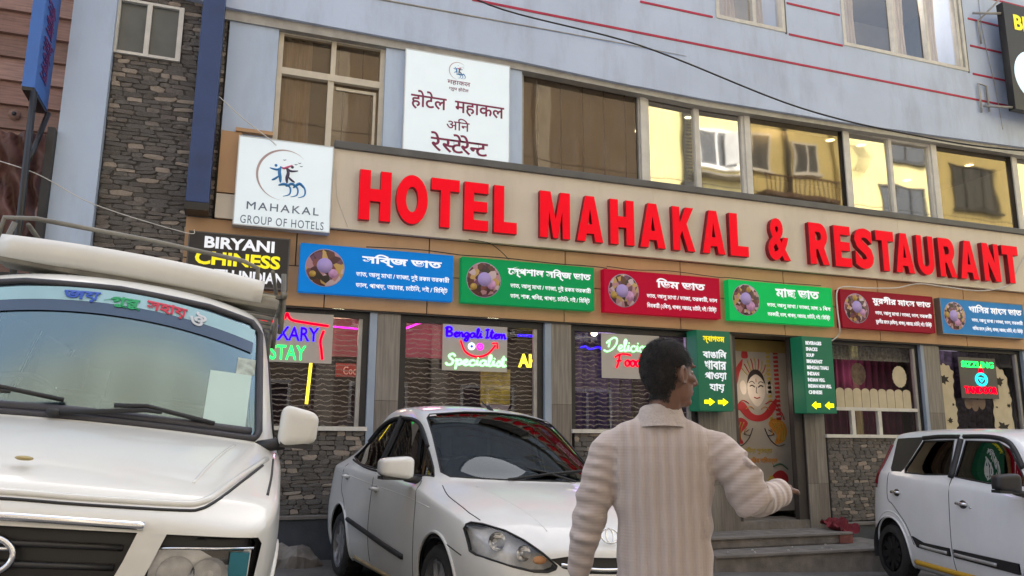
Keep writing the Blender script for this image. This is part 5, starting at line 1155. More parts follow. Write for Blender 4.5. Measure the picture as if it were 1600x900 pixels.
        q = MB(); yo = y + o * (w / 2 - .01); rr = R - t
        q.lathe([(rr, -w / 2), (rr, w / 2 - .0), (rr - .012, w / 2), (rr - .022, w / 2 - .03), (rr - .022, -w / 2)], (cx, y, cz), 'y', 36)
        for k in range(spokes):
            a = 2 * pi * k / spokes + .2; d = Vector((cos(a), 0, sin(a))); tt = Vector((-sin(a), 0, cos(a)))
            q.obox(Vector((cx, yo - o * dish, cz)) + d * (rr * .52), d * rr * .46, (0, .012, 0), tt * (.022 + .1 / spokes))
            q.obox(Vector((cx, yo - o * (dish - .008), cz)) + d * (rr * .52) + tt * .02, d * rr * .40, (0, .006, 0), tt * .007)
        q.lathe([(0, o * .012), (.045, o * .010), (.055, 0), (.055, -o * .03)], (cx, yo - o * dish, cz), 'y', 20)
        q.build('rim', rim, wh, local=True)
        MB().lathe([(0, 0), (rr - .02, 0)], (cx, yo - o * .09, cz), 'y', 28).build('brake_disc', mat('dull brake steel', (.10, .095, .09, 1), .5, metal=.6), wh, local=True)
    def underbody(s, x0, x1, w, z0, z1):
        MB().box(x0, x1, -w, w, z0, z1).build('underbody', CAB, s.root, local=True)
    def seats(s, xs, z, dy=.36, h=.62):
        for x in xs:
            for sy in (-1, 1):
                c = MB().bbox(x - .22, x + .25, sy * dy - .22, sy * dy + .22, z, z + .14, .04); c.build('seat_cushion', SEATM, s.root, local=True)
                b_ = MB(); b_.obox((x - .27, sy * dy, z + .12 + h / 2), (.05, 0, -.012), (0, .22, 0), (-.08, 0, h / 2)); b_.obox((x - .36, sy * dy, z + h + .24), (.035, 0, 0), (0, .12, 0), (-.01, 0, .09)); b_.build('seat_back', SEATM, s.root, local=True)
    def mirror(s, c, side, m, sz=(.07, .12, .085), low=BPL):
        bm = bmesh.new(); bmesh.ops.create_cube(bm, size=2)
        bmesh.ops.bevel(bm, geom=bm.edges[:], offset=.55, segments=5, affect='EDGES', profile=.55)
        for v in bm.verts:
            v.co = Vector((v.co.x * sz[0] * (1.0 if v.co.x > 0 else .7), v.co.y * sz[1], v.co.z * sz[2] * (1.0 - .18 * v.co.y * side))) + Vector(c)
        bm.verts.index_update(); q = MB().add([v.co for v in bm.verts], [[v.index for v in f.verts] for f in bm.faces], True); bm.free()
        r = q.build('wing_mirror', m, s.root, local=True)
        c = Vector(c); MB().obox(c + Vector((-sz[0] * .72, 0, 0)), (.004, 0, 0), (0, sz[1] * .82, 0), (0, 0, sz[2] * .75)).build('mirror_glass', mat('mirror silver', (.6, .62, .65, 1), .03, metal=1), r, local=True)
        MB().obox(c + Vector((0, 0, -sz[2] * .98)), (sz[0] * .8, 0, 0), (0, sz[1] * .86, 0), (0, 0, .012)).build('mirror_base', low, r, local=True)
        MB().tube([c + Vector((0, -side * sz[1] * .6, -sz[2] * .9)), c + Vector((-.02, -side * (sz[1] + .09), -sz[2] * 1.25))], .028, 8).build('mirror_arm', low, r, local=True)
def rowset(sills, ups):
    """per station: x, then upper rows 4..8; lower rows 0..3 from sills(x)"""
    return [[(p[0], p[1], p[2]) for p in sills[i]] + [(p[0], p[1], p[2]) for p in ups[i]] for i in range(len(ups))]
def low(x, w=.845, b=0): return [(x, w - .13 - b, .17), (x, w - .05 - b, .20), (x, w - b, .42), (x, w + .005 - b, .64)]

# --- white sedan
sed = Car('parked_sedan', 'white sedan parked nose out, between the cream van and the man', (1.97, 6.49, .014, -1.461, -.043), PAINTW, rowset(
 [[(1.85, .58, .18), (1.93, .64, .22), (1.97, .70, .38), (1.955, .71, .54)], [(1.65, .68, .18), (1.72, .77, .22), (1.72, .82, .42), (1.70, .83, .60)], low(1.3), low(.9), low(.5), low(.12), low(-.35), low(-.9), low(-1.3), low(-1.6), low(-1.82), [(-1.95, .6, .25), (-2.02, .68, .28), (-2.08, .7, .5), (-2.1, .69, .75)]],
 [[(1.93, .70, .60), (1.985, .52, .62), (2.03, .35, .63), (2.06, .17, .635), (2.07, 0, .64)],
  [(1.64, .81, .77), (1.70, .68, .79), (1.80, .46, .80), (1.86, .22, .805), (1.88, 0, .81)],
  [(1.25, .83, .83), (1.3, .70, .885), (1.34, .48, .92), (1.38, .24, .935), (1.39, 0, .94)],
  [(.88, .825, .89), (.87, .735, .955), (.95, .63, .975), (1.08, .33, .985), (1.12, 0, .988)],
  [(.5, .825, .92), (.5, .765, .965), (.55, .625, 1.235), (.70, .33, 1.275), (.74, 0, 1.285)],
  [(.1, .83, .945), (.1, .77, .99), (.14, .60, 1.475), (.25, .32, 1.525), (.28, 0, 1.535)],
  [(-.35, .83, .96), (-.35, .775, 1.005), (-.35, .595, 1.54), (-.35, .32, 1.585), (-.35, 0, 1.595)],
  [(-.9, .83, .97), (-.9, .77, 1.02), (-.88, .57, 1.51), (-.9, .30, 1.56), (-.9, 0, 1.57)],
  [(-1.3, .825, .985), (-1.3, .76, 1.03), (-1.22, .52, 1.40), (-1.38, .28, 1.45), (-1.42, 0, 1.46)],
  [(-1.6, .82, .995), (-1.6, .74, 1.045), (-1.52, .56, 1.22), (-1.68, .28, 1.25), (-1.72, 0, 1.26)],
  [(-1.82, .81, .99), (-1.82, .71, 1.055), (-1.84, .58, 1.07), (-1.92, .3, 1.085), (-1.95, 0, 1.09)],
  [(-2.06, .66, .95), (-2.07, .5, 1.02), (-2.08, .34, 1.04), (-2.1, .17, 1.05), (-2.1, 0, 1.055)]]), .13, .06,
  {('row', 4): .5, ('row', 3): .2, ('col', 3): .6, ('row', 6): .5, ('col', 5): .3, ('col', 0): .4})
for sd_ in (-1, 1):
    sed.arch(1.275, .33, .325, sd_); sed.arch(-1.275, .33, .325, sd_)
    sed.cut('side_window', [(.80, .995), (.55, 1.16), (.16, 1.385), (-.10, 1.435), (-.22, 1.445), (-.27, 1.0), (.2, .985)], 'side', sd_, CARG, smooth=0)
    sed.cut('side_window', [(-.33, 1.445), (-.60, 1.435), (-.92, 1.36), (-1.12, 1.24), (-1.34, 1.085), (-.9, 1.03), (-.37, 1.005)], 'side', sd_, CARG, smooth=0)
    sed.line('window_visor', [(.50, 1.20), (.18, 1.385), (-.2, 1.435), (-.6, 1.425), (-.95, 1.35), (-1.15, 1.235)], 'side', sd_, .016, RUB, out=.006)
    sed.line('pillar_cover', [(-.30, 1.0), (-.275, 1.45)], 'side', sd_, .030, RUB, k=8, smooth=False)
    sed.line('door_gap', [(.83, .30), (.86, .55), (.80, .86), (.70, .96)], 'side', sd_, .0035, RUB); sed.line('door_gap', [(-.28, .27), (-.28, .6), (-.29, .97)], 'side', sd_, .0035, RUB)
    sed.line('door_gap', [(-1.0, .42), (-1.12, .66), (-1.30, .80), (-1.33, 1.02)], 'side', sd_, .0035, RUB)
    sed.line('rub_strip', [(.64, .425), (.2, .455), (-.3, .495), (-.94, .545)], 'side', sd_, .021, BPL, out=.006)
    sed.line('belt_seal', [(.66, .985), (0, .985), (-.6, 1.0), (-1.3, 1.06)], 'side', sd_, .010, RUB)
    sed.line('sill_stain', [(.7, .225), (0, .225), (-.8, .24)], 'side', sd_, .018, mat('rusty sill paint', (.42, .32, .18, 1), .6, var=.3))
    for hx, hz in ((-.17, .845), (-1.14, .905)):
        h, nn = sed.hit('side', hx, hz, sd_); hd = MB().tube([h + Vector((.075, 0, .004)), h + Vector((.05, sd_ * .035, .008)), h + Vector((-.05, sd_ * .035, .006)), h + Vector((-.075, 0, 0))], .014, 8).build('door_handle', PAINTW, sed.root, local=True)
        MB().ell(h + Vector((0, -sd_ * .002, 0)), (.055, .008, .035), 14, 8).build('handle_recess', mat('shadowed white recess', (.35, .35, .34, 1), .5), hd, local=True)  # grey puts the recess shade into the white paint colour
    # headlight: clear lens patch over a reflector bowl
    hp = [(sd_ * a, b) for a, b in ((-.775, .585), (-.792, .60), (-.798, .72), (-.785, .745), (-.755, .757), (-.70, .752), (-.60, .725), (-.52, .68), (-.44, .615), (-.365, .548), (-.375, .53), (-.42, .515), (-.50, .515), (-.62, .54))]
    hp = [(-a, b) for a, b in hp] if sd_ > 0 else hp
    hp = [(sd_ * abs(a), b) for a, b in hp]
    hl = sed.cut('headlight', hp, 'front', 0, LENS, inset=.002, cond=lambda c: c.x > 1.3, smooth=0, seal=.006)
    bowl = MB(); vs = [v.co - Vector((.095, sd_ * .02, 0)) for v in hl.data.vertices]; bowl.add(vs, [list(p.vertices) for p in hl.data.polygons], True); bowl.build('reflector', REFL, hl, local=True)
    for b, c, r_ in ((.665, .665, .055), (.545, .61, .046)):
        h, nn = sed.bvh.ray_cast(Vector((6, sd_ * b, c)), Vector((-1, 0, 0)))[:2]; h = h - Vector((.045, 0, 0))
        MB().lathe([(r_, .03), (r_ * .92, .012), (r_ * .6, -.02), (r_ * .25, -.03), (0, -.032)], h, 'x', 24).build('lamp_bowl', CHR, hl, local=True); MB().ell(h, (.016, .012, .012), 10, 8).build('bulb', mat('frosted bulb', (.8, .8, .78, 1), .3), hl, local=True)
    h = sed.bvh.ray_cast(Vector((6, sd_ * .45, .575)), Vector((-1, 0, 0)))[0]
    MB().ell(h - Vector((.03, 0, 0)), (.015, .05, .024), 12, 8).build('indicator', AMB, hl, local=True)
    sed.line('bumper_gap', [(1.18, .61), (1.32, .63), (1.50, .60), (1.66, .565)], 'side', sd_, .004, RUB)
ws = sed.cut('windscreen', [(-.62, 1.0), (-.655, 1.03), (-.575, 1.43), (-.54, 1.462), (-.27, 1.495), (0, 1.505), (.27, 1.495), (.54, 1.462), (.575, 1.43), (.655, 1.03), (.62, 1.0), (.3, .995), (0, .995), (-.3, .995)], 'front', 0, CARGF, cond=lambda c: .2 < c.x < 1.2, smooth=0, seal=.007)
sed.cut('grille_slot', [(-.40, .585), (-.30, .60), (0, .592), (.30, .60), (.40, .585), (.33, .535), (.18, .505), (0, .50), (-.18, .505), (-.33, .535)], 'front', 0, BPL, inset=.03, cond=lambda c: c.x > 1.7, smooth=0, seal=0)
sed.cut('lower_grille', [(-.42, .27), (-.36, .46), (.36, .46), (.42, .27)], 'front', 0, BPL, inset=.03, cond=lambda c: c.x > 1.7, smooth=0, seal=0)
for z in (.30, .34, .38, .42): sed.line('grille_bar', [(-.36, z), (0, z), (.36, z)], 'front', 0, .008, BPL, out=-.012)
sed.line('grille_bar', [(-.34, .555), (-.15, .53), (0, .525), (.15, .53), (.34, .555)], 'front', 0, .012, CHR)
MB().add([(1.985 + .045 * (k == 0), y, z) for k in (0,) for y, z in ()], []).v
for rx, rz in ((.062, .042), (.026, .042)):
    MB().tube([(2.035 - .03 * sin(t) * .5, rx * cos(t), .715 + rz * sin(t)) for t in [2 * pi * i / 24 for i in range(24)]], .0055, 6, closed=True).build('badge', CHR, sed.root, local=True)
for p in ([(1.72, -.78), (1.80, -.55), (1.0, -.70)],): pass
sed.line('bonnet_gap', [(1.66, .70), (1.58, .72), (1.5, .73), (1.2, .735), (.98, .70)], 'top', 0, .0035, RUB); sed.line('bonnet_gap', [(1.66, -.70), (1.58, -.72), (1.5, -.73), (1.2, -.735), (.98, -.70)], 'top', 0, .0035, RUB)
sed.line('bonnet_crease', [(1.90, -.36), (1.5, -.45), (1.15, -.52)], 'top', 0, .005, PAINTW, out=-.0025); sed.line('bonnet_crease', [(1.90, .36), (1.5, .45), (1.15, .52)], 'top', 0, .005, PAINTW, out=-.0025)
for sd_ in (-1, 1): sed.line('shoulder_crease', [(1.1, .80), (.5, .845), (-.3, .88), (-1.1, .92), (-1.6, .945)], 'side', sd_, .005, PAINTW, out=-.003)
sed.mirror((.68, -.955, 1.045), -1, PAINTW, (.085, .125, .075)); sed.mirror((.68, .955, 1.045), 1, PAINTW, (.085, .125, .075))
sed.finish()
for a, b in (((1.10, -.25, 1.0), (.93, .50, 1.075)), ((1.10, .30, 1.0), (.90, -.14, 1.09))):
    a, b = Vector(a), Vector(b); w_ = MB().tube([a, (a * .5 + b * .5) + Vector((.03, 0, .012)), b + Vector((.02, 0, .01))], [.010, .009, .007], 6).build('wiper', RUB, sed.root, local=True); MB().tube([b * .95 + a * .05 + Vector((.015, 0, 0)), b * .3 + a * .7 + Vector((.02, 0, .003))], .006, 5).build('blade', RUB, w_, local=True)
MB().box(.55, 1.02, -.62, .62, .80, .93).build('dashboard', CAB, sed.root, local=True)
MB().tube([(.48 - .04 * sin(t), -.33 + .18 * cos(t), .98 + .17 * sin(t)) for t in [2 * pi * i / 22 for i in range(22)]], .014, 6, closed=True).build('steering_wheel', CAB, sed.root, local=True)
MB().box(-1.5, 1.0, -.66, .66, .25, .33).build('cabin_floor', CAB, sed.root, local=True)
sed.seats((.0, -.95), .38)
MB().tube([(.22, 0, 1.515), (.0, 0, 1.60), (-.02, 0, 1.615)], .006, 6).build('antenna', RUB, sed.root, local=True)
MB().tube([(.20, 0, 1.52), (.12, 0, 1.56)], .018, 8).build('antenna_base', RUB, sed.root, local=True)
for sd_ in (-1, 1):
    for cx in (1.275, -1.275): sed.wheel(cx, .295, .295, sd_ * .73, sd_, SLV, 7)
sed.underbody(-1.9, 1.8, .62, .16, .26)

# --- white tall hatchback at the right
hat = Car('parked_hatchback', 'white tall hatchback with black door mouldings and yellow sill at the right edge', (7.31, 5.56, -.215, -1.848, -.043), PAINTH, rowset(
 [[(1.6, .55, .2), (1.7, .62, .25), (1.76, .64, .45), (1.75, .63, .65)], low(1.4, .775), low(1.0, .785), low(.75, .79), low(.5, .79), low(.2, .79), low(-.4, .79), low(-.95, .79), low(-1.35, .785), [(-1.6, .62, .2), (-1.6, .72, .23), (-1.60, .775, .42), (-1.58, .775, .66)], [(-1.75, .56, .22), (-1.84, .64, .26), (-1.87, .69, .45), (-1.86, .70, .70)]],
 [[(1.70, .62, .80), (1.72, .5, .86), (1.74, .35, .88), (1.75, .17, .89), (1.75, 0, .89)],
  [(1.35, .765, .92), (1.38, .66, .98), (1.42, .45, 1.0), (1.45, .22, 1.01), (1.46, 0, 1.015)],
  [(.98, .78, 1.0), (.98, .71, 1.06), (1.05, .6, 1.08), (1.12, .3, 1.09), (1.14, 0, 1.095)],
  [(.75, .785, 1.02), (.75, .73, 1.08), (.80, .62, 1.28), (.88, .3, 1.31), (.9, 0, 1.32)],
  [(.5, .785, 1.04), (.5, .735, 1.10), (.52, .60, 1.53), (.6, .3, 1.575), (.62, 0, 1.58)],
  [(.2, .785, 1.05), (.2, .735, 1.11), (.2, .60, 1.585), (.2, .35, 1.63), (.2, 0, 1.64)],
  [(-.4, .785, 1.07), (-.4, .735, 1.125), (-.4, .60, 1.60), (-.4, .35, 1.65), (-.4, 0, 1.66)],
  [(-.95, .785, 1.09), (-.95, .735, 1.145), (-.95, .60, 1.60), (-.95, .35, 1.65), (-.95, 0, 1.66)],
  [(-1.35, .78, 1.12), (-1.35, .73, 1.18), (-1.35, .595, 1.59), (-1.35, .35, 1.64), (-1.35, 0, 1.65)],
  [(-1.57, .765, 1.13), (-1.55, .715, 1.2), (-1.48, .585, 1.565), (-1.52, .34, 1.62), (-1.53, 0, 1.63)],
  [(-1.84, .68, 1.05), (-1.78, .60, 1.25), (-1.66, .5, 1.50), (-1.62, .25, 1.58), (-1.62, 0, 1.59)]]), .06, .05,
  {('row', 4): .3, ('row', 6): .45, ('col', -2): .3, ('col', -1): .5})
for sd_ in (-1, 1):
    hat.arch(-1.33, .33, .335, sd_); hat.arch(1.08, .33, .325, sd_)
    hat.cut('rear_quarter_panel', [(-1.42, 1.53), (-1.37, 1.20), (-1.33, 1.165), (-1.14, 1.165), (-1.10, 1.2), (-.90, 1.50), (-.90, 1.545)], 'side', sd_, BPL, inset=.003, smooth=0, seal=0)
    hat.cut('side_window', [(-1.08, 1.20), (-.87, 1.50), (-.35, 1.51), (-.30, 1.17), (-.7, 1.155), (-1.06, 1.16)], 'side', sd_, CARG, smooth=0)
    hat.cut('side_window', [(-.20, 1.155), (-.16, 1.505), (.30, 1.495), (.47, 1.43), (.76, 1.12), (.3, 1.12)], 'side', sd_, CARG, smooth=0)
    hat.line('pillar_cover', [(-.25, 1.14), (-.235, 1.52)], 'side', sd_, .040, BPL, k=8, smooth=False)
    hat.line('window_visor', [(-.88, 1.53), (-.6, 1.545), (-.28, 1.545)], 'side', sd_, .024, RUB, out=.006); hat.line('window_visor', [(-.2, 1.545), (.2, 1.54), (.46, 1.475), (.66, 1.27)], 'side', sd_, .024, RUB, out=.006)
    hat.line('door_gap', [(-.23, .27), (-.23, .6), (-.24, 1.14)], 'side', sd_, .0045, RUB); hat.line('door_gap', [(-.88, .43), (-1.0, .62), (-1.25, .80), (-1.37, .88), (-1.36, 1.15)], 'side', sd_, .0045, RUB); hat.line('door_gap', [(.78, .3), (.82, .6), (.80, 1.05)], 'side', sd_, .0045, RUB)
    hat.cut('door_moulding', [(-.90, .52), (-.70, .475), (-.26, .475), (-.26, .40), (-.82, .415)], 'side', sd_, BPL, inset=-.012, smooth=0, seal=0); hat.cut('door_moulding', [(-.20, .475), (.70, .475), (.70, .385), (-.20, .40)], 'side', sd_, BPL, inset=-.012, smooth=0, seal=0)
    hat.line('moulding_insert', [(-.74, .437), (-.5, .430), (-.30, .430)], 'side', sd_, .017, mat('silver moulding', (.45, .45, .46, 1), .4, metal=.4), out=.016); hat.line('moulding_insert', [(-.17, .432), (.1, .428), (.42, .425)], 'side', sd_, .017, mat('silver moulding', (.45, .45, .46, 1), .4), out=.016)
    hat.line('yellow_sill', [(-.92, .255), (-.3, .25), (.7, .25)], 'side', sd_, .030, mat('yellow sill paint', (.62, .36, .03, 1), .5, var=.1), out=-.002)
    hat.line('arch_flare', [(-1.33 + .40 * cos(radians(a)), .33 + .40 * sin(radians(a))) for a in range(25, 160, 12)], 'side', sd_, .012, PAINTH, out=-.005)
    for hx, hz in ((-1.17, .94), (-.02, .905)):
        h, nn = hat.hit('side', hx, hz, sd_); hd = MB().tube([h + Vector((.075, 0, .004)), h + Vector((.05, sd_ * .035, .006)), h + Vector((-.05, sd_ * .035, .004)), h + Vector((-.075, 0, 0))], .015, 8).build('door_handle', CHR, hat.root, local=True)
        MB().ell(h, (.062, .010, .040), 14, 8).build('handle_recess', mat('chrome recess', (.10, .10, .10, 1), .25, metal=.6), hd, local=True)
    hat.cut('tail_lamp', [(-1.53, 1.49), (-1.50, 1.46), (-1.55, 1.28), (-1.62, 1.10), (-1.66, .97), (-1.95, .96), (-1.92, 1.2), (-1.80, 1.49)], 'side', sd_, mat('dark red lamp lens', (.16, .006, .012, 1), .12, coat=.8), inset=-.004, smooth=0, seal=0)
    hat.line('tail_lamp', [(-1.50, 1.46), (-1.54, 1.34), (-1.60, 1.18), (-1.66, 1.02)], 'side', sd_, [.030] * 19, mat('dark red lamp lens', (.16, .006, .012, 1), .12, coat=.8), out=-.004)
    hat.line('side_lock', [(.085, .885), (.095, .885), (.10, .89)], 'side', sd_, .012, CHR)
hat.cut('windscreen', [(-.58, 1.12), (-.5, 1.50), (0, 1.545), (.5, 1.50), (.58, 1.12), (0, 1.11)], 'front', 0, CARGF, cond=lambda c: .4 < c.x < 1.1, smooth=0)
hat.mirror((.80, -.93, 1.14), -1, BPL, (.07, .11, .075)); hat.mirror((.80, .93, 1.14), 1, BPL, (.07, .11, .075))
hat.finish()
hat.seats((.05, -.8), .45)
MB().box(-1.5, 1.0, -.64, .64, .3, .36).build('cabin_floor', CAB, hat.root, local=True)
for sd_ in (-1, 1):
    for cx in (1.08, -1.33): hat.wheel(cx, .30, .295, sd_ * .69, sd_, BLW, 10)
hat.underbody(-1.7, 1.6, .6, .16, .26)

# --- cream van close at the left
def vlow(x): return [(x, .70, .38), (x, .80, .42), (x, .845, .62), (x, .85, .88)]
van = Car('parked_van', 'cream white van with roof carrier close at the left edge, facing the viewer', (-.70, 4.85, .16, -1.57, -.09), PAINTC, rowset(
 [[(1.95, .6, .38), (2.0, .67, .42), (2.06, .73, .60), (2.06, .745, .80)], [(1.75, .66, .38), (1.82, .75, .42), (1.84, .80, .62), (1.84, .81, .84)], vlow(1.4), vlow(1.08), vlow(.9), vlow(.68), vlow(.4), vlow(-.6), vlow(-1.8), [(-2.1, .65, .4), (-2.14, .74, .45), (-2.16, .79, .65), (-2.16, .79, .9)]],
 [[(2.05, .75, .895), (2.06, .56, .915), (2.065, .37, .925), (2.07, .18, .93), (2.07, 0, .93)],
  [(1.86, .797, .99), (1.93, .67, 1.00), (1.965, .44, 1.005), (1.98, .2, 1.01), (1.985, 0, 1.012)],
  [(1.4, .815, 1.06), (1.42, .70, 1.12), (1.50, .45, 1.145), (1.55, .2, 1.155), (1.56, 0, 1.16)],
  [(1.05, .835, 1.10), (1.02, .79, 1.165), (1.04, .74, 1.185), (1.12, .4, 1.205), (1.16, 0, 1.21)],
  [(.88, .835, 1.12), (.88, .80, 1.19), (.90, .725, 1.48), (.99, .4, 1.51), (1.02, 0, 1.52)],
  [(.70, .835, 1.12), (.70, .80, 1.2), (.715, .675, 1.80), (.80, .4, 1.865), (.83, 0, 1.885)],
  [(.4, .835, 1.12), (.4, .80, 1.2), (.4, .665, 1.86), (.4, .38, 1.945), (.4, 0, 1.96)],
  [(-.6, .835, 1.12), (-.6, .80, 1.2), (-.6, .665, 1.87), (-.6, .38, 1.96), (-.6, 0, 1.975)],
  [(-1.8, .83, 1.12), (-1.8, .79, 1.2), (-1.8, .66, 1.86), (-1.8, .38, 1.95), (-1.8, 0, 1.965)],
  [(-2.15, .78, 1.12), (-2.14, .74, 1.2), (-2.05, .62, 1.82), (-2.05, .35, 1.89), (-2.05, 0, 1.9)]]), .03, .03,
  {('row', 4): .45, ('col', 1): .55, ('col', 0): .35, ('col', 3): .6, ('col', 5): .3, ('row', 6): .35})
for sd_ in (-1, 1):
    van.arch(1.32, .40, .39, sd_); van.arch(-1.25, .40, .39, sd_)
    van.cut('side_window', [(.92, 1.22), (.70, 1.68), (.62, 1.76), (-.05, 1.77), (-.05, 1.22)], 'side', sd_, CARG, smooth=0); van.cut('side_window', [(-.12, 1.22), (-.12, 1.77), (-.95, 1.77), (-.95, 1.22)], 'side', sd_, CARG, smooth=0); van.cut('side_window', [(-1.02, 1.22), (-1.02, 1.77), (-1.9, 1.75), (-1.95, 1.22)], 'side', sd_, CARG, smooth=0)
    van.line('door_gap', [(1.0, .5), (1.0, 1.15)], 'side', sd_, .004, RUB, k=8, smooth=False); van.line('door_gap', [(-.08, .5), (-.08, 1.2)], 'side', sd_, .004, RUB, k=8, smooth=False); van.line('door_gap', [(-.98, .8), (-.98, 1.2)], 'side', sd_, .004, RUB, k=8, smooth=False)
    # lamp recess: black band over a clear square lamp with teal insert
    van.cut('lamp_recess', [(sd_ * a, b) for a, b in ((.455, .885), (.735, .885), (.75, .865), (.735, .70), (.44, .70), (.40, .72))], 'front', 0, mat('black lamp surround', (.014, .014, .016, 1), .4), inset=.035, cond=lambda c: c.x > 1.6, smooth=0, seal=0)
    hl = MB(); n = 12; vs = []
    for j in range(7):
        for i in range(n + 1):
            a = i / n; y = .42 + .30 * a; z = .69 + .148 * j / 6 + .008 * a; vs.append((2.072 - .05 * a * a - .012 * (2 * j / 6 - 1) ** 2, sd_ * y, z))
    hl.add(vs, [(j * (n + 1) + i, j * (n + 1) + i + 1, (j + 1) * (n + 1) + i + 1, (j + 1) * (n + 1) + i) for j in range(6) for i in range(n)], True)
    h_ = hl.build('headlight', LENS, van.root, local=True)
    MB().add([v - Vector((.018, 0, 0)) for v in hl.v], hl.f, True).build('reflector', REFL, h_, local=True)
    for cy in (.50, .60): MB().lathe([(.058, .03), (.05, .0), (.02, -.02), (0, -.022)], (2.036, sd_ * cy, .765), 'x', 20).build('lamp_bowl', CHR, h_, local=True); MB().ell((2.03, sd_ * cy, .765), (.016, .014, .014), 10, 8).build('bulb', mat('frosted bulb', (.8, .8, .78, 1), .3), h_, local=True)
    MB().box(1.99, 2.045, min(sd_ * .655, sd_ * .715), max(sd_ * .655, sd_ * .715), .70, .838).build('indicator', mat('teal lamp insert', (.01, .15, .20, 1), .3, var=.1), h_, local=True)
    MB().tube([(2.066, sd_ * .42, .842), (2.05, sd_ * .60, .847), (2.02, sd_ * .725, .852)], .005, 6).build('lamp_trim', CHR, h_, local=True)
van.cut('windscreen', [(-.70, 1.205), (-.715, 1.24), (-.655, 1.72), (-.61, 1.775), (-.40, 1.815), (0, 1.835), (.40, 1.815), (.61, 1.775), (.655, 1.72), (.715, 1.24), (.70, 1.205), (.4, 1.218), (0, 1.225), (-.4, 1.218)], 'front', 0, VANG, cond=lambda c: .5 < c.x < 1.3, smooth=0, seal=.017, sealm=mat('grey rubber screen seal', (.045, .045, .055, 1), .5))
WSO = [o for o in van.root.children if o.name.startswith('windscreen')][0]
bl = van.line('cowl_band', [(-.68, 1.235), (-.3, 1.245), (0, 1.25), (.3, 1.245), (.68, 1.235)], 'front', 0, .022, mat('grey rubber screen seal', (.045, .045, .055, 1), .5), out=.0)
# tinted blue and dark bands inside the glass head, with coloured letters
def band(name, z0, z1, m, d):
    vs = []; n = 30
    for i in range(n + 1):
        y = -.63 + 1.26 * i / n; drop = .085 * (abs(y) / .63) ** 2
        for z in (z0, z1):
            h, nn = van.hit('front', y, z - drop, 0); vs.append(h - nn * d)
    return MB().add(vs, [(2 * i, 2 * i + 2, 2 * i + 3, 2 * i + 1) for i in range(n)], True).build(name, m, WSO, local=True)
band('sun_strip', 1.75, 1.818, mat('pale turquoise film', (.28, .47, .52, 1), .25, var=.1, spec=.8), -.001); band('sun_strip', 1.695, 1.749, mat('slate blue film', (.05, .085, .15, 1), .15, spec=.8), -.001)
def vmap(y, z, d=.004): h, nn = van.hit('front', y, z - .085 * (abs(y) / .63) ** 2, 0); return h + nn * d
for t, y0, y1, z0, z1, m in (('জয়', -.22, -.07, 1.745, 1.80, mat('blue window letters', (.02, .08, .45, 1), .4)), ('গুরু', -.05, .11, 1.735, 1.79, mat('green window letters', (.01, .30, .10, 1), .4)), ('সহায়', .13, .31, 1.74, 1.80, mat('red window letters', (.50, .02, .05, 1), .4)), ('ঔ', .325, .40, 1.73, 1.80, mat('grey white window letters', (.55, .58, .62, 1), .4))):
    put_text('lettering', t, y0, y1, z0, z1, 0, m, WSO, .003, bold=.03, fmap=lambda a, b, c: vmap(a, c, .003 + abs(b)))
# papers behind the screen
for (y0, y1, z0, z1, m) in ((.47, .655, 1.25, 1.50, mat('pale green paper', (.50, .66, .62, 1), .7, var=.05)), (.575, .66, 1.50, 1.58, mat('faded card', (.38, .44, .40, 1), .7, var=.3, vs=30))):
    vs = []
    for j in range(5):
        for i in range(5):
            y = y0 + (y1 - y0) * i / 4; z = z0 + (z1 - z0) * j / 4; h, nn = van.hit('front', y - .03 * (z - z0), z, 0); vs.append(h - nn * .004)
    MB().add(vs, [(j * 5 + i, j * 5 + i + 1, (j + 1) * 5 + i + 1, (j + 1) * 5 + i) for j in range(4) for i in range(4)], True).build('windscreen_paper', m, WSO, local=True)
# bonnet lines, grille, bars
van.line('bonnet_gap', [(-.74, 1.10), (-.66, 1.045), (-.58, .985), (-.54, .962), (-.48, .955), (-.2, .955), (0, .958), (.2, .955), (.48, .955), (.54, .962), (.58, .985), (.66, 1.045), (.74, 1.10)], 'front', 0, .006, RUB, k=4)
van.line('bonnet_lip', [(-.76, 1.125), (-.66, 1.065), (-.58, 1.006), (-.53, .980), (-.47, .974), (-.2, .974), (0, .977), (.2, .974), (.47, .974), (.53, .980), (.58, 1.006), (.66, 1.065), (.76, 1.125)], 'front', 0, .014, PAINTC, k=4, out=-.003)
for sd_ in (-1, 1): van.line('bonnet_gap', [(1.80, sd_ * .755), (1.5, sd_ * .775), (1.15, sd_ * .79)], 'top', 0, .005, RUB); van.line('bonnet_crease', [(1.85, sd_ * .50), (1.5, sd_ * .56), (1.2, sd_ * .62)], 'top', 0, .01, PAINTC, out=-.006)
van.cut('grille', [(-.37, .885), (.37, .885), (.345, .80), (.27, .60), (-.27, .60), (-.345, .80)], 'front', 0, mat('black grille plastic', (.008, .008, .009, 1), .35), inset=.05, cond=lambda c: c.x > 1.6, smooth=0, seal=0)
for z, w_ in ((.835, .335), (.775, .32), (.715, .30), (.66, .28)): MB().tube([(2.045, -w_, z), (2.06, 0, z), (2.045, w_, z)], .011, 6).build('grille_bar', mat('dark grille bar', (.03, .03, .033, 1), .3), van.root, local=True)
van.line('chrome_strip', [(-.385, .905), (-.2, .908), (0, .91), (.2, .908), (.385, .905)], 'front', 0, .014, CHR, out=.004)
b_ = MB().tube([(2.085, -.03 + .078 * cos(t), .80 + .055 * sin(t)) for t in [2 * pi * i / 30 for i in range(30)]], .010, 8, closed=True).build('badge', CHR, van.root, local=True)
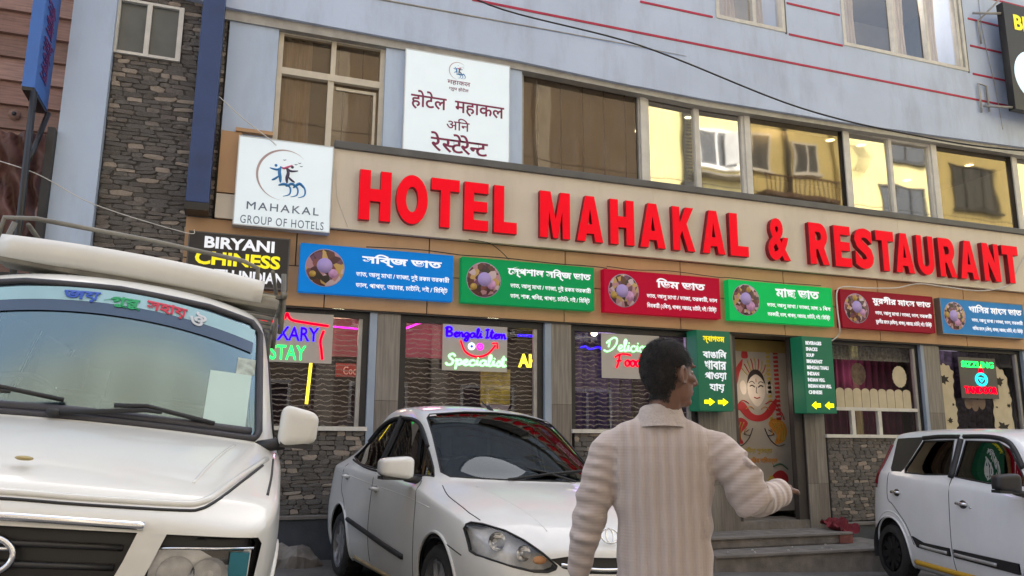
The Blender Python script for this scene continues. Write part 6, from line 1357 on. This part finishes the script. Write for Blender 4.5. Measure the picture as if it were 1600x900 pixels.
MB().tube([(2.085, -.095, .822), (2.088, -.045, .820), (2.088, -.04, .750)], .007, 6).build('badge_arm', CHR, b_, local=True); MB().tube([(2.085, .035, .822), (2.088, -.015, .820), (2.088, -.02, .750)], .007, 6).build('badge_arm', CHR, b_, local=True)
MB().ell((1.885, -.02, 1.075), (.018, .028, .008), 12, 6).build('bonnet_ornament', mat('small gilt ornament', (.35, .28, .12, 1), .4, metal=.4), van.root, local=True)
MB().bbox(2.04, 2.16, -.80, .80, .42, .56, .03).build('bumper', mat('grey bumper', (.12, .12, .12, 1), .6), van.root, local=True)
q = MB(); q.tube([(1.165, .02 + .55, 1.232)] , .01)
for a, b in (((1.175, -.10, 1.235), (1.10, .52, 1.255)), ((1.14, -.62, 1.235), (1.14, -.08, 1.29))):
    a, b = Vector(a), Vector(b); mid = a * .45 + b * .55 + Vector((.03, 0, .035)); w_ = MB().tube([a, mid, b * .65 + a * .35 + Vector((.02, 0, .03))], [.013, .011, .008], 6).build('wiper', RUB, van.root, local=True)
    MB().tube([a * .65 + b * .35 + Vector((.018, 0, .045)), mid + Vector((-.008, 0, .018)), b + Vector((-.015, 0, .0))], .011, 6).build('blade', RUB, w_, local=True); MB().ell(a, (.022, .03, .02), 8, 6).build('pivot', RUB, w_, local=True)
van.mirror((1.06, .885, 1.275), 1, PAINTC, (.06, .085, .085)); van.mirror((1.06, -.885, 1.275), -1, PAINTC, (.06, .085, .085))
van.finish()
MB().box(.7, 1.08, -.66, .66, .95, 1.19).build('dashboard', CAB, van.root, local=True); MB().tube([(.72 - .06 * sin(t), -.36 + .19 * cos(t), 1.24 + .16 * sin(t)) for t in [2 * pi * i / 22 for i in range(22)]], .014, 6, closed=True).build('steering_wheel', CAB, van.root, local=True)
MB().box(-1.9, 1.1, -.68, .68, .45, .52).build('cabin_floor', CAB, van.root, local=True)
van.seats((.15, -.75), .62); van.underbody(-2.0, 1.9, .62, .34, .46)
for sd_ in (-1, 1):
    for cx in (1.32, -1.25): van.wheel(cx, .36, .36, sd_ * .73, sd_, SLV, 8, w=.22)
# roof carrier
RC = empty('roof_carrier', (0, 0, 0), 'weathered cream and grey metal luggage carrier on the roof of the van', 'roof carrier')
RC.location = van.root.location; RC.rotation_euler = van.root.rotation_euler; RC.rotation_euler = (Matrix.Rotation(-1.57, 3, 'Z') @ Matrix.Rotation(-.125, 3, 'X')).to_euler('XYZ')
GM = mat('weathered grey carrier metal', (.22, .21, .18, 1), .6, var=.35, vs=5, grime=.4, metal=.2)
q = MB(); pr = [(.62, 1.93), (.65, 1.945), (.66, 2.0), (.64, 2.05), (.60, 2.06), (.57, 2.05), (.57, 1.93)]
vs = []; fs = []
ys = [-.66 + 1.23 * i / 20 for i in range(21)]
for y in ys: vs += [(x - .05 * (y / .7) ** 2, y, z - .02 * (y / .7) ** 2) for x, z in pr]
k = len(pr); fs = [(i * k + j, i * k + (j + 1) % k, (i + 1) * k + (j + 1) % k, (i + 1) * k + j) for i in range(20) for j in range(k)] + [list(range(k))[::-1], [20 * k + j for j in range(k)]]
q.add(vs, fs, True); q.build('front_board', PAINTC, RC, local=True)
MB().tube([(.50, -.70, 2.0), (.52, -.69, 2.13), (.54, -.55, 2.15), (.55, 0, 2.15), (.54, .44, 2.14), (.52, .52, 2.12), (.50, .535, 2.02)], .012, 8).build('top_rail', GM, RC, local=True)
for sd_ in (-1, 1):
    MB().tube([(.54, sd_ * .68, 2.0), (-.6, sd_ * .70, 2.02), (-1.9, sd_ * .68, 2.0)], .018, 8).build('side_rail', GM, RC, local=True)
    MB().tube([(.45, sd_ * .60, 2.13), (-.6, sd_ * .68, 2.15), (-1.9, sd_ * .66, 2.13)], .012, 8).build('side_rail', GM, RC, local=True)
    for x in (.45, -.3, -1.1, -1.85): MB().tube([(x, sd_ * .70, 1.80), (x, sd_ * .69, 1.95), (x, sd_ * .66, 2.13)], .014, 6).build('post', GM, RC, local=True)
for i in range(12): bb = MB().box(-1.9 + i * .21, -1.84 + i * .21, -.67, .67, 1.985, 2.005); bb.build('slat', GM, RC, local=True)
MB().bbox(.40, .60, -.66, .66, 1.90, 1.96, .015).build('cross_beam', GM, RC, local=True); MB().bbox(.30, .52, -.64, .64, 1.965, 1.99, .008).build('cross_beam', mat('pale dusty carrier metal', (.36, .34, .28, 1), .7, var=.3, grime=.3), RC, local=True)

# ------------------------------------------------------------------ the man
SKIN = mat('brown skin', (.15, .072, .045, 1), .55, var=.2, vs=12, bump=.12, bs=70); 
def remeshed(name, q, vox, m, par, smooth=6, attr=None, wrinkle=False):
    me = bpy.data.meshes.new('r'); me.from_pydata(q.v, [], q.f); bm = bmesh.new(); bm.from_mesh(me); bmesh.ops.remove_doubles(bm, verts=bm.verts, dist=1e-5); bmesh.ops.recalc_face_normals(bm, faces=bm.faces); bm.to_mesh(me); bm.free()
    o = bpy.data.objects.new('r', me); COL.objects.link(o)
    a = o.modifiers.new('a', 'REMESH'); a.mode = 'VOXEL'; a.voxel_size = vox; a.use_smooth_shade = True
    b = o.modifiers.new('b', 'SMOOTH'); b.factor = .5; b.iterations = smooth
    me2 = bpy.data.meshes.new_from_object(o.evaluated_get(bpy.context.evaluated_depsgraph_get())); bpy.data.objects.remove(o); bpy.data.meshes.remove(me)
    L = org(par)
    if attr:
        at = me2.attributes.new('knit', 'FLOAT_VECTOR', 'POINT'); at.data.foreach_set('vector', [c for v in me2.vertices for c in attr(v.co)])
    if wrinkle:
        from mathutils import noise
        nm = [v.normal.copy() for v in me2.vertices]
        for v, nn in zip(me2.vertices, nm):
            r_, t_, arm = attr(v.co); c = v.co
            w = noise.noise(Vector((c.x * 5, c.y * 5, c.z * 3))) * .008 + noise.noise(Vector((c.x * 14, c.y * 14, c.z * 9))) * .0035
            if arm > .5:
                el = math.exp(-((t_ - .215) / .07) ** 2); w += (.0012 + .0035 * el) * sin(t_ * 80 + 3 * noise.noise(c * 9)) + .004 * noise.noise(Vector((c.x * 11, c.y * 11, c.z * 16)))
            else: w += .005 * noise.noise(Vector((r_ * 16, c.z * 2.0, 3))) + .006 * max(0, abs(r_) - .10) / .08 * sin(c.z * 46 + r_ * 30 + 3 * noise.noise(c * 6))
            v.co += nn * w
    me2.transform(Matrix.Translation(-L)); me2.materials.clear(); me2.materials.append(m); me2.name = name
    for p in me2.polygons: p.use_smooth = True
    ob = bpy.data.objects.new(name, me2); COL.objects.link(ob); ob.parent = par; return ob
def capsule(q, pts, rs, n=14):
    P = [Vector(p) for p in pts]; d0 = (P[0] - P[1]).normalized(); d1 = (P[-1] - P[-2]).normalized()
    q.tube([P[0] + d0 * rs[0] * .8] + P + [P[-1] + d1 * rs[-1] * .8], [rs[0] * .45] + list(rs) + [rs[-1] * .45], n)
gz = G(1.40)
PM = empty('person', (1.40, 2.42, gz), 'man in a beige knitted pullover seen from behind, right arm raised', 'person')
rd = Vector((.906, -.424, 0)); fw = Vector((.424, .906, 0)); C0 = Vector((1.405, 2.42, 0))
def B(r_, f_, z): return C0 + rd * r_ + fw * f_ + Vector((0, 0, z))
def torso(q, secs, n=28):
    vs = []
    for z, hw, hd_, of, sx in secs:
        for k in range(n):
            t = 2 * pi * k / n; c, s_ = cos(t), sin(t); e = .85
            vs.append(B(sx + hw * (abs(c) ** e) * (1 if c > 0 else -1), of + hd_ * (abs(s_) ** e) * (1 if s_ > 0 else -1), z))
    m_ = len(secs); fs = [(i * n + k, i * n + (k + 1) % n, (i + 1) * n + (k + 1) % n, (i + 1) * n + k) for i in range(m_ - 1) for k in range(n)] + [list(range(n))[::-1], [(m_ - 1) * n + k for k in range(n)]]
    q.add(vs, fs, True)
# body: one continuous surface
Bd = MB()
torso(Bd, [(.72, .12, .09, 0, 0), (.80, .145, .10, 0, 0), (.88, .14, .095, 0, 0), (1.0, .135, .09, 0, 0), (1.12, .15, .10, .005, 0), (1.24, .165, .10, .005, 0), (1.31, .15, .085, 0, 0), (1.345, .08, .06, 0, 0)])
for s_ in (-1, 1):
    capsule(Bd, [B(s_ * .085, 0, .76), B(s_ * .10, .01, .45 + gz), B(s_ * .11, -.02, .10 + gz)], [.078, .055, .038])
    capsule(Bd, [B(s_ * .11, -.05, .05 + gz), B(s_ * .12, .05, .04 + gz), B(s_ * .13, .13, .025 + gz)], [.035, .035, .025])
shL, elL, wrL = B(-.178, .0, 1.285), B(-.235, -.01, 1.075), B(-.285, .035, .865)
shR, elR, wrR = B(.174, .0, 1.288), Vector((1.65, 2.255, 1.10)), Vector((1.808, 2.325, 1.125))
capsule(Bd, [shL, elL, wrL], [.048, .038, .027]); capsule(Bd, [shR, elR, wrR], [.048, .038, .027])
def hand(q, w, d, up, s_, curl):
    """palm with four unequal fingers and a thumb from the side of the palm"""
    d = Vector(d).normalized(); up = Vector(up); up = (up - d * up.dot(d)).normalized(); sd = d.cross(up).normalized() * s_
    q.obox(w + d * .045, d * .040, sd * .034, up * .011); capsule(q, [w, w + d * .03], [.024, .024], 10)
    for i, (o, ln, bs) in enumerate(((-.028, .066, .080), (-.0095, .076, .084), (.0095, .070, .082), (.028, .054, .076))):
        p0 = w + d * bs + sd * o; a = curl * (1 + .15 * i); p = [p0]; dd = d.copy()
        for k, f in enumerate((.45, .32, .23)):
            dd = (dd * cos(a) - up * sin(a)).normalized(); p.append(p[-1] + dd * ln * f)
        capsule(q, p, [.0085, .0080, .0075, .0066], 8)
    t0 = w + d * .022 - sd * .030; td = (d * .75 - sd * .62 - up * .25).normalized()
    capsule(q, [t0, t0 + td * .032, t0 + (td * .04 + (d * .9 - up * .35).normalized() * .024)], [.012, .010, .0085], 8)
hand(Bd, wrL + Vector((-.012, .006, -.03)), (-.18, .10, -.97), fw, 1, .28)
hand(Bd, wrR + Vector((.022, .010, .004)), (.62, .77, .12), (0, 0, 1), -1, .55)
# head and neck
fd = Vector((.98, .10, 0)).normalized(); ld = Vector((0, 0, 1)).cross(fd); H0 = Vector((1.415, 2.37, 1.530))
def Hd(f_, l_, z): return H0 + fd * f_ + ld * l_ + Vector((0, 0, z))
RH = Matrix((fd, ld, Vector((0, 0, 1)))).transposed()
capsule(Bd, [B(0, .0, 1.31), Vector((1.405, 2.39, 1.40)), H0 + Vector((0, 0, -.04))], [.062, .055, .055])
Bd.ell(Hd(-.012, 0, .012), (.092, .073, .098), 20, 14, RH); Bd.ell(Hd(.030, 0, -.045), (.060, .055, .075), 18, 12, RH); Bd.ell(Hd(.062, 0, -.098), (.026, .030, .018), 12, 8, RH)
Bd.ell(Hd(.050, 0, .035), (.036, .055, .035), 14, 10, RH)
q_ = Hd(.088, 0, .012); Bd.tube([q_, Hd(.103, 0, -.012), Hd(.112, 0, -.032), Hd(.092, 0, -.042)], [.009, .011, .0145, .010], 10)
for s_ in (-1, 1): Bd.ell(Hd(.094, s_ * .014, -.036), (.010, .009, .007), 8, 6, RH); Bd.ell(Hd(.058, s_ * .042, -.022), (.026, .018, .016), 10, 8, RH); Bd.ell(Hd(.076, s_ * .03, .022), (.012, .022, .007), 10, 6, RH)
Bd.ell(Hd(.085, 0, -.062), (.014, .024, .007), 12, 6, RH); Bd.ell(Hd(.083, 0, -.073), (.013, .021, .007), 12, 6, RH)
for s_ in (-1, 1):
    p = [Hd(.002 + .0155 * cos(t) - .004, s_ * (.077 + .013 * (1 - cos(t)) * .7), -.014 + .029 * sin(t)) for t in [radians(a) for a in range(-80, 261, 34)]]
    Bd.tube(p, .0072, 8); Bd.ell(Hd(.0, s_ * .077, -.016), (.011, .007, .023), 10, 8, RH)
body = remeshed('body', Bd, .0042, SKIN, PM, 5)
for s_ in (-1, 1):
    e_ = MB().ell(Hd(.071, s_ * .030, .004), (.0105, .009, .0065), 14, 10, RH).build('eye', mat('eye white', (.35, .32, .29, 1), .2), PM); MB().ell(Hd(.080, s_ * .030, .004), (.003, .005, .005), 10, 8, RH).build('iris', mat('dark iris', (.02, .01, .008, 1), .1), e_)
    MB().tube([Hd(.090, s_ * .014, .020), Hd(.090, s_ * .030, .026), Hd(.078, s_ * .048, .021)], [.003, .004, .002], 6).build('eyebrow', mat('brow hair', (.010, .009, .009, 1), .7), PM)
# hair: short crop grown from the scalp surface of the body mesh, thicker on top, plus many short strands
HAIR = mat('black hair', (.016, .013, .012, 1), .75, var=.6, vs=45, bump=.8, bs=160)
rr = random.Random(11); Lb = org(PM)
def hloc(co): d = co + Lb - H0; return d.dot(fd), d.dot(ld), d.z
def hair_in(f_, l_, z):
    al = abs(l_)
    if z > .060: return f_ < .062 - .25 * max(0, z - .06)
    if z > .030: return f_ < (.040 + .5 * (z - .03) if al > .035 else .052)
    if z > .022: return f_ < .022 and not (al > .078)
    if z > -.048: return f_ < -.026 and al < .078
    return z > -.092 and f_ < -.034
hb = bmesh.new(); hb.from_mesh(body.data); hb.normal_update(); hb.faces.ensure_lookup_table()
sel = [f for f in hb.faces if f.calc_center_median().z + Lb.z > 1.42 and hair_in(*hloc(f.calc_center_median()))]
vm = {}; vs = []; fs = []; seeds = [(f.calc_center_median(), f.normal.copy()) for f in hb.faces if f.calc_center_median().z + Lb.z > 1.43 and abs(hloc(f.calc_center_median())[1]) > .02 and hair_in(hloc(f.calc_center_median())[0] - .009, hloc(f.calc_center_median())[1], hloc(f.calc_center_median())[2] + .010) and hloc(f.calc_center_median())[2] < .05]
for f in sel:
    idx = []
    for v in f.verts:
        if v not in vm:
            a_, b_, c_ = hloc(v.co); vm[v] = len(vs); th = .0035 + .0016 * rr.uniform(-1, 1) + .006 * max(0, min(1, (c_ - .01) / .08))
            from mathutils import noise as _nz
            th += .0032 * _nz.noise(v.co * 60) + .0022 * _nz.noise(v.co * 160)
            if a_ > .03 and c_ > .03: th *= .6
            vs.append(v.co + v.normal * th)
        idx.append(vm[v])
    fs.append(idx); seeds.append((f.calc_center_median(), f.normal.copy()))
hair = MB().add(vs, fs, True).build('hair', HAIR, PM, local=True)
q = MB()
for _ in range(22000):
    o, nn = rr.choice(seeds); c_ = hloc(o)[2]; th = .0025 + .006 * max(0, min(1, (c_ - .01) / .08))
    tan = Vector((.35 * max(c_, 0) * 8 * fd.x + .3 * rr.uniform(-1, 1), .35 * max(c_, 0) * 8 * fd.y + .3 * rr.uniform(-1, 1), -.8)); tan = (tan - nn * tan.dot(nn)).normalized()
    ln = rr.uniform(.005, .009) + .009 * max(0, min(1, c_ / .08)); b0 = o + nn * th + Vector([rr.uniform(-.002, .002) for _ in range(3)]); sdv = nn.cross(tan) * .0006
    q.add([b0 - sdv, b0 + sdv, b0 + nn * ln * .45 + tan * ln], [(0, 1, 2)])
tag(q.build('hair_strands', HAIR, PM, local=True), kind='stuff'); hb.free()
# pullover: torso, sleeves and stand collar in one knitted surface
Sw = MB()
torso(Sw, [(.76, .158, .118, 0, 0), (.80, .166, .125, 0, 0), (.86, .160, .118, 0, .002), (.95, .156, .112, 0, .004), (1.05, .160, .113, 0, .004), (1.13, .170, .118, .004, .002), (1.22, .186, .122, .006, 0), (1.28, .194, .115, .006, 0), (1.33, .176, .095, .004, 0), (1.358, .130, .078, .0, 0), (1.372, .085, .068, -.002, 0), (1.40, .066, .062, -.004, 0)])
capsule(Sw, [B(-.155, .0, 1.285), shL + Vector((0, 0, -.02)), (shL + elL) / 2 + Vector((-.004, 0, 0)), elL, (elL + wrL) / 2 + Vector((-.006, 0, 0)), wrL], [.060, .066, .060, .057, .050, .038])
capsule(Sw, [B(.150, 0, 1.285), shR + Vector((0, 0, -.012)), (shR + elR) / 2 + Vector((.012, -.01, .01)), elR, (elR + wrR) / 2 + Vector((0, 0, -.004)), wrR], [.060, .068, .072, .070, .055, .043])
for a in range(5):                                       # soft folds over the sleeves
    t = .25 + a * .16; p = shL.lerp(elL, min(1, t * 1.2)) if t < .7 else elL.lerp(wrL, (t - .7) * 2.5)
    Sw.ell(p + Vector((-.01, -.03, 0)), (.052, .034, .014), 12, 8)
    t = .3 + a * .15; p = shR.lerp(elR, min(1, t * 1.1)); Sw.ell(p + Vector((.012, -.028, 0)), (.060, .040, .014), 12, 8, Matrix.Rotation(-.5, 3, 'Y'))
capsule(Sw, [wrR + Vector((-.02, -.008, 0)), wrR + Vector((.012, .008, .002))], [.050, .047]); capsule(Sw, [wrL + Vector((.003, 0, .03)), wrL + Vector((-.003, .004, -.01))], [.041, .039])
def knit(co):
    best = None
    for pts, hand_ in (((shL, elL, wrL), -1), ((shR, elR, wrR), 1)):
        acc = 0
        for a, b in zip(pts[:-1], pts[1:]):
            d = b - a; L_ = d.length; t = max(0, min(1, (co - a).dot(d) / (L_ * L_))); dist = (co - (a + d * t)).length
            if best is None or dist < best[0]: best = (dist, acc + t * L_, hand_)
            acc += L_
    r_ = (co - C0).dot(rd); arm = 1.0 if (best[0] < .082 and abs(r_) > .150) else 0.0
    return (r_, best[1], arm)
def knitmat():
    m = bpy.data.materials.new('beige ribbed knit'); m.use_nodes = True; n = m.node_tree; L = n.links; p = n.nodes['Principled BSDF']
    p.inputs['Roughness'].default_value = .95; p.inputs['Specular IOR Level'].default_value = .2; p.inputs['Sheen Weight'].default_value = .25
    a = n.nodes.new('ShaderNodeAttribute'); a.attribute_name = 'knit'; s = n.nodes.new('ShaderNodeSeparateXYZ'); L.new(a.outputs['Vector'], s.inputs[0])
    wn = n.nodes.new('ShaderNodeTexNoise'); wn.inputs['Scale'].default_value = 4.5; wn.inputs['Detail'].default_value = 3; tc0 = n.nodes.new('ShaderNodeTexCoord'); L.new(tc0.outputs['Object'], wn.inputs[0])
    def M(op, a_, b_): x = n.nodes.new('ShaderNodeMath'); x.operation = op; [L.new(v, x.inputs[i]) if hasattr(v, 'links') else setattr(x.inputs[i], 'default_value', v) for i, v in enumerate((a_, b_))]; return x.outputs[0]
    rx = M('ADD', s.outputs[0], M('MULTIPLY', wn.outputs[0], .022)); sx = M('ADD', s.outputs[1], M('MULTIPLY', wn.outputs[0], .03))
    tor = M('MULTIPLY', M('SINE', M('MULTIPLY', rx, 2 * pi / .036), 0), .36); tor2 = M('MULTIPLY', M('SINE', M('MULTIPLY', s.outputs[0], 2 * pi / .0085), 0), .06)
    slv = M('MULTIPLY', M('SINE', M('MULTIPLY', sx, 2 * pi / .040), 0), .42)
    tc = n.nodes.new('ShaderNodeTexCoord'); sp = n.nodes.new('ShaderNodeSeparateXYZ'); L.new(tc.outputs['Object'], sp.inputs[0]); st = M('MULTIPLY', M('SINE', M('MULTIPLY', sp.outputs[2], 2 * pi / .010), 0), .04)
    mx = n.nodes.new('ShaderNodeMix'); L.new(s.outputs[2], mx.inputs[0]); L.new(M('ADD', tor, tor2), mx.inputs[2]); L.new(slv, mx.inputs[3])
    h = M('ADD', mx.outputs[0], st)
    z = n.nodes.new('ShaderNodeTexNoise'); z.inputs['Scale'].default_value = 7; z.inputs['Detail'].default_value = 4; L.new(tc.outputs['Object'], z.inputs[0])
    h = M('ADD', h, M('MULTIPLY', z.outputs[0], 1.2))
    b = n.nodes.new('ShaderNodeBump'); b.inputs['Strength'].default_value = .8; b.inputs['Distance'].default_value = .006; L.new(h, b.inputs['Height']); L.new(b.outputs[0], p.inputs['Normal'])
    r = n.nodes.new('ShaderNodeMapRange'); r.inputs[1].default_value = -.6; r.inputs[2].default_value = 1.6; L.new(h, r.inputs[0])
    c = n.nodes.new('ShaderNodeMix'); c.data_type = 'RGBA'; L.new(r.outputs[0], c.inputs[0]); c.inputs[6].default_value = (.33, .265, .235, 1); c.inputs[7].default_value = (.50, .425, .385, 1); L.new(c.outputs[2], p.inputs['Base Color'])
    return m
KN = knitmat(); remeshed('pullover', Sw, .0065, KN, PM, 7, knit, True)
cl = MB(); n = 30; prof = [(.092, 1.338), (.080, 1.365), (.072, 1.392), (.067, 1.408), (.061, 1.413), (.058, 1.40), (.058, 1.38)]
vs = []
for r_, z in prof: vs += [Vector((1.400, 2.405, 0)) + (rd * cos(t) * r_ * 1.06 + fw * sin(t) * r_ * .98) + Vector((0, 0, z - .012 * sin(t))) for t in [2 * pi * k / n for k in range(n)]]
cl.add(vs, [(i * n + k, i * n + (k + 1) % n, (i + 1) * n + (k + 1) % n, (i + 1) * n + k) for i in range(len(prof) - 1) for k in range(n)], True); cl.build('collar', mat('beige ribbed collar', (.45, .385, .35, 1), .95, var=.08, vs=40, bump=.6, bs=120), PM)
Tr = MB(); torso(Tr, [(.62, .155, .105, 0, 0), (.72, .158, .11, 0, 0), (.80, .150, .105, 0, 0), (.84, .146, .10, 0, 0)])
for s_ in (-1, 1): capsule(Tr, [B(s_ * .082, 0, .72), B(s_ * .10, .01, .45 + gz), B(s_ * .112, -.02, .10 + gz)], [.088, .070, .055])
remeshed('trousers', Tr, .009, mat('dark blue jeans', (.03, .04, .07, 1), .85, var=.2, bump=.4), PM, 5)
for s_ in (-1, 1):
    sh = MB(); capsule(sh, [B(s_ * .11, -.06, .045 + gz), B(s_ * .12, .05, .042 + gz), B(s_ * .135, .15, .03 + gz)], [.044, .046, .034]); sh.build('shoe', mat('black shoe leather', (.02, .018, .016, 1), .4), PM)
